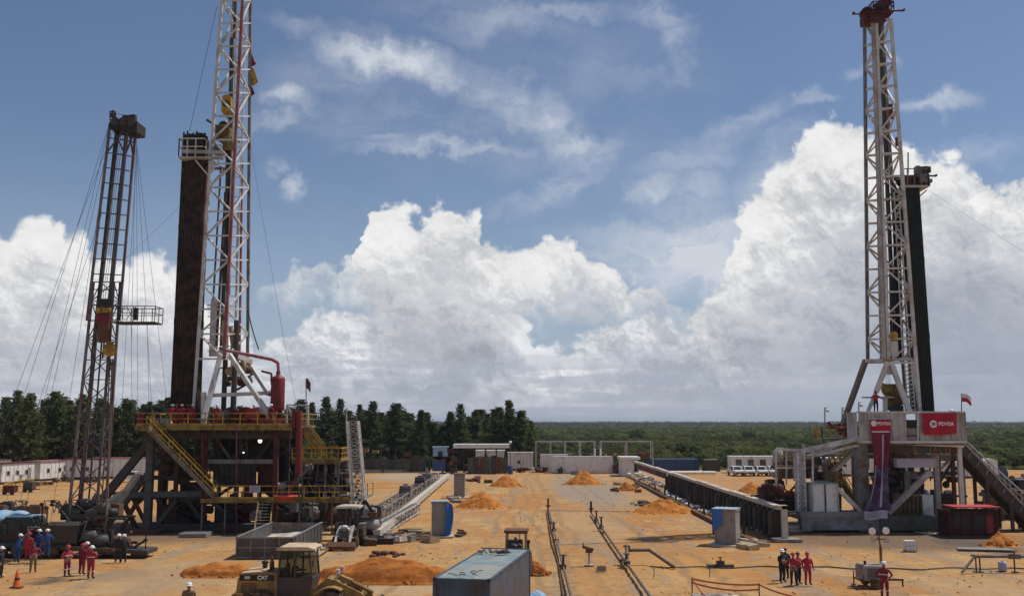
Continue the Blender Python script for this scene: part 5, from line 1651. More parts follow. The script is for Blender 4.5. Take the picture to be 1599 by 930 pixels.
def helmet_mesh(mat):
    m = MB(); m.lathe([(.118, -.01), (.122, .02), (.112, .075), (.08, .115), (.03, .132)], (0, 0, 0), 'Z', 14)
    m.lathe([(.145, -.012), (.145, -.002), (.118, .012)], (0, -.02, 0), 'Z', 14)
    m.box((0, -.13, -.008), (.13, .09, .01)); m.box((0, 0, .125), (.02, .16, .02))
    return m.mesh('helmet', mat)
HEL = {id(mHat): helmet_mesh(mHat), id(mHatR): helmet_mesh(mHatR)}
Lg = (((-.11, -.02, .5), (-.12, .02, .10)), ((.11, -.02, .5), (.12, .02, .10)))
POSES = {
    'stand': (person_mesh((((-.27, .02, 1.15), (-.27, -.07, .93)), ((.27, .02, 1.15), (.27, -.07, .93))), Lg), 0),
    'hips': (person_mesh((((-.36, .06, 1.18), (-.20, -.04, 1.02)), ((.36, .06, 1.18), (.20, -.04, 1.02))), Lg), 0),
    'folded': (person_mesh((((-.27, -.05, 1.16), (-.03, -.19, 1.2)), ((.27, -.05, 1.16), (.03, -.21, 1.16))), Lg), 0),
    'walk': (person_mesh((((-.26, -.1, 1.16), (-.24, -.25, .98)), ((.26, .12, 1.16), (.27, .14, .92))), (((-.1, -.16, .52), (-.1, -.16, .10)), ((.1, .04, .5), (.1, .26, .12))), -.02), -.02),
    'reach': (person_mesh((((-.34, -.06, 1.22), (-.30, -.26, 1.12)), ((.36, -.05, 1.24), (.50, -.2, 1.12))), Lg, -.06), -.06),
    'stoop': (person_mesh((((-.22, -.38, 1.10), (-.16, -.5, .88)), ((.22, -.38, 1.10), (.16, -.5, .88))), (((-.12, -.12, .5), (-.13, .04, .10)), ((.12, -.12, .5), (.13, .04, .10))), -.2), -.2),
}
def person(label, p, face, pose, top, bot, hat=None, group=None, s=1.0, stripe=False):
    """face = heading in degrees, 0 looks towards the viewer"""
    T = thing('person', label, 'person', p, R(face), group, world=False)
    me, lean = POSES[pose]
    b = bpy.data.objects.new('body', me); COL.objects.link(b); b.parent = T
    for i, mt in enumerate((top, bot)):
        b.material_slots[i].link = 'OBJECT'; b.material_slots[i].material = mt
    if hat:
        h = bpy.data.objects.new('helmet', HEL[id(hat)]); COL.objects.link(h); h.parent = T; h.location = (0, lean - .02, 1.70)
    else:
        m = MB(); m.ball((0, lean + .005, 1.71), .098, 10, 6, (.95, 1.1, .8)); m.build('hair', mBlack, T)
    if stripe:
        m = MB(); m.box((0, lean * .6, 1.2), (.40, .27, .045)); 
        for q in (-1, 1): m.box((q * .11, -.0, .42), (.17, .17, .045))
        m.build('reflective_band', mStripe, T)
    T.scale = (s * 1.20, s * 1.16, s * 1.07)
    return T

def people():
    g = G
    # yard, right
    person('person in black clothes and white helmet, left of the group right of centre', g(1222, 909), 30, 'folded', mCovK, mCovK, mHat, s=1.03)
    person('person in dark clothes half hidden behind the white helmeted one in the right yard', g(1227.5, 904), 200, 'stand', mCovK, mCovK, None)
    person('person in red shirt and dark trousers, hands on hips, middle of the right yard group', g(1240, 914), -20, 'hips', mCovR, mCovK, mHatR)
    person('person in red shirt close behind the right shoulder of the one with hands on hips', g(1247, 912), 40, 'folded', mCovR, mCovK, None)
    person('person in full red coverall standing at right end of the right yard group', g(1262, 913), 10, 'stand', mCovR, mCovR, mHatR)
    person('person in maroon coverall and white helmet beside the mobile light tower', g(1382, 934.5), 150, 'hips', mCovD, mCovD, mHat, s=1.04, stripe=True)
    person('person in white shirt behind the far end of the near blue container', A(781, 862, 62).xyz - V((0, 0, A(781, 862, 62).z)), -60, 'hips', mWhiteP, mCovG, mHat)
    # yard, left
    person('person in red standing alone just left of the red coverall pair', g(104, 899), 60, 'hips', mCovR, mCovD, mHatR, stripe=True)
    person('person in maroon coverall, behind in the pair left of the dark clothed two', g(127, 897), 160, 'folded', mCovD, mCovD, mHatR, s=1.02)
    person('person in maroon coverall and white helmet seen between two others', g(134, 893), 200, 'stand', mCovD, mCovD, mHat)
    person('person in bright maroon coverall and white helmet, nearest of the left yard group', g(141, 903), 170, 'folded', mCovR, mCovR, mHat, s=1.04, stripe=True)
    person('person in dark blue overalls and white helmet, left of the two by the trailer tail', g(184, 877), 20, 'stand', mCovK, mCovK, mHat)
    person('person in dark blue overalls and white helmet, right of the two by the trailer tail', g(192, 878), -150, 'stand', mCovK, mCovK, mHat)
    person('person in blue coverall and white helmet, leftmost on the carrier deck', A(25, 878, 70.5), 160, 'stoop', mCovB, mCovB, mHat)
    person('person in red coverall on the carrier deck between the blue ones', A(43, 875, 70.5), 180, 'stand', mCovR, mCovR, mHatR)
    person('person in blue coverall and white helmet beside the red one on the carrier deck', A(59, 870, 71), 170, 'stand', mCovB, mCovB, mHat)
    person('person in blue coverall and white helmet, rightmost on the carrier deck', A(72, 870, 70.5), 200, 'hips', mCovB, mCovB, mHat)
    person('person in khaki trousers and brown top standing in front of the carrier', g(51, 893), 30, 'hips', mCovD, mCovG, None, s=1.0)
    person('person in dark clothes and white helmet at the left edge of the picture', g(0, 902), 90, 'stand', mCovK, mCovK, mHat)
    # left rig floor
    zf = A(300, 664, 90).z
    def onfloor(x, Y): p = A(x, 660, Y); return V((p.x, Y, zf))
    g_ = 'crew behind the yellow railing of the left rig floor'
    person('dark clothed person at left end of the left rig floor beside the red cabinet', onfloor(229, 92), 10, 'stand', mCovK, mCovK, None, g_)
    person('dark clothed person right of the white cabin end on the left rig floor', onfloor(246, 92), 0, 'hips', mCovK, mCovK, None, g_)
    for i, x in enumerate((268, 275, 283, 293, 300)):
        person('person in red coverall in the row under the brown pipe stack', onfloor(x, 92 + .5 * (i % 2)), (20, -30, 170, 0, 40)[i], ('stand', 'folded', 'hips', 'stand', 'walk')[i], mCovR, mCovR, mHatR if i % 2 else mHat, g_)
    person('person in red coverall left of the slanting white mast leg on the left rig floor', onfloor(338, 91.5), 0, 'stand', mCovR, mCovR, mHat, g_)
    person('person in red coverall at the railing above the lit lamp', onfloor(396, 91), 0, 'hips', mCovR, mCovR, mHat, g_)
    person('person in red coverall at foot of the red vessel', onfloor(423, 91), -30, 'stand', mCovD, mCovD, mHat, g_)
    # right rig
    zw = A(1368, 646, 93).z
    person('person in red shirt with arms stretched out on top of the right rig wall', V((A(1368, 640, 92).x, 92, A(0, 644, 92).z)), 0, 'reach', mCovR, mCovK, mHatR, s=1.02)
    person('person in red overalls at foot of the slanting leg on the yellow side deck', V((A(1330, 680, 99.5).x, 99.5, A(0, 683, 99).z)), 20, 'stand', mCovR, mCovR, mHatR)
people()

# ================================================================== near container
def corrug(m, p, q, h, depth, pitch, nrm):
    """trapezoid corrugated wall from p to q (plan), height h"""
    p, q = V(p), V(q); L = (q - p).length; d = (q - p) / L; n = int(L / pitch)
    pts = []
    for i in range(n):
        s = i * L / n; w = L / n
        pts += [(s, 0), (s + w * .3, 0), (s + w * .45, depth), (s + w * .85, depth)]
    pts.append((L, 0))
    lo = [p + d * s + nrm * o for s, o in pts]; hi = [v + V((0, 0, h)) for v in lo]
    k = len(pts)
    m.add(lo + hi, [(i, i + 1, k + i + 1, k + i) for i in range(k - 1)])

def container(name, label, loc, rz, L, Wd, H, mside, mfront, mroof, mframe, group=None, detail=True, pitch=.28):
    """long axis local X, centre at loc"""
    T = thing(name, label, 'container', loc, rz, group, world=False)
    hx, hy = L / 2, Wd / 2
    z0, z1 = .16, H - .06
    for s in (-1, 1):
        m = MB(); corrug(m, (-hx + .1, s * (hy - .02), z0), (hx - .1, s * (hy - .02), z0), z1 - z0, .036, pitch, V((0, -s, 0)))
        m.build('side_wall', mside, T)
    m = MB(); corrug(m, (-hx + .02, -hy + .1, z0), (-hx + .02, hy - .1, z0), z1 - z0, .036, pitch, V((1, 0, 0))); m.build('end_wall', mfront, T)
    m = MB(); m.bb((hx - .06, -hy + .1, z0), (hx - .03, 0 - .01, z1)); m.bb((hx - .06, .01, z0), (hx - .03, hy - .1, z1)); dr = m.build('end_door', mfront, T)
    m = MB()
    for y in (-.75, -.3, .3, .75): m.tube((hx - .0, y, z0), (hx - .0, y, z1), .02)
    m.build('locking_bar', mframe, dr)
    m = MB()
    nx = 14 if detail else 2
    rr = random.Random(9)
    m.grid(lambda u, v: V((-hx + .08 + u * (L - .16), -hy + .08 + v * (Wd - .16), H - .045 - .03 * math.sin(u * 3.14159 * nx) ** 2 * math.sin(v * 3.14159))), nx * 4 if detail else 4, 8, smooth=False)
    m.build('roof_sheet', mroof, T)
    for sx in (-1, 1):
        for sy in (-1, 1):
            m = MB(); m.box((sx * (hx - .07), sy * (hy - .07), H / 2), (.15, .15, H))
            for z in (.08, H - .07): m.box((sx * (hx - .09), sy * (hy - .08), z), (.19, .17, .14))
            m.build('corner_post', mframe, T)
    for sy in (-1, 1):
        for z in (.08, H - .05): beamp(T, 'rail', (-hx, sy * (hy - .04), z), (hx, sy * (hy - .04), z), .09, mframe, .1)
    for sx in (-1, 1):
        for z in (.08, H - .05): beamp(T, 'rail', (sx * (hx - .04), -hy, z), (sx * (hx - .04), hy, z), .09, mframe, .1)
    return T

def near_container():
    H = 2.75
    def Gz(px, py): return G(px, py, H)
    fl, fr, br = Gz(670, 898), Gz(765, 904), Gz(828, 856)
    # axis of the box from the right top edge
    d = (br - fr); d.z = 0; rz = math.atan2(d.y, d.x)
    L = min(12.6, d.length); d.normalize(); n = V((-d.y, d.x, 0))
    Wd = 2.6
    c = fr + d * L / 2 + n * Wd / 2; c.z = 0
    T = container('shipping_container', 'weathered blue steel container with dusty pale roof at bottom of the picture', c, rz, L, Wd, H, mBlueS, mBlueC, mBlueT, mBlueC)
    rr = random.Random(4)
    top = H + .0
    # rubbish lying on the roof
    def loc(u, v): return c + d * (u - .5) * L + n * (v - .5) * Wd + V((0, 0, top))
    t = thing('wire_heap', 'tangle of rusty wire and rods on the near corner of the blue container roof', 'scrap', loc(.09, .5))
    for k in range(7):
        a = loc(.09, .5) + V((rr.uniform(-.6, .6), rr.uniform(-.5, .5), .02 + rr.random() * .12))
        ang = rr.uniform(0, 3.1); q = V((math.cos(ang), math.sin(ang), rr.uniform(-.05, .2))) * rr.uniform(.2, .5)
        m = MB(); m.path([a, a + q * .5 + V((0, 0, .04)), a + q], .022, 5); m.build('rod', mBrown if k % 3 else mDark, t)
    t = thing('wire_heap', 'dark scrap pieces near the far end of the blue container roof', 'scrap', loc(.8, .7))
    for k in range(12):
        a = loc(.8, .68) + V((rr.uniform(-1.0, .8), rr.uniform(-.5, .5), .04))
        if k < 4: m = MB(); m.box(a + V((0, 0, .06)), (rr.uniform(.2, .5), .25, .14), rr.uniform(0, 3)); m.build('block', mDark if k % 2 else mTan, t)
        else:
            ang = rr.uniform(0, 3.1); q = V((math.cos(ang), math.sin(ang), rr.uniform(0, .5))) * rr.uniform(.3, .6)
            m = MB(); m.path([a, a + q], .03, 5); m.build('rod', mBrown, t)
    p = G(824, 931); 
    t = thing('blue_bag', 'crumpled pale blue sheet on the ground by the right side of the blue container', 'sheet', p + V((.4, 0, 0)))
    m = MB(); m.grid(lambda u, v: p + V((.1 + u * .9, v * .7, .25 * math.sin(u * 3.1) * math.sin(v * 3.1) + .05 * math.sin(u * 20) * math.sin(v * 17) + .03)), 14, 12); m.build('sheet', mBlueL, t)
near_container()

# ================================================================== machines
def wheel(T, name, c, r, w, mrim, seg=22, lugs=0):
    """wheel with axle along local Y"""
    c = V(c)
    m = MB(); m.lathe([(r * .55, -w / 2), (r * .86, -w / 2), (r * .97, -w * .38), (r, -w * .2), (r, w * .2), (r * .97, w * .38), (r * .86, w / 2), (r * .55, w / 2)], c, 'Y', seg)
    if lugs:
        for k in range(lugs):
            a = 6.2832 * k / lugs
            for s in (-1, 1):
                b = a + s * .05
                q = c + V((math.cos(b) * r * .995, s * w * .24, math.sin(b) * r * .995))
                t = V((-math.sin(b), s * .5, math.cos(b))).normalized()
                m.beam(q - V((0, w * .24 * s, 0)), q + V((0, w * .2 * s, 0)), .09, .07, up=(math.cos(b), 0, math.sin(b)))
    t_ = m.build(name, mTyre, T)
    m = MB(); m.lathe([(r * .1, -w * .42), (r * .3, -w * .40), (r * .32, -w * .22), (r * .5, -w * .2), (r * .56, -w * .46), (r * .56, w * .46), (r * .5, w * .3), (r * .1, w * .3)], c, 'Y', 18)
    for k in range(6):
        a = k * 1.047; m.tube(c + V((math.cos(a) * r * .22, -w * .46, math.sin(a) * r * .22)), c + V((math.cos(a) * r * .22, -w * .38, math.sin(a) * r * .22)), .03, seg=6)
    m.build('rim', mrim, t_)
    return t_

def loader():
    """articulated wheel loader, front towards local +X, seen from its right side (local -Y)"""
    Y = 50.6
    x0 = A(376, 900, Y).x
    T = thing('wheel_loader', 'dusty yellow wheel loader with square cab, seen from the side beside the blue container', 'wheel loader', (x0, Y, 0), R(-2), world=False)
    P = lambda n, mt, par=T: (lambda m: m.build(n, mt, par))
    hw = 1.25
    # rear frame, counterweight and hood
    m = MB(); m.prism([(0, .75), (.35, .6), (2.9, .65), (2.9, 1.2), (0, 1.25)], -hw * .8, hw * .8); m.build('rear_frame', mLoad, T)
    m = MB(); m.prism([(-.18, .8), (.45, .72), (.45, 1.45), (.0, 1.45), (-.18, 1.25)], -hw * .95, hw * .95); m.build('counterweight', mLoad, T)
    m = MB(); m.prism([(.05, 1.3), (2.05, 1.3), (2.05, 2.42), (1.5, 2.40), (.35, 2.32), (.12, 2.1)], -hw * .72, hw * .72); hood = m.build('hood', mLoad, T)
    m = MB(); m.prism([(.28, 2.335), (1.5, 2.42), (1.5, 2.47), (.28, 2.38)], -hw * .7, hw * .7); m.build('hood_top', mLoadL, hood)
    m = MB(); m.bb((.22, -hw * .72 - .02, 2.02), (1.95, -hw * .72, 2.30)); dec = m.build('black_decal', mBlack, hood)
    me = text_mesh('CAT', .26, 'lettering', .008); me.materials.append(mHat)
    o = bpy.data.objects.new('lettering', me); COL.objects.link(o); o.parent = dec; o.location = (1.35, -hw * .72 - .035, 2.16); o.rotation_euler = (R(90), 0, 0)
    me = text_mesh('950', .18, 'lettering', .004); me.materials.append(mHat)
    o = bpy.data.objects.new('lettering', me); COL.objects.link(o); o.parent = dec; o.location = (.6, -hw * .72 - .035, 2.16); o.rotation_euler = (R(90), 0, 0)
    m = MB()
    for k in range(7): m.bb((.3, -hw * .72 - .025, 1.42 + k * .075), (1.0, -hw * .72 - .005, 1.455 + k * .075))
    m.build('side_grille', mDark, hood)
    m = MB(); m.tube((1.62, -.3, 2.4), (1.62, -.3, 3.02), .075); m.tube((1.62, -.3, 3.0), (1.55, -.3, 3.14), .065); m.tube((1.62, -.3, 2.5), (1.62, -.3, 2.85), .12); m.build('exhaust_pipe', mBrown, T)
    m = MB(); m.lathe([(.12, 0), (.12, .25), (.17, .27), (.17, .38), (.05, .42)], (1.1, .35, 2.4), 'Z', 12); m.build('air_intake', mBlack, T)
    # cab
    cx0, cx1, cz0, cz1 = 2.05, 3.72, 1.55, 3.45
    m = MB(); m.prism([(cx0, 1.25), (cx1 - .1, 1.25), (cx1 + .06, 2.15), (cx0, 2.15)], -.82, .82); m.build('cab_base', mDark, T)
    cab = MB()
    for sy in (-1, 1):
        for (xa, xb) in ((cx0 + .04, cx0 + .1), (cx0 + .85, cx0 + .85), (cx1, cx1 - .14)):
            cab.beam((xa, sy * .8, 2.1), (xb, sy * .78, cz1), .085)
        cab.beam((cx0, sy * .8, 2.12), (cx1, sy * .8, 2.12), .09); cab.beam((cx0 + .06, sy * .78, cz1 - .04), (cx1 - .14, sy * .78, cz1 - .04), .1)
    for x in (cx0 + .05, cx1 - .1): cab.beam((x, -.8, cz1 - .04), (x, .8, cz1 - .04), .1); cab.beam((x, -.8, 2.12), (x, .8, 2.12), .09)
    cb = cab.build('cab_frame', mDark, T)
    for (a, b) in (((cx0 + .10, -.79, 2.16), (cx0 + .80, -.785, 3.36)), ((cx0 + .90, -.79, 2.16), (cx1 - .10, -.785, 3.36)), ((cx0 + .10, .785, 2.16), (cx0 + .80, .79, 3.36)), ((cx0 + .90, .785, 2.16), (cx1 - .10, .79, 3.36)),
                   ((cx0 + .06, -.74, 2.16), (cx0 + .07, .74, 3.36)), ((cx1 - .06, -.74, 2.16), (cx1 - .05, .74, 3.36))):
        m = MB(); m.bb(a, b); m.build('window', mGlassC, cb)
    m = MB(); m.prism([(cx0 - .08, cz1), (cx1 + .06, cz1), (cx1 + .1, cz1 + .07), (cx1 - .2, cz1 + .17), (cx0 + .1, cz1 + .17), (cx0 - .1, cz1 + .08)], -.92, .92); m.build('cab_roof', mLoadL, T)
    m = MB(); m.box((cx0 + .55, 0, 2.05), (.5, .5, .14)); m.box((cx0 + .3, 0, 2.4), (.12, .5, .65)); m.build('seat', mBlack, T)
    m = MB(); m.tube((cx1 - .55, 0, 1.6), (cx1 - .65, 0, 2.4), .04); m.lathe([(.19, -.02), (.22, 0), (.19, .02)], (cx1 - .66, 0, 2.42), 'Z', 14); m.build('steering_wheel', mBlack, T)
    m = MB(); m.tube((cx1 - .1, -.86, 2.9), (cx1 + .15, -1.15, 2.95), .02); m.box((cx1 + .15, -1.2, 2.9), (.05, .22, .34)); m.build('mirror', mBlack, T)
    for sy in (-.6, .6):
        m = MB(); m.lathe([(.04, .0), (.10, .05), (.10, .12)], (cx1 + .02, sy, cz1 + .02), 'X', 10); m.build('work_lamp', mHat, T)
    # steps
    m = MB(); 
    for z in (.75, 1.05): m.box((2.75, -1.15, z), (.5, .28, .05))
    m.beam((2.52, -1.15, .7), (2.52, -1.15, 1.45), .05); m.beam((2.98, -1.15, .7), (2.98, -1.15, 1.45), .05); m.build('steps', mDark, T)
    m = MB(); m.path([(2.0, -.98, 1.3), (2.0, -1.05, 2.3), (1.2, -1.05, 2.6), (.4, -.95, 2.5)], .025); m.build('handrail', mLoad, T)
    # fenders
    for (xc, z0, mt) in ((4.75, .82, mLoad),):
        for sy in (-1, 1):
            m = MB(); n = 10
            pts = []
            for k in range(n + 1):
                a = R(58 + 92 * k / n); pts.append((xc + math.cos(a) * .98, z0 + math.sin(a) * .95))
            for k in range(n):
                a, b = pts[k], pts[k + 1]
                m.beam((a[0], sy * 1.08, a[1]), (b[0], sy * 1.08, b[1]), .56, .05)
            m.build('fender', mt, T)
    # front frame and arms
    m = MB(); m.prism([(3.0, .7), (5.3, .65), (5.5, 1.1), (5.0, 1.95), (4.4, 2.1), (3.9, 1.7), (3.2, 1.3)], -.55, .55); m.build('front_frame', mLoad, T)
    m = MB(); m.lathe([(.22, .6), (.22, 1.5)], (3.15, 0, 0), 'Z', 12); m.build('hinge', mDark, T)
    for sy in (-1, 1):
        m = MB(); m.prism([(4.55, 1.75), (4.9, 2.0), (6.1, 1.45), (6.9, .75), (6.75, .42), (5.9, .95), (4.7, 1.5)], sy * .62 - .06, sy * .62 + .06); m.build('lift_arm', mLoad, T)
        m = MB(); m.tube((4.2, sy * .6, 1.05), (5.3, sy * .6, 1.35), .09); m.tube((5.2, sy * .6, 1.32), (5.9, sy * .6, 1.5), .05); m.build('hydraulic_cylinder', mBlack, T)
    m = MB(); m.prism([(4.6, 2.0), (5.0, 2.18), (5.6, 1.95), (5.5, 1.75)], -.2, .2); m.tube((5.3, 0, 1.95), (6.6, 0, 1.35), .1); m.build('bucket_linkage', mLoad, T)
    m = MB(); m.beam((6.1, -.7, 1.3), (6.1, .7, 1.3), .18); m.build('cross_tube', mLoad, T)
    for sy in (-.55, .55):
        m = MB(); m.tube((4.9, sy, 1.9), (4.9, sy, 2.35), .03); m.box((4.95, sy, 2.42), (.14, .26, .2)); m.build('headlamp', mWhiteD, T)
    # bucket
    m = MB()
    pr = [(6.75, 1.0), (6.72, .55), (6.85, .18), (7.2, .03), (8.0, .04), (8.0, .09), (7.25, .1), (6.95, .25), (6.84, .56), (6.87, 1.0)]
    m.prism(pr, -1.4, 1.4)
    bk = m.build('bucket', mDark, T)
    for sy in (-1.4, 1.36):
        m = MB(); m.prism([(6.8, 1.05), (6.75, .5), (6.9, .15), (7.2, .05), (7.95, .06), (7.3, .75)], sy, sy + .04); m.build('bucket_side', mDark, bk)
    for k in range(8):
        m = MB(); m.box((8.08, -1.25 + k * .357, .06), (.24, .08, .06)); m.build('tooth', mWhiteD, bk)
    for xc in (1.35, 4.75):
        for sy in (-1, 1): wheel(T, 'tyre', (xc, sy * 1.05, .80), .80, .62, mLoad, lugs=22)
    # driver sits in the cab
    D = thing('person', 'driver in red sitting in the cab of the yellow wheel loader', 'person', V(T.location) + V((cx0 + .55, 0, 1.20)), R(88), None, world=False)
    me = skin_body([(0, 0, .92), (0, 0, 1.1), (0, -.03, 1.32), (0, -.04, 1.46), (0, -.05, 1.54), (0, -.06, 1.62), (0, -.05, 1.71),
                    (-.2, -.03, 1.38), (-.26, -.22, 1.2), (-.15, -.42, 1.22), (.2, -.03, 1.38), (.26, -.22, 1.2), (.15, -.42, 1.22),
                    (-.1, -.05, .9), (-.14, -.45, .95), (-.14, -.5, .55), (-.14, -.62, .5), (.1, -.05, .9), (.14, -.45, .95), (.14, -.5, .55), (.14, -.62, .5)],
                   [(0, 1), (1, 2), (2, 3), (3, 4), (4, 5), (5, 6), (2, 7), (7, 8), (8, 9), (2, 10), (10, 11), (11, 12), (0, 13), (13, 14), (14, 15), (15, 16), (0, 17), (17, 18), (18, 19), (19, 20)],
                   [(.17, .12), .14, (.18, .12), .06, .065, (.08, .09), .075, .07, .05, .035, .07, .05, .035, .1, .07, .055, .045, .1, .07, .055, .045], 0)
    for m_ in (mCovR, mSkin): me.materials.append(m_)
    for p in me.polygons:
        p.material_index = 1 if p.center.z > 1.52 or p.center.y < -.38 and p.center.z > 1.1 else 0
        p.use_smooth = True
    b = bpy.data.objects.new('body', me); COL.objects.link(b); b.parent = D
    h = bpy.data.objects.new('helmet', HEL[id(mHat)]); COL.objects.link(h); h.parent = D; h.location = (0, -.06, 1.70)

def clearglass():
    m = bpy.data.materials.new('dusty_cab_glass'); m.use_nodes = True
    nt = m.node_tree; b = nt.nodes['Principled BSDF']
    b.inputs['Base Color'].default_value = (0.03, 0.04, 0.04, 1); b.inputs['Roughness'].default_value = 0.1
    tr = nt.nodes.new('ShaderNodeBsdfTransparent'); tr.inputs[0].default_value = (.8, .84, .82, 1)
    mx = nt.nodes.new('ShaderNodeMixShader'); mx.inputs[0].default_value = 0.24
    nt.links.new(tr.outputs[0], mx.inputs[1]); nt.links.new(b.outputs[0], mx.inputs[2])
    nt.links.new(mx.outputs[0], nt.nodes['Material Output'].inputs[0])
    return m
mGlassC = clearglass()
loader()

def heap(name, label, c, rx, ry, h, mat, seed=0, cat='sand heap', n=44, ridge=False):
    """loose heap; c on the ground"""
    m = MB(); c = V(c)
    def fn(u, v):
        x, y = u * 2 - 1, v * 2 - 1
        r = math.sqrt(x * x + y * y)
        ang = math.atan2(y, x)
        rr = r / (0.86 + .14 * mnoise.noise(V((math.cos(ang) * 1.6, math.sin(ang) * 1.6, seed))))
        z = max(0.0, 1 - rr)
        z = z ** (0.9 if not ridge else .38)
        if not ridge: z = min(z, .86 + .1 * mnoise.noise(V((x * 4, y * 4, seed))))
        z *= 1 + .34 * mnoise.noise(V((x * 3.2, y * 3.2, seed + 2)))
        z += .10 * max(0, 1.25 - r) * (1 if r < 1 else .5)
        z += (.09 * mnoise.noise(V((x * 11, y * 11, seed))) + .03 * mnoise.noise(V((x * 25, y * 25, seed)))) * min(1, z * 4)
        return c + V((x * rx, y * ry, z * h - .06))
    m.grid(fn, n, n)
    rr = random.Random(seed)
    for k in range(60):     # clods that rolled down
        a = rr.uniform(0, 6.28); q = rr.uniform(.6, 1.12); s = rr.uniform(.05, .13)
        m.ball(c + V((math.cos(a) * rx * q, math.sin(a) * ry * q, max(0, .95 - q) * h * .8)), s, 5, 3)
    return tag(m.build(name, mat), label, cat)
mSand = M('fresh_orange_sand', (0.46, 0.165, 0.035), 0.95, var=.35, scale=1.8, dirt=(0.50, 0.23, 0.07), damt=.4, bump=.9, bscale=5, spec=.1)
mSandD = M('damp_orange_sand', (0.42, 0.145, 0.032), 0.95, var=.35, scale=2.2, dirt=(0.30, 0.12, 0.04), damt=.4, bump=1.0, bscale=6, spec=.1)

def heaps():
    def H_(label, x, yb, half, ytop, mat=mSand, seed=0, ridge=False, ryf=.7, cat='sand heap'):
        p = G(x, yb); S = p.y / F; rx = half * S; ry = rx * ryf
        c = G(x, yb) + V((0, ry, 0)); h = A(x, ytop, c.y).z
        heap('sand_heap', label, c, rx * 1.22, ry * 1.1, h, mat, seed, cat, ridge=ridge)
    H_('broad conical orange sand heap right of the grey pillar row on the left', 750, 794, 38, 768, seed=1)
    H_('pointed orange sand heap in front of the white roofed shed', 790, 760, 24, 741, seed=2)
    H_('orange sand heap in front of the long white container', 912, 757, 28, 735, seed=3)
    H_('wide orange sand heap left of the long cellar wall on the right', 1040, 802, 46, 778, seed=4)
    H_('low brownish mound just left of the far end of the long wall', 980, 766, 16, 752, mSandD, 5)
    H_('long dark orange bank of spoil behind the wheel loader', 600, 910, 104, 872, mSandD, 6, True, .32)
    H_('low orange spoil patch left of the wheel loader', 335, 900, 56, 879, mSandD, 7, True, .4)
    H_('small orange spoil bank right of the blue container', 836, 896, 18, 877, mSandD, 8, True, .6)
    H_('small yellowish sand heap at right end of the red hut', 1571, 852, 24, 830, mSand, 9)
    H_('low orange heap left of the red loading arm', 1180, 770, 26, 752, mSand, 10)
    # lumps along the crest of the long bank
    t = thing('clod_pile', 'dark lumps lying on the crest of the spoil bank', 'clods', G(600, 880))
    rr = random.Random(2)
    for k in range(16):
        x = rr.choice((586, 592, 598, 613, 619, 626)) + rr.uniform(-4, 4); q = A(x, 869, 68.3 + rr.uniform(-.5, .5)); q.z = rr.uniform(.75, 1.0)
        m = MB(); m.ball(q, rr.uniform(.12, .25), 7, 5, (1.4, 1, .7)); m.build('clod', mBrown, t)
heaps()

def skip_tank():
    Y = 72.8
    a, b = A(368, 865, Y), A(460, 838, Y)
    x0, x1, h = a.x, b.x, b.z; D = 10.6
    T = thing('open_tank', 'open topped dark steel tank holding pale sand, in front of the left rig', 'tank', (x0, Y, 0))
    t = .1
    m = MB(); m.bb((x0, Y, .05), (x1, Y + t, h)); w = m.build('front_wall', mSlate, T)
    m = MB(); m.bb((x0 - .04, Y - .08, h - .1), (x1 + .04, Y, h + .02)); m.bb((x0 - .02, Y - .07, h * .50), (x1 + .02, Y, h * .56)); m.bb((x0, Y - .07, .03), (x1, Y, .15))
    for k in range(5): m.bb((x0 + (x1 - x0 - .08) * k / 4, Y - .06, .05), (x0 + (x1 - x0 - .08) * k / 4 + .08, Y, h))
    m.build('wall_rib', mGrey, w)
    for (xa, s) in ((x0, -1), (x1 - t, 1)):
        m = MB(); m.bb((xa, Y + t, .05), (xa + t, Y + D, h)); w = m.build('side_wall', mSlate, T)
        m = MB(); xo = xa + (t if s > 0 else -.06)
        for k in range(8): m.bb((xo, Y + .3 + k * 1.38, .05), (xo + .06, Y + .42 + k * 1.38, h))
        m.bb((xa - .04, Y, h), (xa + t + .04, Y + D, h + .06)); m.build('wall_rib', mGrey, w)
    m = MB(); m.bb((x0 + t, Y + D - t, .05), (x1 - t, Y + D, h)); m.build('back_wall', mGrey, T)
    m = MB(); m.bb((x0, Y, .02), (x1, Y + D, .1)); m.build('tank_floor', mDark, T)
    f = MB(); rr = random.Random(3)
    f.grid(lambda u, v: V((x0 + t + u * (x1 - x0 - 2 * t), Y + t + v * (D - 2 * t), .55 + .35 * v + .12 * mnoise.noise(V((u * 3, v * 5, 1))) - (.25 * (1 - u)))), 16, 24)
    f.build('sand_fill', mConcL, T)
    # scaffold tray beside it, and loose steel
    t2 = thing('steel_trough', 'low steel trough of scrap beside right wall of the open tank', 'trough', G(478, 868))
    m = MB(); p = G(478, 870); m.bb((p.x - .5, p.y, .1), (p.x + .9, p.y + 5, .2)); m.build('tray', mTan, t2)
    for k in range(12):
        q = V((p.x + rr.uniform(-.4, .8), p.y + rr.uniform(.3, 4.8), .25)); m = MB(); m.beam(q, q + V((rr.uniform(-.5, .5), rr.uniform(-.9, .9), rr.uniform(.0, .5))), .07); m.build('steel_bar', rr.choice((mBrown, mGrey, mDark)), t2)
skip_tank()

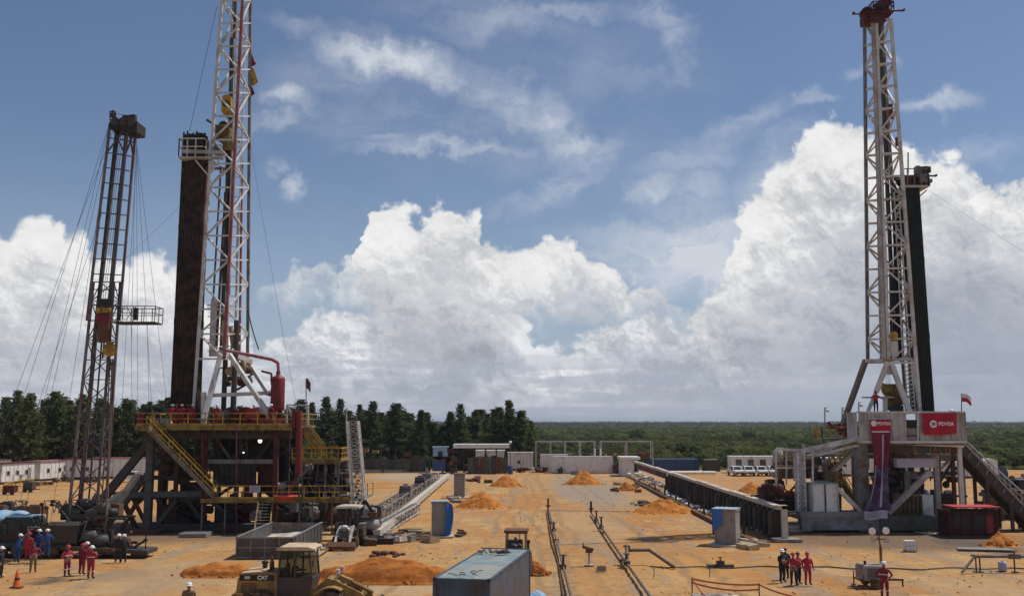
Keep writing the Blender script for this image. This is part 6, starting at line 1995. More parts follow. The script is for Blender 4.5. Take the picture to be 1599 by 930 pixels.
def backhoe():
    Y = 77.6; c = A(533, 852, Y); x = c.x
    T = thing('backhoe_loader', 'dusty backhoe loader with pale canopy and brown bucket at foot of the lattice boom', 'backhoe loader', (x, Y, 0), 0, world=False)
    hw = 1.0
    # bucket in front (local -Y)
    m = MB(); n = 8
    m.add([(-1.05, -.15, .05), (1.05, -.15, .05), (1.05, -.25, .3), (-1.05, -.25, .3), (1.05, .1, .62), (-1.05, .1, .62), (1.05, .45, .55), (-1.05, .45, .55), (1.05, .5, .05), (-1.05, .5, .05)],
          [(0, 1, 2, 3), (3, 2, 4, 5), (5, 4, 6, 7), (7, 6, 8, 9), (9, 8, 1, 0), (1, 8, 6, 4, 2), (0, 3, 5, 7, 9)])
    m.build('bucket', mBrown, T)
    for s in (-1, 1):
        m = MB(); m.beam((s * .55, .35, .45), (s * .55, 1.4, 1.15), .14, .24); m.beam((s * .55, 1.4, 1.15), (s * .5, 2.6, 1.5), .14, .24); m.build('loader_arm', mWhiteD, T)
        m = MB(); m.tube((s * .42, 1.9, .9), (s * .42, .8, .95), .06); m.build('hydraulic_cylinder', mWhite, T)
    m = MB(); m.prism([(-.42, .75), (.42, .75), (.44, 1.35), (.3, 1.55), (-.3, 1.55), (-.44, 1.35)], 1.0, 3.0); m.build('hood', mConc, T)
    m = MB()
    for k in range(6): m.bb((-.36, .96, .85 + k * .09), (.36, 1.0, .89 + k * .09))
    m.build('radiator_grille', mDark, T)
    m = MB(); m.ball((0, 1.3, 1.62), .2, sc=(1.4, 1, .7)); m.build('air_filter', mWhite, T)
    m = MB(); m.tube((.3, 2.0, 1.5), (.3, 2.0, 2.3), .05); m.build('exhaust_pipe', mDark, T)
    m = MB(); m.box((0, 3.9, .95), (1.5, 2.2, .5)); m.build('chassis', mDark, T)
    fr = MB()
    for sx in (-1, 1):
        for y in (3.0, 4.6): fr.beam((sx * .78, y, 1.1), (sx * .74, y, 2.9), .09)
    fr.beam((-.78, 3.0, 1.5), (.78, 3.0, 1.5), .08); f = fr.build('canopy_frame', mDark, T)
    m = MB(); m.bb((-.74, 3.02, 1.55), (.74, 3.03, 2.75)); m.build('windscreen', mGlassC, f)
    m = MB(); m.box((0, 3.8, 2.95), (1.85, 2.1, .14)); m.box((0, 3.8, 3.04), (1.5, 1.8, .06)); m.build('canopy', mConcL, T)
    m = MB(); m.box((0, 4.1, 1.35), (.5, .5, .12)); m.box((0, 4.35, 1.7), (.5, .1, .6)); m.build('seat', mBlack, T)
    for sx in (-1, 1):
        wheel(T, 'front_tyre', (0, 0, 0), .42, .3, mWhiteD).matrix_local = Matrix.Translation((sx * .85, 1.9, .42)) @ Matrix.Rotation(R(90), 4, 'Z')
        wheel(T, 'rear_tyre', (0, 0, 0), .75, .45, mWhiteD, lugs=16).matrix_local = Matrix.Translation((sx * .95, 4.3, .75)) @ Matrix.Rotation(R(90), 4, 'Z')
        m = MB(); m.box((sx * .95, 4.3, 1.58), (.5, 1.3, .06)); m.box((sx * .95, 3.66, 1.4), (.5, .06, .35)); m.build('fender', mGrey, T)
        m = MB(); m.lathe([(.05, .0), (.11, .06), (.11, .1)], (sx * .3, 1.0, 1.45), 'Y', 10); m.build('headlamp', mHat, T)
    # rear digging arm folded up
    m = MB(); m.beam((.3, 5.2, 1.0), (.9, 5.6, 3.3), .22, .3); m.beam((.9, 5.6, 3.3), (1.6, 5.7, 2.3), .18, .25); m.beam((.3, 5.2, 1.2), (.0, 5.6, 3.1), .1); m.build('digging_arm', mBlack, T)
    m = MB(); m.box((1.6, 5.7, 2.1), (.5, .5, .5), .3); m.build('digging_bucket', mBrown, T)
backhoe()

def small_tractor():
    Y = 64.0; c = A(805, 860, Y)
    T = thing('tractor', 'small tractor with open roll frame standing behind the blue container', 'tractor', (c.x, Y, 0), R(-4), world=False)
    m = MB(); m.box((0, 1.2, .95), (.7, 2.6, .5)); m.build('chassis', mDark, T)
    fr = MB()
    for sx in (-1, 1):
        fr.beam((sx * .62, .35, 1.2), (sx * .60, .35, 2.75), .12); fr.beam((sx * .62, 1.55, 1.2), (sx * .60, 1.55, 2.75), .1)
    fr.build('roll_frame', mTan, T)
    m = MB(); m.box((0, .95, 2.80), (1.5, 1.6, .14)); m.box((0, .95, 2.70), (1.3, 1.4, .06)); m.build('canopy', mBrown, T)
    m = MB(); m.prism([(-.4, 1.0), (.4, 1.0), (.42, 1.5), (.25, 1.72), (-.25, 1.72), (-.42, 1.5)], 1.9, 3.4); m.build('hood', mYelD, T)
    m = MB(); m.box((0, .75, 1.35), (.5, .45, .14)); m.box((0, .52, 1.68), (.52, .12, .6)); m.build('seat', mBlack, T)
    m = MB(); m.tube((.15, 1.9, 1.6), (.15, 1.9, 2.5), .04); m.build('exhaust_pipe', mWhiteD, T)
    m = MB(); m.box((0, .1, 1.25), (.9, .5, .8)); m.beam((-.3, .05, 1.5), (.35, -.35, 1.9), .16, .2); m.tube((-.45, -.1, 1.4), (.45, -.1, 1.5), .12); m.box((-.05, -.1, 1.9), (.95, .5, .9), .3); m.tube((.1, -.35, 1.5), (.35, -.5, 2.1), .16); m.lathe([(.3, -.12), (.42, 0), (.3, .12)], (-.1, -.4, 1.75), 'Y', 14); m.build('rear_attachment', mBlack, T)
    m = MB(); m.beam((.72, 1.6, .8), (.72, 1.6, 2.0), .14); m.box((.74, 1.6, 2.05), (.2, .3, .2)); m.build('side_post', mBrown, T)
    for sx in (-1, 1):
        wheel(T, 'rear_tyre', (0, 0, 0), .72, .4, mYelD, lugs=16).matrix_local = Matrix.Translation((sx * .78, .9, .72)) @ Matrix.Rotation(R(90), 4, 'Z')
        wheel(T, 'front_tyre', (0, 0, 0), .42, .26, mYelD).matrix_local = Matrix.Translation((sx * .7, 2.9, .42)) @ Matrix.Rotation(R(90), 4, 'Z')
        m = MB(); m.box((sx * .78, .9, 1.5), (.42, 1.1, .06)); m.build('fender', mYelD, T)
    D = person('driver in dark clothes on the seat of the small tractor', V(T.location) + V((0, .85, .55)), 180, 'stoop', mCovK, mCovK, None, s=.95)
small_tractor()

def light_tower():
    Y = 60.5; c = A(1361, 916, Y)
    T = thing('light_tower', 'mobile light tower on a small trailer with four floodlights on a thin mast', 'light tower', (c.x, Y, 0), 0, world=False)
    m = MB(); m.box((0, 0, .85), (1.3, 1.6, .75)); m.box((0, 0, 1.26), (1.2, 1.5, .08)); b = m.build('engine_housing', mConc, T)
    m = MB()
    for k in range(6): m.bb((-.5, -.82, .6 + k * .1), (.1, -.8, .65 + k * .1))
    m.bb((.2, -.83, .6), (.55, -.8, 1.1)); m.build('housing_panel', mDark, b)
    m = MB(); m.tube((-.3, .1, 1.28), (-.3, .1, 1.5), .08); m.build('exhaust_pipe', mRedD, T)
    m = MB(); m.beam((-.5, 0, .42), (1.9, 0, .42), .1); m.beam((-.7, -.85, .42), (-.7, .85, .42), .08); m.tube((1.85, 0, .45), (1.85, 0, 0.02), .05); m.build('trailer_frame', mBlack, T)
    for s in (-1, 1):
        wheel(T, 'tyre', (-.05, s * .88, .33), .33, .2, mWhiteD)
        m = MB(); m.tube((-.75, s * .85, .0), (-.75, s * .85, .8), .04); m.box((-.75, s * .85, .03), (.2, .2, .04)); m.build('jack', mRed, T)
    top = A(1375, 843, Y).z
    mx = A(1378, 880, Y).x - c.x
    m = MB(); m.tube((mx, .2, .4), (mx, .2, 2.3), .09); m.tube((mx, .2, 2.3), (A(1374.5, 840, Y).x - c.x, .2, top), .055)
    xt = A(1374.5, 840, Y).x - c.x
    m.build('mast', mYelD, T)
    m = MB(); m.beam((xt - .5, .2, top + .05), (xt + .5, .2, top + .05), .06); m.beam((xt - .5, .2, top + .5), (xt + .5, .2, top + .5), .06); m.beam((xt, .2, top - .1), (xt, .2, top + .55), .07); m.build('lamp_bar', mDark, T)
    for (dx, dz, mt, r) in ((-.44, .52, mHat, .21), (.38, .56, mHat, .21), (-.40, .02, mWhiteD, .17), (.40, .0, mWhiteD, .17)):
        m = MB(); c0 = V((xt + dx, .1, top + dz))
        m.lathe([(r * .25, .22), (r * .6, .18), (r, -.02), (r, -.08)], c0, 'Y', 14); lp = m.build('floodlight', mt, T)
        m = MB(); m.lathe([(r * .9, -.06), (r * .9, -.09)], c0, 'Y', 14); m.build('glass', mHat if dz > .3 else mConcL, lp)
light_tower()

# ================================================================== piping and small things of the yard
def piping():
    def line(name, label, pts, r, mat, cat='pipe', vals=(), base=None):
        T = thing(name, label, cat, G(*pts[0][:2]))
        P3 = [G(p[0], p[1], p[2]) for p in pts]
        if name == 'riser_pipe': P3[1] = V((P3[0].x, P3[0].y, pts[1][2]))
        m = MB()
        for i in range(len(P3) - 1): m.tube(P3[i], P3[i + 1], r, seg=8)
        m.build('pipe', mat, T)
        for (vx, vy, vz, hgt) in vals:
            t_ = (G(vx, vy, vz).y - P3[0].y) / (P3[-1].y - P3[0].y); q = P3[0].lerp(P3[-1], t_)
            m = MB(); m.lathe([(r * 2.2, -.22), (r * 2.2, -.14), (r * 1.5, -.12), (r * 1.8, 0), (r * 1.5, .12), (r * 2.2, .14), (r * 2.2, .22)], q, 'Y', 12)
            m.tube(q, q + V((0, 0, hgt)), r * .9); m.lathe([(.22, -.03), (.24, 0), (.22, .03)], q + V((0, 0, hgt)), 'Z', 12); v = m.build('valve', mDark, T)
        n = max(2, int((P3[-1] - P3[0]).length / 14))
        for k in range(1, n):
            q = P3[0].lerp(P3[-1], k / n)
            if len(P3) == 2:
                m = MB(); m.beam(V((q.x - .25, q.y, q.z - r - .07)), V((q.x + .25, q.y, q.z - r - .07)), .2, .14); m.build('pipe_rest', mBrown, T)
        return T
    mPL = M('grey_flow_pipe', (0.13, 0.12, 0.105), 0.6, dirt=RUST, damt=.45)
    line('flow_pipe', 'long grey pipe running away with valves, left of the two in the yard middle', [(894, 940, .3), (856, 792, .25)], .085, mPL, vals=((879, 884, .3, .75), (862, 826, .3, .6)))
    line('riser_pipe', 'dark upright pipe stub at far end of the left middle pipe', [(856, 796, .2), (855, 796, 1.5)], .1, mDark)
    line('flow_pipe', 'long grey pipe running away, right of the two in the yard middle', [(1022, 940, .3), (923, 800, .25)], .095, mPL, vals=((979, 878, .3, .6), (938, 822, .3, .9), (930, 811, .3, .9)))
    line('riser_pipe', 'dark upright valve stub at far end of the right middle pipe', [(923, 800, .2), (922, 800, 1.4)], .13, mDark)
    line('hose', 'thin dark hose lying beside the left middle pipe', [(880, 935, .04), (872, 880, .04), (862, 850, .04), (853, 800, .04)], .05, mBrown, 'hose')
    # goose-shaped loop
    T = thing('pipe_loop', 'arched dark pipe loop rising beside the right middle pipe', 'pipe', G(979, 878))
    pts = [G(979, 880, .25), G(979, 880, 1.5), A(984, 848, 70), A(1015, 848, 70), G(1052, 884, .1)]
    pts[1] = V((pts[0].x, pts[0].y, 1.15)); pts[2].y = 74; 
    q = G(983, 856, .9); r_ = G(1014, 856, .9)
    m = MB(); 
    P3 = [G(979, 880, .3), V((G(979, 880).x, G(979, 880).y, 1.2)), G(984, 858, .95), G(1014, 858, .95), G(1052, 884, .12)]
    for i in range(4): m.tube(P3[i], P3[i + 1], .12); m.ball(P3[i + 1], .14, 8, 5)
    m.build('pipe', mPL, T)
    for k in (0, 1, 2):
        m = MB(); m.lathe([(.24, -.05), (.24, .05)], P3[k] + V((0, 0, .15 if k == 0 else 0)), 'Z', 12); m.build('flange', mDark, T)
    # long hose across the yard
    rr = random.Random(8)
    pts = []
    for k in range(61):
        x = 1015 + k * 11; pts.append(G(x, 883.5 + 1.2 * math.sin(k * .7) + 1.0 * math.sin(k * .23) + (k / 60) * 5, .04))
    cable('long black hose lying across the right half of the yard', pts, .045, mBlack, name='hose', cat='hose')
    cable('thin pale line lying across the far yard between the two pipes', [G(845, 796, .05), G(985, 798, .05)], .03, mGrey, name='hose', cat='hose')
    cable('thin pale line on the ground across the middle of the yard', [G(860, 850, .05), G(990, 846, .05), G(1060, 846, .05)], .03, mGrey, name='hose', cat='hose')
    q = G(1125, 885); T = thing('hose_coupling', 'dark valve block sitting on the black hose, yard right of centre', 'valve', q)
    m = MB(); m.box(q + V((0, 0, .25)), (.5, .4, .35)); m.tube(q + V((-.9, 0, .1)), q + V((.9, 0, .1)), .11); m.build('body', mDark, T); m = MB(); m.tube(q + V((0, 0, .4)), q + V((0, 0, .65)), .05); m.lathe([(.16, -.02), (.16, .02)], q + V((0, 0, .65))); m.build('hand_wheel', mRedD, T)
    # signal-like stand
    q = G(920, 882); T = thing('valve_stand', 'brown valve on a short post standing alone between the two middle pipes', 'valve', q)
    m = MB(); m.tube(q, q + V((0, 0, .9)), .07); m.box(q + V((0, 0, .03)), (.6, .5, .06)); m.build('post', mWhiteD, T)
    m = MB(); m.box(q + V((0, 0, 1.0)), (.45, .35, .3)); m.tube(q + V((-.45, 0, 1.25)), q + V((.3, 0, 1.05)), .1); m.lathe([(.2, -.03), (.2, .03)], q + V((-.4, 0, 1.35)), 'X', 12); m.build('valve', mBrown, T)
    q = G(936, 888); T = thing('grating', 'small grey ribbed grating lying right of the lone valve', 'grating', q)
    for k in range(7): m = MB(); m.beam(q + V((-.25 + .03 * k, -.9 + k * .3, .06)), q + V((.35 + .03 * k, -.9 + k * .3, .06)), .16, .05); m.build('bar', mDark, T)
    # barrier tape fence
    T = thing('tape_fence', 'low barrier of red tape on thin steel posts, bottom right of the yard', 'barrier', G(1081, 930))
    P = [(1081, 928, 903), (1186, 940, 912), (1262, 962, 934)]
    tops = []
    for (x, yb, yt) in P:
        g0 = G(x, yb); z = A(x, yt, g0.y).z; m = MB(); m.tube(g0, V((g0.x, g0.y, z + .08)), .035); m.build('post', mDark, T); tops.append(V((g0.x, g0.y, z)))
    def tape(a, b, s=.12):
        m = MB(); q = sag(a, b, s, 8)
        for i in range(8): m.beam(q[i], q[i + 1], .012, .09)
        m.build('tape', mTape, T)
    tape(tops[0], tops[1]); tape(tops[1], tops[2]); tape(tops[0], G(1112, 940, .5)); tape(tops[0] - V((0, 0, .2)), tops[1] - V((0, 0, .25)), .2)
    for (x, y, lb) in ((1021, 893, 'thin dark stake stuck in the ground right of the loop pipe'), (1108, 893, 'thin stake near the middle of the yard hose')):
        q = G(x, y + 8); T = thing('stake', lb, 'stake', q); m = MB(); m.tube(q, q + V((.03, 0, .55)), .03, .02); m.build('stick', mBrown, T); m = MB(); m.lathe([(.03, .5), (.045, .52), (.045, .56)], q); m.build('cap', mDark, T)
    q = G(1082, 933); T = thing('concrete_slab', 'grey concrete slab at foot of the first tape post', 'slab', q); m = MB(); m.box(q + V((.9, 0, .09)), (1.9, .8, .18)); m.build('slab', mConc, T); m = MB(); m.tube(q + V((.5, 0, .18)), q + V((.5, 0, .3)), .04); m.build('lifting_eye', mDark, T)
    q = G(1141, 935); T = thing('round_lid', 'pale round lid lying by the red tape at bottom edge', 'lid', q); m = MB(); m.lathe([(.55, 0), (.55, .12), (.45, .2), (.1, .24)], q, 'Z', 18); m.build('lid', mConcL, T); m = MB(); m.tube(q + V((-.1, 0, .25)), q + V((.1, 0, .25)), .03); m.build('handle', mDark, T)
    # pipe gallows at the right edge
    T = thing('pipe_stand', 'raised dark pipe on three posts at the right edge of the yard', 'pipe', G(1560, 893))
    a, b, c, d = G(1502, 893, .1), A(1522, 868, G(1525, 893).y), A(1620, 868, G(1620, 893).y), None
    m = MB(); m.tube(a, b, .08); m.tube(b, c, .1); m.tube(b + V((0, .5, .0)), c + V((0, .5, 0)), .07); m.ball(b, .12, 8, 5); m.build('pipe', mPL, T)
    for x in (1530, 1524, 1584):
        q = V((A(x, 880, b.y).x, b.y, 0)); m = MB(); m.tube(q, V((q.x, q.y, b.z)), .05); m.box(q + V((0, 0, .03)), (.4, .3, .05)); m.build('post', mDark, T)
    m = MB(); q = V((A(1584, 870, b.y).x, b.y, b.z)); m.box(q, (.7, .3, .3)); m.lathe([(.18, -.03), (.18, .03)], q + V((0, 0, .35))); m.tube(q, q + V((0, 0, .35)), .04); m.build('valve', mPL, T)
    q = G(1566, 890); T = thing('plastic_drum', 'pale crumpled plastic drum under the raised pipe at right edge', 'drum', q); m = MB(); m.lathe([(.25, 0), (.3, .1), (.27, .3), (.3, .5), (.2, .58)], q); m.build('drum', mLav, T); m = MB(); m.lathe([(.08, .58), (.08, .63)], q); m.build('cap', mDark, T)
    # white tote
    q = G(1424, 861); T = thing('water_tote', 'small white plastic tote standing alone in front of the right rig', 'tote', q)
    m = MB(); m.bb(q + V((-.38, 0, .1)), q + V((.38, .7, .8))); m.build('tank', mWhiteP, T)
    m = MB()
    for k in range(4): m.beam(q + V((-.4 + k * .266, -.02, .05)), q + V((-.4 + k * .266, -.02, .82)), .03)
    for z in (.1, .45, .8): m.beam(q + V((-.4, -.02, z)), q + V((.4, -.02, z)), .03)
    m.build('cage', mLav, T); m = MB(); m.bb(q + V((-.4, -.02, 0)), q + V((.4, .72, .08))); m.build('pallet', mTan, T)
    q = G(1460, 833); T = thing('steel_plate', 'pale flat plate on the ground left of the red hut', 'plate', q)
    m = MB(); m.hexa([q + V(v) for v in ((-1.0, -.6, .02), (1.1, -.9, .02), (.9, .9, .02), (-1.3, 1.2, .02), (-1.0, -.6, .08), (1.1, -.9, .08), (.9, .9, .08), (-1.3, 1.2, .08))]); m.build('plate', mConcL, T)
    m = MB(); m.beam(q + V((-.6, 0, .1)), q + V((.5, 0, .1)), .08, .05); m.build('bar', mTan, T)
    q = G(1535, 857); T = thing('rubber_mat', 'dark flat mat lying in front of the red hut', 'mat', q)
    m = MB(); m.hexa([q + V(v) for v in ((-2.2, -.7, .02), (1.8, -1.6, .02), (2.0, .3, .02), (-1.6, 1.0, .02), (-2.2, -.7, .07), (1.8, -1.6, .07), (2.0, .3, .07), (-1.6, 1.0, .07))]); m.build('mat', mConc, T)
    m = MB(); m.path([q + V((-2.2, -.7, .09)), q + V((1.8, -1.6, .09))], .05, 5); m.build('edge', mDark, T)
    # cone at left
    q = G(26, 916); T = thing('traffic_cone', 'orange traffic cone on the bare ground at lower left', 'traffic cone', q)
    m = MB(); m.lathe([(.24, .04), (.17, .35), (.10, .75), (.05, 1.0), (.03, 1.02)], q, 'Z', 16); m.build('cone', mOrange, T)
    m = MB(); m.bb(q + V((-.3, -.3, 0)), q + V((.3, .3, .05))); m.build('base', mBrown, T); m = MB(); m.lathe([(.165, .42), (.135, .56)], q, 'Z', 16); m.build('band', mRedD, T)
    q = G(293, 934); 
    person('person at the bottom edge, only the white helmet showing, left of the loader', G(293, 973), 0, 'stand', mCovG, mCovG, mHat)
    # skid blocks in front of the left rig
    for (x, y, w, lb) in ((300, 838, 42, 'weathered grey timber mat lying in front of the left rig'), (218, 834, 56, 'brown timber mat left of the grey one before the left rig')):
        q = G(x, y); T = thing('timber_mat', lb, 'timber mat', q)
        for k in range(6): m = MB(); L = w * q.y / F; m.bb(q + V((-L / 2, k * .36, 0)), q + V((L / 2, k * .36 + .33, .28 + .03 * (k % 2)))); m.build('timber', mConc if w < 50 else mBrown, T)
piping()

# ================================================================== workover rig on its carrier (left edge)
def workover():
    Y = 74.0
    c = A(120, 850, Y)
    T = thing('workover_rig', 'dark workover rig with tall leaning rusty lattice mast on a low green carrier, far left', 'workover rig', (c.x, Y, 0))
    rr = random.Random(31)
    # carrier deck, chassis and tail
    xl, xt = A(-60, 860, Y).x, A(238, 858, Y).x
    m = MB(); m.bb((xl, Y - .9, .75), (A(160, 0, Y).x, Y + 1.7, 1.05)); m.build('carrier_deck', mGreen, T)
    m = MB(); m.beam((A(150, 0, Y).x, Y, .75), (xt, Y, .42), 2.2, .28); m.build('tail_ramp', mDark, T)
    m = MB(); m.beam((xt - 1.2, Y - .9, .3), (xt, Y - .9, .3), .25, .3); m.beam((xt - .4, Y - .3, .3), (xt - .4, Y - .3, 2.6), .07); m.build('tail_post', mBlack, T)
    m = MB(); m.bb((xl, Y - .6, .45), (A(170, 0, Y).x, Y - .3, .75)); m.bb((xl, Y + 1.1, .45), (A(170, 0, Y).x, Y + 1.4, .75)); m.build('chassis_rail', mBlack, T)
    for x in (-30, -8, 20, 62, 88, 112, 136):
        for dy in (-.75, 1.5): wheel(T, 'tyre', (A(x, 0, Y).x - 0, Y + dy, .52), .52, .38, mConcL if x == 88 else mDark)
    # blue tank / sheet, cab and engine boxes
    m = MB(); a, b = A(-30, 815, Y + 1), A(45, 815, Y + 1)
    def tarp(u, v):
        ang = v * 3.14159; r = .85 + .06 * math.sin(u * 17) + .05 * mnoise.noise(V((u * 6, v * 5, 2)))
        return V((a.x + (b.x - a.x) * u, Y + 1 - math.cos(ang) * r * 1.2, 2.35 + math.sin(ang) * r - .3 * max(0, u - .75) * 2))
    m.grid(tarp, 30, 10, flip=True); m.build('blue_cover', mBlueL, T)
    m = MB(); m.bb((a.x, Y - .2, 1.05), (b.x, Y + 2.2, 2.35)); m.build('engine_box', mDark, T)
    # crew cab seen from the side
    x0, x1 = A(58, 0, Y).x, A(98, 0, Y).x
    m = MB(); m.prism([(x0, 1.05), (x1 + .5, 1.05), (x1 + .4, 1.9), (x1, 2.75), (x0 + .1, 2.8), (x0 - .5, 2.3), (x0 - .6, 1.5)], Y - .1, Y + 1.9); cb = m.build('cab', mGreen, T)
    pbox(cb, 'window', 64, 815, 76, 826, Y - .14, .03, mGlass); pbox(cb, 'window', 80, 815, 95, 826, Y - .14, .03, mGlass)
    m = MB(); m.bb((x0 + .1, Y - .2, 2.8), (x1, Y + 1.9, 2.87)); m.build('cab_roof', mBlueL, cb)
    m = MB()
    for (xa, ya, xb, yb) in [(76, 826, 92, 826), (92, 826, 92, 850), (76, 838, 92, 838), (76, 826, 76, 850), (44, 822, 62, 822), (44, 822, 44, 846), (30, 846, 50, 824)]:
        m.beam(A(xa, ya, Y - .8), A(xb, yb, Y - .8), .07)
    m.build('guard_rail', mWhiteD, T)
    clutter(T, -20, 826, 60, 858, Y - .4, 1.6, 30, [mDark, mBlack, mBrown, mGrey, mSlate, mRedD], rr)
    clutter(T, 60, 832, 165, 860, Y - .4, 1.8, 44, [mDark, mBlack, mRedD, mGreen, mBrown, mSlate], rr)
    clutter(T, 92, 790, 172, 826, Y, 1.8, 38, [mDark, mBlack, mGreen, mBrown, mSlate], rr)
    clutter(T, 150, 850, 200, 874, Y - .5, 1.4, 18, [mDark, mRedD, mBrown, mBlack], rr)
    clutter(T, -10, 800, 60, 806, Y + 1, 2, 6, [mBrown, mDark], rr)
    for k in range(12):
        x = rr.uniform(95, 175); m = MB(); p = A(x, 845, Y + rr.uniform(-.6, 1.2)); m.path([p, p + V((rr.uniform(-.5, .5), 0, rr.uniform(.8, 2.2))), p + V((rr.uniform(-1, 1), 0, rr.uniform(.6, 2.8)))], .05, 5); m.build('pipe', rr.choice((mBrown, mDark, mGrey)), T)
    # side plate and front box by the mast foot
    m = MB(); m.bb((A(132, 0, Y).x, Y - 1.0, 2.3), (A(174, 0, Y).x, Y - .6, 2.55)); m.build('foot_plate', mGrey, T)
    m = MB(); m.bb((A(136, 0, Y).x, Y - .9, 1.0), (A(172, 0, Y).x, Y + .8, 2.3)); m.build('winch_housing', mDark, T)
    pb(T, 'raking_brace', 168, 808, 214, 742, Y + 4, Y + 10, .4, mDark)
    pb(T, 'raking_brace', 150, 800, 196, 768, Y + 2, Y + 4, .5, mSlate)
    pb(T, 'raking_brace', 130, 812, 152, 770, Y + 1, Y + 1, .3, mGrey)
    # mast: wide lower section, narrower upper section inside it
    m = MB(); m.beam(A(110, 806, Y), A(166, 806, Y), .3); mo = m.build('mast_frame', mDark, T)
    def lg(x, y, Yq): return A(x, y, Yq)
    lo = [lg(106, 812, Y), lg(150, 812, Y), lg(164, 812, Y + 1.9), lg(124, 812, Y + 1.9)]
    hi = [lg(146, 440, Y), lg(178, 440, Y), lg(188, 440, Y + 1.9), lg(158, 440, Y + 1.9)]
    mOld = M('rusty_blue_mast_paint', (0.075, 0.08, 0.10), .6, dirt=(0.15, 0.09, 0.075), damt=.4, dscale=.5)
    mOld2 = M('rusty_white_mast_paint', (0.17, 0.15, 0.155), .6, dirt=(0.13, 0.065, 0.05), damt=.45, dscale=.5)
    lattice(mo, lo, hi, 12, .17, .07, mOld, mOld, legmats=[mOld2, mOld, mOld2, mOld], pat='Z')
    lo = [lg(136, 500, Y + .4), lg(170, 500, Y + .4), lg(186, 500, Y + 1.6), lg(152, 500, Y + 1.6)]
    hi = [lg(172, 192, Y + .4), lg(200, 196, Y + .4), lg(212, 200, Y + 1.6), lg(186, 194, Y + 1.6)]
    lattice(mo, lo, hi, 13, .17, .07, mOld, mOld, legmats=[mOld2, mOld, mOld2, mOld], pat='none')
    for (i, j) in ((0, 1), (1, 2)):
        for k in (11,):
            a, b = V(lo[i]).lerp(hi[i], k / 13), V(lo[j]).lerp(hi[j], 1.0); beamp(mo, 'brace', a, b, .1, mOld)
            a, b = V(lo[i]).lerp(hi[i], 1.0), V(lo[j]).lerp(hi[j], k / 13); beamp(mo, 'brace', a, b, .1, mOld)
    for (x1, x2, Yq, w, mt) in ((144, 182, Y + .9, .2, mDark), (160, 196, Y + 1.0, .1, mSlate)):
        pb(mo, 'inner_pipe', x1, 560, x2, 205, Yq, Yq, w, mt)
    pb(mo, 'inner_pipe', 120, 812, 152, 470, Y + .6, Y + .6, .1, mBrown); pb(mo, 'inner_pipe', 136, 812, 164, 470, Y + .9, Y + .9, .1, mDark)
    pb(mo, 'inner_pipe', 166, 812, 176, 560, Y - .2, Y - .2, .13, mOld2)
    # crown
    m = MB(); a, b = A(170, 200, Y + .2), A(215, 192, Y + .2)
    m.prism([(a.x, a.z), (a.x + .1, a.z + .55), (b.x - .9, b.z + .35), (b.x, b.z + .1), (b.x, b.z - .7), (b.x - .6, b.z - .75)], Y + .1, Y + 1.9); m.build('crown_block', mBlack, T)
    for x in (180, 192, 204):
        m = MB(); m.lathe([(.35, -.06), (.35, .06)], A(x, 190, Y + .05), 'Y', 14); m.build('crown_sheave', mDark, T)
    m = MB(); m.beam(A(176, 196, Y + .5), A(176, 172, Y + .5), .08); m.beam(A(172, 174, Y + .5), A(180, 174, Y + .5), .08); m.beam(A(172, 174, Y + .5), A(172, 188, Y + .5), .08); m.beam(A(180, 174, Y + .5), A(181, 188, Y + .5), .08)
    m.box(A(176, 180, Y + .5), (.28, .25, .32)); m.beam(A(178, 176, Y + .5), A(214, 186, Y + .5), .03); m.build('beacon', mDark, T)
    for x in (196, 204, 209): m = MB(); m.box(A(x, 184, Y + 1), (.35, .4, .35 + .01 * (x % 7))); m.build('winch', mDark, T)
    # tubing board with basket
    a, b = A(176, 502, Y - .3), A(242, 504, Y - .3)
    m = MB(); m.bb((a.x, Y - .4, a.z - .1), (b.x, Y + 1.3, a.z)); tb = m.build('tubing_board', mBlack, T)
    railing(tb, [(A(186, 0, Y).x, Y - .4, a.z), (b.x, Y - .4, a.z), (b.x, Y + 1.3, a.z), (A(186, 0, Y).x, Y + 1.3, a.z)], mSlate, 1.15, .75, w=.05)
    m = MB()
    for k in range(3): xk = A(192 + k * 16, 0, Y).x; m.beam((xk, Y - .42, a.z + .1), (xk + .7, Y - .42, a.z + 1.1), .04); m.beam((xk + .7, Y - .42, a.z + .1), (xk, Y - .42, a.z + 1.1), .04)
    m.build('cross_brace', mSlate, tb)
    m = MB(); m.box(A(212, 490, Y), (.3, .3, .9)); m.build('clamp', mBlack, tb)
    # travelling block
    for (x0_, y0_, x1_, y1_, mt, nm) in ((150, 480, 172, 490, mYel, 'block_cover'), (150, 489, 171, 502, mMarB, 'block_cover'), (152, 502, 170, 534, mBrown, 'travelling_block'), (154, 466, 170, 480, mBlack, 'travelling_block')):
        pbox(T, nm, x0_, y0_, x1_, y1_, Y - .35 + .02 * (y0_ % 3), .6, mt)
    q = A(171, 546, Y - .2); m = MB(); m.lathe([(.42, -.2), (.5, -.1), (.5, .1), (.42, .2)], q, 'Y', 16); m.box(q + V((0, 0, .45)), (.45, .3, .35)); m.build('hook_block', mYel, T)
    m = MB(); m.path([q + V((0, 0, -.45)), q + V((.1, 0, -1.0)), q + V((.25, 0, -1.2)), q + V((.3, 0, -.9))], .09, 6); m.build('hook', mDark, T)
    m = MB(); m.path([A(172, 560, Y - .2), A(168, 640, Y - .2), A(158, 800, Y)], .05, 5); m.path([A(176, 560, Y - .2), A(176, 660, Y - .2), A(166, 800, Y)], .04, 5); m.build('hanging_line', mBrown, T)
    for x1, x2 in ((158, 190), (161, 193), (164, 197)): m = MB(); m.path([A(x1, 466, Y), A(x2, 200, Y + .6)], .02, 4); m.build('drilling_line', mCable, T)
    g = 'guy wires of the leaning workover mast'
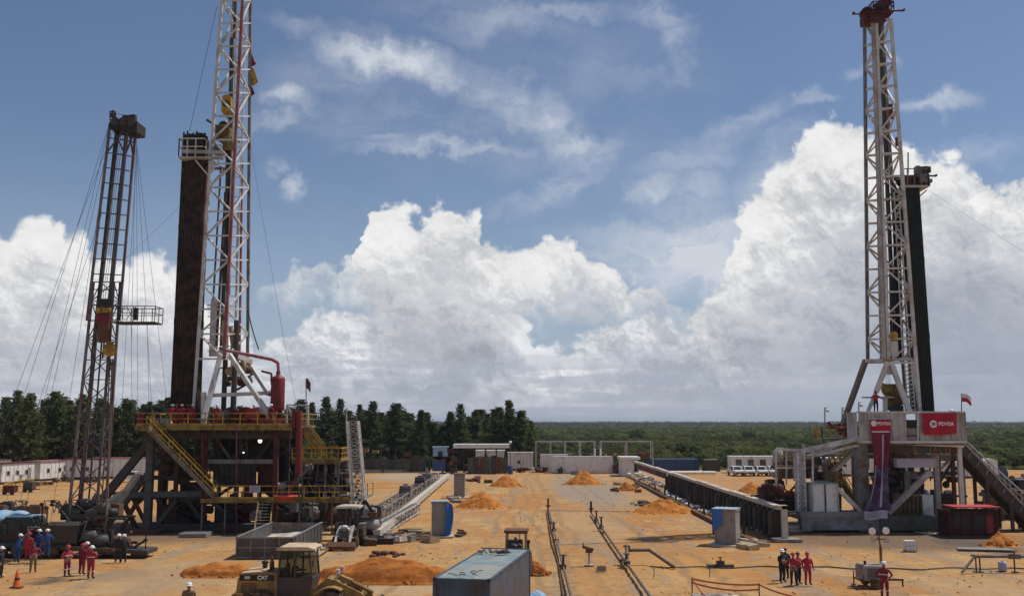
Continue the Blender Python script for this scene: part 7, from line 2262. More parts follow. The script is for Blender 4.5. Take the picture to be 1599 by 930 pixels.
    for i, (x, y, xe, ye, Ye) in enumerate([(170, 196, 40, 610, 76), (170, 198, 72, 612, 79), (168, 230, 82, 606, 80), (176, 205, -30, 760, 70), (160, 330, 66, 612, 84), (172, 210, 112, 600, 88)]):
        a = A(x, y, Y); b = A(xe, ye, Ye); d = (b - a).normalized(); end = a + d * (a.z / -d.z)
        cable('thin guy wire fanning left from the leaning workover mast', [a, end], .016, group=g)
    for i, (x, y, xe, ye, Ye) in enumerate([(212, 205, 236, 620, 80), (213, 205, 215, 610, 78), (212, 205, 206, 500, 75), (212, 215, 262, 640, 88), (230, 505, 232, 612, 76), (205, 505, 206, 640, 76), (214, 230, 190, 640, 76)]):
        a = A(x, y, Y + .8); b = A(xe, ye, Ye)
        cable('thin line hanging down right of the leaning workover mast', [a, b + (b - a) * .12], .014, group='lines right of the workover mast')
workover()

# ================================================================== long cellar walls, pillars, boom
def long_wall():
    ye, yf = 84.2, 188.0
    xw = 22.3
    T = thing('long_wall', 'long wall of dark posts under a pale cap beam running away on the right', 'wall', (xw, ye, 0))
    H = 2.75
    n = 17; seg = (yf - ye) / n
    for k in range(n):
        m = MB(); y = ye + k * seg; m.bb((xw - .32, y + .05, H - .28), (xw + .32, y + seg - .05, H + .04 * ((k * 7) % 3)))
        m.build('cap_beam', mConcL, T)
    k = 0; y = ye + 1.2
    while y < yf - 12:
        if y > 143: y += 1.9; m = MB(); m.bb((xw - .35, y, H - 1.1), (xw + .1, y + 1.2, H - .3)); m.build('dark_panel', (mMarB, mDark, mPurp)[int(y) % 3], T); continue
        m = MB(); m.box((xw - .1, y, H / 2 - .15), (.55, .85, H - .35)); m.lathe([(.34, .3), (.3, .9), (.34, 1.6), (.26, 2.2)], (xw - .48, y, 0), 'Z', 8)
        m.build('dark_post', mBlack if k % 3 else mDark, T)
        y += 1.75 + .02 * k; k += 1
    for k in range(n):
        if ye + k * seg > 140: continue
        m = MB(); y = ye + k * seg; m.bb((xw + .08, y + .04, 0), (xw + .2, y + seg - .04, H - .3)); m.build('wall_plate', (mDark, mRedD, mDark, mBrown, mSlate)[k % 5] if k < 13 else mWhiteD, T)
    # white debris along the foot
    rr = random.Random(15)
    for k in range(120):
        yy = rr.uniform(96, 182); s = rr.uniform(.3, .8)
        m = MB(); m.ball((xw - .9 - rr.random() * .9 + (1.0 * rr.random() if yy > 143 else 0), yy, s * .25 + (rr.random() * 1.0 if yy > 140 else 0)), s * .6, 7, 4, (1, 1.5, .6)); m.build('white_sack', mWhiteP if k % 3 else mConcL, T)
    m = MB(); m.beam((xw - 3.0, ye - 3, .18), (xw - 2.4, yf - 25, .18), .3, .3); m.build('kerb_beam', mBrown, T)
    m = MB(); m.beam((xw - 3.6, ye + 10, .3), (xw - .4, ye + 10.2, 2.2), .12); m.build('prop', mDark, T)
    for k in range(7):
        y = ye + 4 + k * 9; m = MB(); m.tube((xw - 2.2, y, 0), (xw - 2.2, y, 1.1 + .3 * (k % 2)), .12); m.build('short_post', mDark, T)
    # clear end post with its footing
    T2 = thing('concrete_post', 'pale square concrete post on a slab at near end of the long wall', 'post', (xw + .1, ye - .9, 0))
    m = MB(); m.bb((xw - .15, ye - 1.0, .2), (xw + .3, ye - .55, 2.85)); m.bb((xw - .5, ye - 1.0, 2.6), (xw + .3, ye - .3, 2.9)); m.build('post', mConcL, T2)
    m = MB(); m.bb((xw - .9, ye - 1.5, 0), (xw + 1.3, ye + .1, .22)); m.build('footing', mConc, T2)
    T3 = thing('block_stack', 'two tiers of pale concrete blocks right of the wall end post', 'blocks', G(1235, 830))
    q = G(1225, 830)
    for j in range(2):
        for i in range(4):
            m = MB(); m.bb((q.x + i * .72 + .3 * j - .3, q.y + .1 * i, .28 * j), (q.x + i * .72 + .68 + .3 * j - .3, q.y + 1.4, .28 * j + .26)); m.build('block', mConcL, T3)
    # far gable of the wall
    T4 = thing('white_hut', 'narrow white concrete box with dark doorway at far end of the long wall', 'hut', (A(985, 740, 186).x, 186, 0))
    a, b = zc(A(972, 744, 184)), A(990, 716, 184)
    m = MB(); m.bb(a, (b.x, 190, b.z)); m.build('wall', mWhiteP, T4); pbox(T4, 'doorway', 986, 722, 996, 742, 184.5, .3, mBlack); pbox(T4, 'side_frame', 982, 720, 986, 743, 183.9, .2, mWhiteP); pbox(T4, 'roof_slab', 969, 713, 1000, 717, 183.5, 6, mWhiteP)
    # left pair: pale beam with truss along it
    xb = -11.1
    T = thing('long_beam', 'long pale concrete beam running away from the lattice boom foot, left of centre', 'beam', (xb, 84, 0))
    n = 13; y0, y1 = 83.5, 176.0; seg = (y1 - y0) / n
    for k in range(n):
        m = MB(); y = y0 + k * seg; m.bb((xb - .3, y + .04, .3), (xb + .3, y + seg - .04, .9)); m.build('beam_segment', mConcL, T)
        m = MB(); m.bb((xb - .25, y + .1, 0), (xb + .25, y + .5, .3)); m.build('beam_foot', mConc, T)
    T = thing('ground_truss', 'low steel truss lying along the left side of the long pale beam', 'truss', (xb - 1.9, 84, 0))
    lo = [V((xb - 2.6, 84, .35)), V((xb - 1.4, 84, .35)), V((xb - 1.4, 84, 1.35)), V((xb - 2.6, 84, 1.35))]
    hi = [V((v.x + .4, 168, v.z)) for v in lo]
    lattice(T, lo, hi, 26, .13, .07, mGrey, mGrey, pat='Z')
    for k, y in enumerate((91, 122, 141, 152)):
        m = MB(); m.box((xb - 1.7, y, 1.5 if k else .9), (1.3, 2.2, 1.3 if k else .6)); m.tube((xb - 1.7, y, 2.1), (xb - 1.7, y, 2.35), .3); m.build('pump_box', mGrey if k % 2 else mDark, T)
        m = MB(); m.path([(xb - 2.3, y - 1.4, .2), (xb - 2.3, y - 1.2, 1.8), (xb - .9, y - 1.2, 1.8)], .09, 6); m.build('pipe', mDark, T)
long_wall()

def pillars():
    def pillar(label, x0, x1, yb, yt, ry, cloth, group=None):
        c = G((x0 + x1) / 2, yb); w = (x1 - x0) * c.y / F
        h = A((x0 + x1) / 2, yt, c.y).z
        T = thing('concrete_pillar', label, 'pillar', (c.x, c.y + w / 2, 0), ry, group, world=False)
        m = MB(); m.box((0, 0, h / 2), (w * .92, w * .92, h - .1)); m.build('shaft', mConc, T)
        m = MB(); m.box((0, 0, h - .03), (w * .98, w * .98, .16)); m.build('cap', mConc if cloth != 'none' else mGrey, T)
        m = MB(); m.box((.1, -.1, .04), (w * 1.5, w * 1.4, .12)); m.build('base_slab', mConcL, T)
        m = MB()
        for k in range(4): m.tube((-w * .3 + k * w * .2, 0, h), (-w * .3 + k * w * .2, 0, h + .18), .02)
        m.build('rebar', mBrown, T)
        hw = w * .5
        def blueface(sgn, y0_, y1_, drop, off, mat):
            S = MB()
            # over the top
            S.grid(lambda u, v: V((-hw + u * w, -hw + v * w, h + .07 + .03 * math.sin(u * 9 + v * 5))), 8, 8)
            def side(u, v):
                return V((sgn * (hw + .06 + .08 * abs(math.sin(u * 8 + v * 2)) * v), y0_ + (y1_ - y0_) * u, h + .07 - v * drop * (1 - .12 * math.sin(u * 5))))
            S.grid(side, 12, 12); S.grid(lambda u, v: side(u, v) + V((-sgn * .02, 0, 0)), 12, 12, flip=True)
            S.build('blue_cloth', mat, T)
        if cloth == 'right':
            S = MB()
            def drape(u, v):
                return V((hw * .62 + u * .62 + .12 * math.sin(v * 4), -hw - .12 - .10 * math.sin(u * 7 + v * 3), h - .12 - v * (h * .93) * (1 - .05 * u)))
            S.grid(drape, 10, 16); S.grid(lambda u, v: drape(u, v) + V((0, .03, 0)), 10, 16, flip=True)
            def drape2(u, v): return V((hw + .1 + .1 * math.sin(u * 5 + v * 6), -hw + u * w, h - .1 - v * h * .9))
            S.grid(drape2, 10, 14); S.grid(lambda u, v: drape2(u, v) + V((.02, 0, 0)), 10, 14, flip=True)
            S.build('blue_cloth', mBlue, T)
            S = MB(); S.box((0, 0, h + .08), (w * 1.02, w * 1.02, .06)); S.build('pale_cover', mBlueL, T)
        elif cloth == 'left':
            S = MB(); S.box((-.05, 0, h + .08), (w * 1.04, w * 1.04, .05)); S.build('blue_cover', mBlueL, T)
            S = MB()
            def drape(u, v): return V((-hw - .06 - .05 * math.sin(u * 6), hw - u * w * 1.02, h + .06 - v * h * (.72 if u > .35 else .35)))
            S.grid(drape, 12, 12); S.grid(lambda u, v: drape(u, v) + V((.02, 0, 0)), 12, 12, flip=True)
            def front(u, v): return V((-hw + u * w * .42, -hw - .06 - .04 * math.sin(u * 8 + v * 5), h + .05 - v * h * .62 * (1 - .35 * u)))
            S.grid(front, 8, 12, flip=True); S.grid(lambda u, v: front(u, v) + V((0, .02, 0)), 8, 12)
            S.build('blue_cloth', mBlue, T)
        return T
    pillar('grey concrete pillar with bright blue cloth hanging on its right side, left yard', 672, 698, 838, 784, R(4), 'right')
    pillar('grey concrete pillar without cloth at far end of the pale beam', 708, 726, 777, 739, 0, 'none')
    pillar('grey concrete pillar with pale blue cover on its top left, right of yard centre', 1122, 1158, 852, 796, R(-24), 'left')
    # rubble beside them
    rr = random.Random(12)
    def rubble(label, x0, y0, x1, y1, n, mats, s0, s1):
        T = thing('rubble', label, 'rubble', G((x0 + x1) / 2, (y0 + y1) / 2))
        for k in range(n):
            q = G(rr.uniform(x0, x1), rr.uniform(y0, y1)); s = rr.uniform(s0, s1)
            m = MB(); m.box(q + V((0, 0, s * .18)), (s * rr.uniform(.6, 1.6), s * rr.uniform(.6, 1.5), s * rr.uniform(.2, .5)), rr.uniform(0, 3), rr.uniform(-.25, .25)); m.build('chunk', rr.choice(mats), T)
    rubble('broken pale concrete and boards lying left of the blue clothed pillar', 600, 833, 672, 846, 30, [mConcL, mConc, mTan, mBrown], .4, 1.3)
    rubble('scattered dark bars on the sand right of the blue clothed pillar', 706, 828, 728, 838, 6, [mDark, mBrown], .2, .6)
    rubble('pale rubble at foot of the bare pillar by the pale beam', 704, 774, 716, 784, 10, [mConcL, mConc], .4, .9)
    rubble('loose pale boards and blocks right of the pale blue covered pillar', 1162, 846, 1192, 858, 10, [mConcL, mTan], .5, 1.2)
    rubble('scrap and broken blocks in front of the long dark wall', 1165, 812, 1200, 830, 16, [mConcL, mDark, mBlack, mWhiteD], .4, 1.0)
    rubble('dark scrap on the sand left of the right heap', 985, 784, 1015, 790, 7, [mDark, mBrown], .3, .8)
    rubble('dark flat scrap lying between the two sand heaps on the left', 730, 750, 764, 754, 9, [mBrown, mDark, mRedD], .5, 1.6)
    rubble('scrap strewn on the brownish mound near the far wall end', 958, 756, 1000, 768, 14, [mBrown, mDark, mTan], .4, 1.2)
    rubble('scrap pieces at foot of the lattice boom, in front of the pale beam', 566, 838, 606, 850, 34, [mDark, mBlack, mGrey, mBrown], .4, 1.2)
    rubble('small crate and bits lying on the far yard right of the boom', 652, 752, 662, 757, 5, [mDark, mTan], .5, 1.2)
pillars()

def boom():
    Y = 84.5
    T = thing('lattice_boom', 'tall white lattice boom standing on end, leaning slightly left, right of the left rig', 'boom', (A(566, 836, Y).x, Y, 0))
    lo = [zc(A(553, 834, Y)), zc(A(574, 834, Y)), zc(A(574, 834, Y)) + V((0, 1.1, 0)), zc(A(553, 834, Y)) + V((0, 1.1, 0))]
    hi = [A(541, 657, Y), A(558, 657, Y), A(558, 657, Y) + V((0, .9, 0)), A(541, 657, Y) + V((0, .9, 0))]
    m = MB(); m.box((lo[0] + lo[2]) / 2, (1.6, 1.6, .3)); b = m.build('foot', mDark, T)
    lattice(b, lo, hi, 16, .13, .06, mWhite, mWhiteD, pat='X')
    m = MB(); m.tube(hi[0], A(541, 638, Y), .05); m.ball(A(541, 638, Y), .1, 6, 4); m.build('tip_pole', mWhiteD, T)
    m = MB()
    for k in range(34):
        t = k / 34; a = lo[0].lerp(hi[0], t) + V((.25, .5, 0)); m.ball(a + V((.2 + .15 * math.sin(k * 2.1), 0, 0)), .13, 6, 4)
    m.build('cable_chain', mDark, T)
    clutter(T, 556, 800, 590, 836, Y - .5, 2.5, 24, [mDark, mGrey, mBlack, mWhiteD], random.Random(6))
    # other half lying back along the yard: frame of rods
    T = thing('boom_section', 'grey steel boom section lying low between the upright boom and the pale beam', 'boom', (A(585, 836, 84).x, 84, 0))
    lo = [G(576, 840), G(592, 838), G(592, 838) + V((0, 0, .9)), G(576, 840) + V((0, 0, .9))]
    hi = [v + V((1.4, 22, .2)) for v in lo]
    lattice(T, lo, hi, 10, .12, .06, mWhiteD, mGrey, pat='X')
boom()

# ================================================================== camp and far side of the yard
def cabin(label, c, rz, L, Wd, H, mwall, mroof, wins=3, door=True, group=None, base=.35, ws=.36):
    """long axis local X, front towards local -Y"""
    T = thing('site_cabin', label, 'cabin', c, rz, group, world=False)
    m = MB(); m.bb((-L / 2, -Wd / 2, base), (L / 2, Wd / 2, H)); w = m.build('wall', mwall, T)
    m = MB()
    for k in range(9): x = -L / 2 + L * k / 8; m.bb((x - .03, -Wd / 2 - .03, base), (x + .03, -Wd / 2 - .003, H))
    m.build('panel_joint', mWhiteD, w)
    m = MB(); m.bb((-L / 2 - .12, -Wd / 2 - .15, H), (L / 2 + .12, Wd / 2 + .15, H + .14)); m.build('roof', mroof, T)
    m = MB(); m.bb((-L / 2, -Wd / 2 + .1, 0), (L / 2, Wd / 2 - .1, base)); m.build('skid_base', mDark, T)
    for k in range(wins):
        x = -L / 2 + L * (k + .7) / (wins + .6)
        m = MB(); m.bb((x - ws, -Wd / 2 - .05, 1.3), (x + ws, -Wd / 2 - .004, 1.35 + ws * 2)); f = m.build('window', mWhiteD, T)
        m = MB(); m.bb((x - ws + .07, -Wd / 2 - .065, 1.37), (x + ws - .07, -Wd / 2 - .05, 1.28 + ws * 2)); m.build('pane', mGlass, f)
        if k % 2:
            m = MB(); m.bb((x + .6, -Wd / 2 - .35, .9), (x + 1.25, -Wd / 2, 1.35)); m.build('air_conditioner', mWhiteD, T)
    if door:
        m = MB(); m.bb((L * .28, -Wd / 2 - .04, base), (L * .28 + .85, -Wd / 2 - .004, 2.35)); d = m.build('door', mConc, T)
        m = MB(); m.box((L * .28 + .72, -Wd / 2 - .07, 1.3), (.06, .05, .12)); m.build('handle', mDark, d)
        m = MB()
        for s in range(2): m.box((L * .28 + .42, -Wd / 2 - .35 - .3 * (1 - s), .15 + .15 * s), (.9, .3, .05))
        m.build('step', mDark, T)
    return T

def pickup(label, c, rz, paint, group=None, s=1.0, cab2=True):
    T = thing('pickup_truck', label, 'pickup truck', c, rz, group, world=False)
    m = MB(); m.prism([(-2.6, .5), (2.55, .5), (2.6, .95), (1.4, 1.08), (-.75, 1.05), (-2.6, 1.02)], -.88, .88); b = m.build('body', paint, T)
    m = MB(); m.prism([(-.7, 1.05), (1.35, 1.07), (.75, 1.72), (-.45, 1.74)], -.78, .78); m.build('cab', paint, T)
    for sy in (-1, 1):
        m = MB(); m.prism([(-.5, 1.12), (.95, 1.12), (.62, 1.62), (-.36, 1.64)], sy * .79 - .01, sy * .79 + .01); m.build('side_window', mGlass, T)
        for x in (-1.7, 1.75): wheel(T, 'tyre', (x, sy * .8, .38), .38, .24, mWhiteD, 14)
        m = MB(); m.box((2.58, sy * .65, .8), (.06, .3, .16)); m.build('headlight', mHat, T)
    m = MB(); m.add([(1.37, -.7, 1.1), (1.37, .7, 1.1), (.79, .65, 1.68), (.79, -.65, 1.68)], [(0, 1, 2, 3)]); m.build('windscreen', mGlass, T)
    m = MB(); m.box((2.6, 0, .55), (.12, 1.7, .2)); m.box((-2.62, 0, .55), (.12, 1.6, .15)); m.build('bumper', mDark, T)
    m = MB(); m.bb((-2.5, -.75, .8), (-.85, .75, 1.03)); m.build('load_bed', mDark, T)
    T.scale = (s, s, s)
    return T

def camp_left():
    # rows of white cabins seen obliquely
    def along(x, y, Y): p = A(x, y, Y); return V((p.x, p.y, 0))
    a, b = along(-70, 745, 150), along(112, 745, 176)
    d = (b - a).normalized(); rz = math.atan2(d.y, d.x); nrm = V((-d.y, d.x, 0))
    if nrm.y < 0: nrm = -nrm
    tot = (b - a).length; n = 3; L = tot / n - 1.3
    lbl = ['white site cabin with red roof edge at the far left edge of the camp', 'middle white site cabin of the front camp row, yellow things before it', 'white site cabin with dark square window at right end of the front camp row']
    for k in range(n):
        c = a + d * (tot * (k + .5) / n) + nrm * 1.5
        cabin(lbl[k], c, rz, L, 3.0, 3.15, mWhiteP, mPinkR if k != 1 else mRedD, wins=3 if k < 2 else 2)
    lbl = ['second row cabin with pale roof behind the leftmost front cabin', 'second row cabin with maroon roof edge behind the middle front cabin', 'second row cabin, right one, behind the front row']
    for k in range(n):
        c = a + d * (tot * (k + .45) / n) + nrm * 13
        cabin(lbl[k], c, rz, L, 3.0, 3.2, mWhiteP, mWhiteP if k == 0 else mRedD, wins=2)
    lbl = ['third row cabin with pale green white roof, far left', 'third row cabin with reddish roof, below the dark pines']
    for k in range(2):
        c = a + d * (tot * (k + .4) / n) + nrm * 24
        cabin(lbl[k], c, rz, L, 3.0, 3.2, mWhiteP, mWhiteP if k == 0 else mPinkR, wins=2)
    # cabin seen between workover mast and the raking leg, facing the yard
    cabin('white cabin with two dark windows between the workover mast and the left rig', along(190, 745, 178), R(8), 9.5, 3.0, 3.4, mWhiteP, mPinkR, wins=2, door=False)
    cabin('white cabin half hidden behind the workover mast feet', along(130, 745, 176), R(6), 6.5, 3.0, 3.3, mWhiteP, mRedD, wins=2, door=False)
    # bits in front of the cabins
    T = thing('red_machine', 'small dark red machine standing on the sand before the white cabins', 'machine', G(14, 772))
    q = G(14, 772); m = MB(); m.bb(q + V((-.9, 0, .3)), q + V((.6, 1.2, 1.2))); m.build('body', mRedD, T)
    for s in (-.6, .4): m = MB(); m.lathe([(.3, -.1), (.3, .1)], q + V((s, 0, .3)), 'Y', 12); m.build('wheel', mBlack, T)
    T = thing('dark_machine', 'small dark trailer machine right of the red one before the cabins', 'machine', G(44, 768))
    q = G(44, 768); m = MB(); m.bb(q + V((-.8, 0, .3)), q + V((.5, 1.2, 1.4))); m.build('body', mDark, T); m = MB(); m.beam(q + V((.4, 0, .4)), q + V((1.6, 0, .4)), .1); m.build('tow_bar', mRedD, T)
    for s in (-.5, .3): m = MB(); m.lathe([(.3, -.1), (.3, .1)], q + V((s, 0, .3)), 'Y', 12); m.build('wheel', mBlack, T)
    T = thing('yellow_barrier', 'low yellow railing along the front of the white cabins', 'barrier', G(30, 762))
    railing(T, [G(6, 765), G(24, 760), G(52, 756)], mYel, .9, 1.5, w=.12)
    rr = random.Random(17)
    for (x, y, lb) in ((98, 752, 'small red and white equipment at foot of the right front cabin'), (66, 757, 'small pink and grey crate pile before the middle cabin'), (142, 752, 'small red equipment pile before the half hidden cabin')):
        q = G(x, y); T = thing('equipment_pile', lb, 'equipment', q)
        for k in range(7):
            m = MB(); m.box(q + V((rr.uniform(-1.5, 1.5), rr.uniform(-.5, .5), .3)), (rr.uniform(.3, .9), .6, rr.uniform(.3, .9))); m.build('crate', rr.choice((mRedD, mWhiteD, mDark, mYelD)), T)
    pickup('white pickup truck parked between the camp cabins and the left rig ramp', G(205, 752), R(5), mWhiteP)
    # frame bits mid left
    for (x, y, lb) in ((22, 800, 'bent dark bars standing on the sand behind the blue cover'), (92, 800, 'rusty wheel and bars lying behind the carrier')):
        q = G(x, y); T = thing('scrap_bars', lb, 'scrap', q)
        for k in range(6): m = MB(); p = q + V((rr.uniform(-1.2, 1.2), rr.uniform(-.5, .5), 0)); m.path([p, p + V((rr.uniform(-.5, .5), 0, 1.3)), p + V((rr.uniform(-1, 1), 0, 1.5 * rr.random()))], .05, 5); m.build('bar', mDark, T)
camp_left()

def far_side():
    # dark corrugated fence and what stands along it
    Yf = 197.0
    T = thing('sheet_fence', 'dark grey green sheet fence along the far side left of centre', 'fence', (A(620, 735, Yf).x, Yf, 0))
    x0, x1 = A(552, 0, Yf).x, A(672, 0, Yf).x; h = A(0, 717, Yf).z; n = 11
    for k in range(n):
        m = MB(); corrug(m, (x0 + (x1 - x0) * k / n, Yf, .05), (x0 + (x1 - x0) * (k + .97) / n, Yf, .05), h + .1 * (k % 2), .12, .45, V((0, 1, 0))); m.build('fence_panel', mSlate if k % 3 else mDark, T)
    for k in range(n + 1):
        xx = x0 + (x1 - x0) * k / n; m = MB(); m.beam((xx, Yf - .1, 0), (xx, Yf - .1, A(0, 697 if k % 2 else 702, Yf).z), .1); m.build('fence_post', mDark, T)
    m = MB(); m.beam((x0, Yf - .1, A(0, 697, Yf).z), (x1 + 3, Yf - .1, A(0, 697, Yf).z), .05); m.build('top_wire', mDark, T)
    rr = random.Random(23)
    def pile(label, xs, ys, xe, Y, n, mats, nm='equipment_pile', cat='equipment', hmax=1.5):
        T = thing(nm, label, cat, G((xs + xe) / 2, ys))
        a, b = A(xs, 0, Y).x, A(xe, 0, Y).x
        for k in range(n):
            s = rr.uniform(.4, 1.4); x = rr.uniform(a, b); z = rr.random() * (hmax - .5)
            m = MB(); m.box((x, Y + rr.uniform(0, 1.5), z + .25), (s, s * .8, rr.uniform(.3, .8)), rr.uniform(-.3, .3)); m.build(rr.choice(('crate', 'drum')) if k % 2 else 'crate', rr.choice(mats), T)
        return T
    pile('brown and tan equipment seen over the dark fence', 556, 735, 600, 200, 16, [mTan, mBrown, mYelD, mDark], hmax=4.6)
    pile('yellowish brush and crates seen over the middle of the dark fence', 606, 735, 660, 201, 16, [mYelD, mGreen, mBrown], hmax=3.8)
    q = G(598, 738); person('person in dark clothes in front of the dark far fence', q, 0, 'stand', mCovK, mCovK, None)
    q = G(640, 736); T = thing('small_trailer', 'low grey trailer parked before the dark far fence', 'trailer', q)
    m = MB(); m.bb(q + V((-2.0, 0, .5)), q + V((2.0, 1.4, .8))); m.build('flatbed', mConc, T)
    for s in (-1, .9): m = MB(); m.lathe([(.32, -.1), (.32, .1)], q + V((s, 0, .32)), 'Y', 12); m.build('wheel', mBlack, T)
    m = MB(); m.beam(G(560, 738) + V((0, 0, .3)), G(668, 737) + V((0, 0, .3)), .5, .55); T = tag(m.build('concrete_kerb', mConc), 'pale concrete kerb along the foot of the dark far fence', 'kerb')
    # booth and blue box
    Y = 194.0
    c = A(687, 736, Y); T = thing('blue_booth', 'raised pale blue booth with dark window left of the white roofed shed', 'booth', (c.x, Y, 0))
    a, b = A(676, 712, Y), A(698, 698, Y); m = MB(); m.bb(a, (b.x, Y + 2.6, b.z)); m.build('cabin_wall', mBlueL, T)
    pbox(T, 'window', 684, 704, 691, 712, Y - .04, .05, mBlack)
    m = MB(); m.bb((a.x - .2, Y - .2, b.z), (b.x + .2, Y + 2.8, b.z + .14)); m.build('roof', mBlueL, T)
    for x in (677, 697): 
        for dy in (0, 2.4): m = MB(); xx = A(x, 0, Y).x; m.beam((xx, Y + dy, 0), (xx, Y + dy, a.z), .2); m.build('leg', mDark, T)
    T = thing('blue_tank', 'dark blue box tank standing under the pale blue booth', 'tank', (c.x, Y - 1.5, 0)); pbox(T, 'box', 675, 719, 695, 735, Y - 1.5, 1.4, mBlueF); pbox(T, 'lid', 675, 718, 695, 719.4, Y - 1.6, 1.6, mDark)
    pile('rusty orange brown rack with lights left of the shed', 700, 737, 714, 194, 18, [mBrown, mRedD, mOrange, mDark], hmax=4.6)
    # shed with thin white roof
    c = A(752, 737, Y); T = thing('open_shed', 'open shed with long thin white roof and dark contents, far side', 'shed', (c.x, Y, 0))
    a, b = A(708, 699, Y), A(795, 693, Y); m = MB(); m.bb((a.x, Y - 1, a.z), (b.x, Y + 5, b.z)); m.build('roof', mWhiteP, T)
    for k in range(6):
        x = A(712 + k * 16, 0, Y).x
        for dy in (0, 4.6): m = MB(); m.beam((x, Y + dy, 0), (x, Y + dy, a.z), .18); m.build('post', mDark, T)
    pbox(T, 'back_wall', 714, 702, 740, 735, Y + 4.7, .1, mDark)
    T = thing('sheet_fence', 'dark brown corrugated fence in front of the white roofed shed', 'fence', (c.x, Y - 2, 0))
    x0, x1 = A(735, 0, Y).x, A(793, 0, Y).x; h = A(0, 714, Y).z
    for k in range(7):
        m = MB(); corrug(m, (x0 + (x1 - x0) * k / 7, Y - 2, .05), (x0 + (x1 - x0) * (k + .97) / 7, Y - 2, .05), h + .15 * (k % 2), .12, .4, V((0, 1, 0))); m.build('fence_panel', (mSlate, mDark, mBrown)[k % 3], T)
    pile('dark drums and crates under the white roofed shed', 718, 737, 790, 196, 26, [mDark, mBlack, mBrown, mWhiteD], hmax=3.6)
    for (x, w) in ((746, 4), (752, 5), (762, 6), (772, 4)):
        pass
    q = G(728, 737); person('person in white shirt standing by the left end of the brown fence', q, 0, 'stand', mWhiteP, mCovK, None)
    q = A(797, 737, Y); T = thing('blue_drum', 'blue drum standing at right end of the brown fence', 'drum', V((q.x, Y - 2, 0))); m = MB(); m.lathe([(.5, 0), (.5, 1.5), (.46, 1.55)], (q.x, Y - 2, 0)); m.build('drum', mBlueF, T); m = MB(); m.lathe([(.52, .7), (.52, .78)], (q.x, Y - 2, 0)); m.build('hoop', mBlueF, T)
    q = A(797, 690, 192); T = thing('lamp_pole', 'short pole with white ball lamp at right end of the shed roof', 'lamp pole', V((q.x, 192, 0))); m = MB(); m.tube((q.x, 192, 0), q, .06); m.build('pole', mGrey, T); m = MB(); m.ball(q, .3); m.build('lamp', mHat, T)
    # white building behind
    cabin('plain white building right of the open shed', V((A(812, 0, 206).x, 208, 0)), 0, 5.2, 4, A(0, 707, 206).z, mWhiteP, mConcL, wins=1, door=False)
    cabin('white building seen through the open shed', V((A(765, 0, 208).x, 212, 0)), 0, 6.5, 4, A(0, 704, 208).z, mWhiteP, mWhiteP, wins=2, door=False)
    pile('low white and red bits in front of the plain white building', 800, 735, 850, 198, 18, [mWhiteP, mRedD, mMarB, mDark, mWhiteD], hmax=.9)
    # steel frames
    for (xs, xe, lb) in (((835, 843, 863, 879, 885, 902, 922)[0], 922, 'left pipe frame of white steel posts above the long white container'), (931, 1007, 'right pipe frame of white steel posts behind the white container')):
        Y2 = 204.0; T = thing('steel_gantry', lb, 'pipe rack', (A((xs + xe) / 2, 0, Y2).x, Y2, 0))
        zt = A(0, 689, Y2).z
        n = 5 if xs < 900 else 3
        for k in range(n):
            x = A(xs + (xe - xs) * k / (n - 1), 0, Y2).x
            for dy in (0, 3): m = MB(); m.beam((x, Y2 + dy, 0), (x, Y2 + dy, zt), .24); m.build('post', mWhiteD, T)
            m = MB(); m.beam((x, Y2, zt - .1), (x, Y2 + 3, zt - .1), .2); m.build('cross_beam', mWhiteD, T)
        for dy in (0, 3):
            m = MB(); m.beam((A(xs, 0, Y2).x, Y2 + dy, zt), (A(xe, 0, Y2).x, Y2 + dy, zt), .22); m.build('top_beam', mWhiteD, T)
        m = MB(); m.beam((A(xs, 0, Y2).x, Y2, zt * .6), (A(xe, 0, Y2).x, Y2, zt * .6), .12); m.build('mid_rail', mYelD, T)
    pile('pale tanks and pipes packed inside the white steel pipe frames', 846, 735, 960, 206, 30, [mWhiteD, mTan, mGreen, mYelD, mRedD], hmax=3.6)
    pile('red machinery under the right end of the right pipe frame', 985, 735, 1005, 208, 12, [mRedD, mBrown, mRed], hmax=4.0)
    # white containers
    L = (950 - 856) * 194 / F
    H = A(0, 712, 194).z
    container('shipping_container', 'long ribbed white container in front of the pipe frames', V((A(903, 0, 195).x, 195.5, 0)), 0, L, 2.5, H, mWhiteP, mWhiteP, mWhiteP, mWhiteP, detail=False, pitch=.55)
    container('shipping_container', 'white container end showing left behind the long ribbed one', V((A(862, 0, 199).x, 200.5, 0)), 0, 5.5, 2.5, A(0, 709, 199).z, mWhiteP, mWhiteP, mWhiteP, mWhiteP, detail=False, pitch=.55)
    for (x, lb) in ((929, 'left thin white vent post on the long white container'), (938, 'right thin white vent post on the long white container')):
        q = A(x, 712, 196); T = thing('vent_post', lb, 'post', q); m = MB(); m.tube(q, A(x, 701, 196), .12); m.build('post', mWhiteP, T); m = MB(); m.lathe([(.2, 0), (.2, .1)], A(x, 701, 196)); m.build('cap', mWhiteP, T)
    q = G(875, 739); T = thing('green_pump', 'small dark green pump at foot of the long white container', 'pump', q); m = MB(); m.box(q + V((0, .4, .5)), (1.0, .7, .9)); m.build('body', mGreen, T); m = MB(); m.box(q + V((.2, .3, 1.1)), (.3, .3, .4)); m.build('motor', mBlack, T)
    pile('low grey box row before the right half of the white container', 886, 739, 906, 190, 6, [mConc, mGrey], hmax=.7)
    pile('bluish boxes and drums between the white container and the white hut', 950, 737, 972, 193, 20, [mBlueF, mRedD, mConc, mMarB, mWhiteD], hmax=2.3)
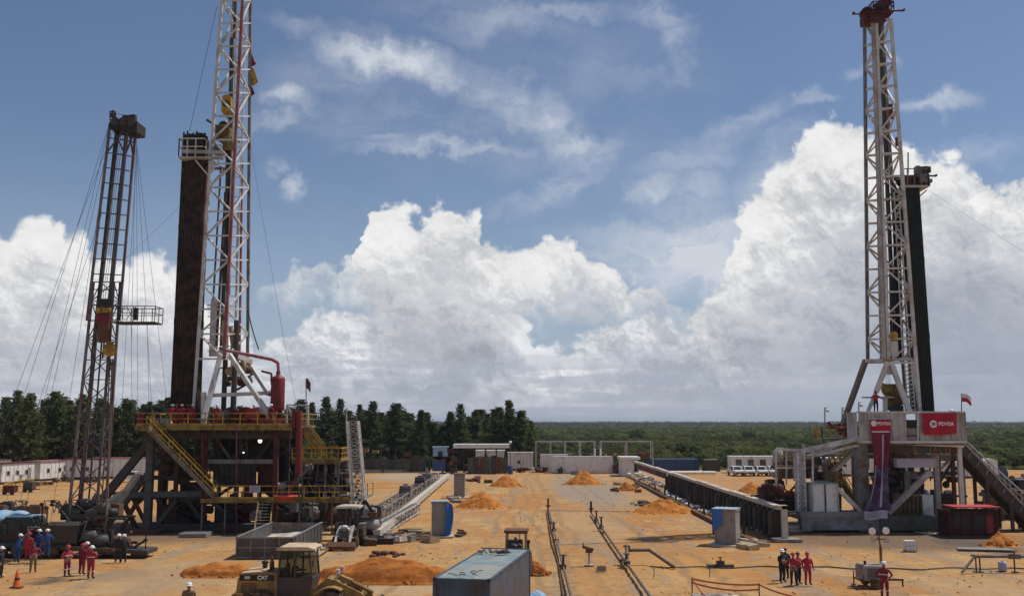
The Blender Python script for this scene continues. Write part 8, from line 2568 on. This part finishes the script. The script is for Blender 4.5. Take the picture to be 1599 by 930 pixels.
    # blue containers right
    container('shipping_container', 'long dark blue container behind the long wall', V((A(1036, 0, 207).x, 208, 0)), 0, (1076 - 996) * 207 / F, 2.5, A(0, 716, 207).z, mBlueF, mBlueF, mBlueL, mBlueF, detail=False, pitch=.6)
    container('shipping_container', 'dark grey container with pale roof right of the blue one', V((A(1094, 0, 203).x, 204, 0)), 0, 3.2, 2.5, A(0, 717, 203).z, mDark, mDark, mWhiteP, mDark, detail=False, pitch=.6)
    q = A(1065, 738, 197); T = thing('white_pipes', 'pale pipes lying in front of the blue container', 'pipes', V((q.x, 190, 0)))
    for k in range(4): m = MB(); m.tube((A(1034, 0, 190).x, 190 + k * .5, .35), (A(1100, 0, 190).x, 190 + k * .5, .35), .22); m.build('pipe', mWhiteP, T)
    # white office cabin with vehicles
    cabin('long white office cabin with windows left of the right rig', V((A(1163, 0, 196).x, 198, 0)), R(-2), (1206 - 1121) * 196 / F, 3, A(0, 713, 196).z, mWhiteP, mWhiteP, wins=4, ws=.62)
    for (x, lb, mt, rz) in ((1149, 'white pickup truck parked first left before the office cabin', mWhiteP, 95), (1168, 'white pickup truck parked in the middle before the office cabin', mWhiteP, 88),
                            (1187, 'white pickup truck parked right before the office cabin', mWhiteP, 92), (1206, 'white pickup truck parked at right end of the office cabin row', mWhiteP, 90)):
        pickup(lb, G(x, 742), R(rz - 180), mt)
    # behind and right of the right rig
    cabin('white cabin seen through the legs of the right rig', V((A(1365, 0, 175).x, 176, 0)), 0, 7.5, 3, A(0, 716, 175).z, mWhiteP, mWhiteP, wins=2, door=False)
    cabin('white cabin seen below the right end of the red banner', V((A(1440, 0, 178).x, 179, 0)), 0, 8.5, 3, A(0, 722, 178).z, mWhiteP, mConcL, wins=2, door=False)
    cabin('white cabin seen left of the right rig between its frames', V((A(1262, 0, 185).x, 186, 0)), 0, 9.5, 3, A(0, 715, 185).z, mWhiteP, mWhiteP, wins=3, door=False)
    # white lorry right of ramp
    q = V((A(1545, 0, 168).x, 168, 0)); T = thing('lorry', 'white lorry with blue grey cab behind the slanting ramp', 'lorry', q)
    a, b = zc(A(1533, 738, 168)), A(1553, 717, 168); m = MB(); m.prism([(a.x, .9), (b.x, .9), (b.x, b.z - .1), (b.x - .6, b.z + .15), (a.x + .5, b.z + .15), (a.x, b.z - .2)], 167, 169.4); m.build('box_body', mWhiteP, T)
    m = MB(); m.prism([(b.x + .05, .7), (b.x + 1.7, .7), (b.x + 1.7, 1.5), (b.x + 1.2, 2.4), (b.x + .05, 2.5)], 167.1, 169.3); m.build('cab', mBlueF, T)
    m = MB(); m.prism([(b.x + .4, 1.5), (b.x + 1.5, 1.5), (b.x + 1.1, 2.2), (b.x + .4, 2.25)], 167.05, 167.09); m.build('side_window', mGlass, T)
    for dx in (-1.6, -.6, 1.3 + b.x - a.x - 1): wheel(T, 'tyre', (a.x + 2 + dx, 167.2, .5), .5, .3, mDark)
    gk = 'dark vehicles at the far right edge'
    pickup('dark grey pickup truck, left of the two at the far right edge', V((A(1574, 0, 172).x, 172, 0)), R(170), mDark)
    pickup('dark green pickup truck, right one at the far right edge', V((A(1594, 0, 172).x, 171, 0)), R(185), mGreen)
    pickup('dark pickup truck with its back to the scrub at the right edge', V((A(1612, 0, 176).x, 176, 0)), R(175), mBlack)
    # yard clutter right of rig
    pile('dark blue and black machinery under the ramp right of the right rig', 1500, 790, 1562, 110, 80, [mBlueF, mBlack, mDark, mSlate, mWhiteD, mBlack], hmax=4.0)
    pile('yellow rusty machine behind the red hut', 1530, 785, 1556, 102, 26, [mYelD, mBrown, mYelD], hmax=3.4)
    pile('dark crates left of the yellow machine behind the red hut', 1496, 790, 1526, 101, 20, [mDark, mGreen, mBrown, mBlack], hmax=2.4)
    pile('black blocks at the right edge under the ramp', 1574, 835, 1612, 88, 16, [mBlack, mDark, mSlate], hmax=2.2)
    pile('dark objects along the foot of the scrub at right edge', 1556, 762, 1640, 128, 50, [mBlack, mDark, mBrown], hmax=2.0)
    m = MB(); q0, q1 = V((A(1500, 0, 118).x, 118, .25)), V((A(1640, 0, 118).x, 118, .25)); m.beam(q0, q1, .4, .5); tag(m.build('steel_sleeper', mDark), 'long dark sleeper lying across behind the ramp', 'beam')
    rr2 = random.Random(41)
    for (x0, x1, y, n, lb) in ((1215, 1320, 812, 0, ''),):
        pass
far_side()
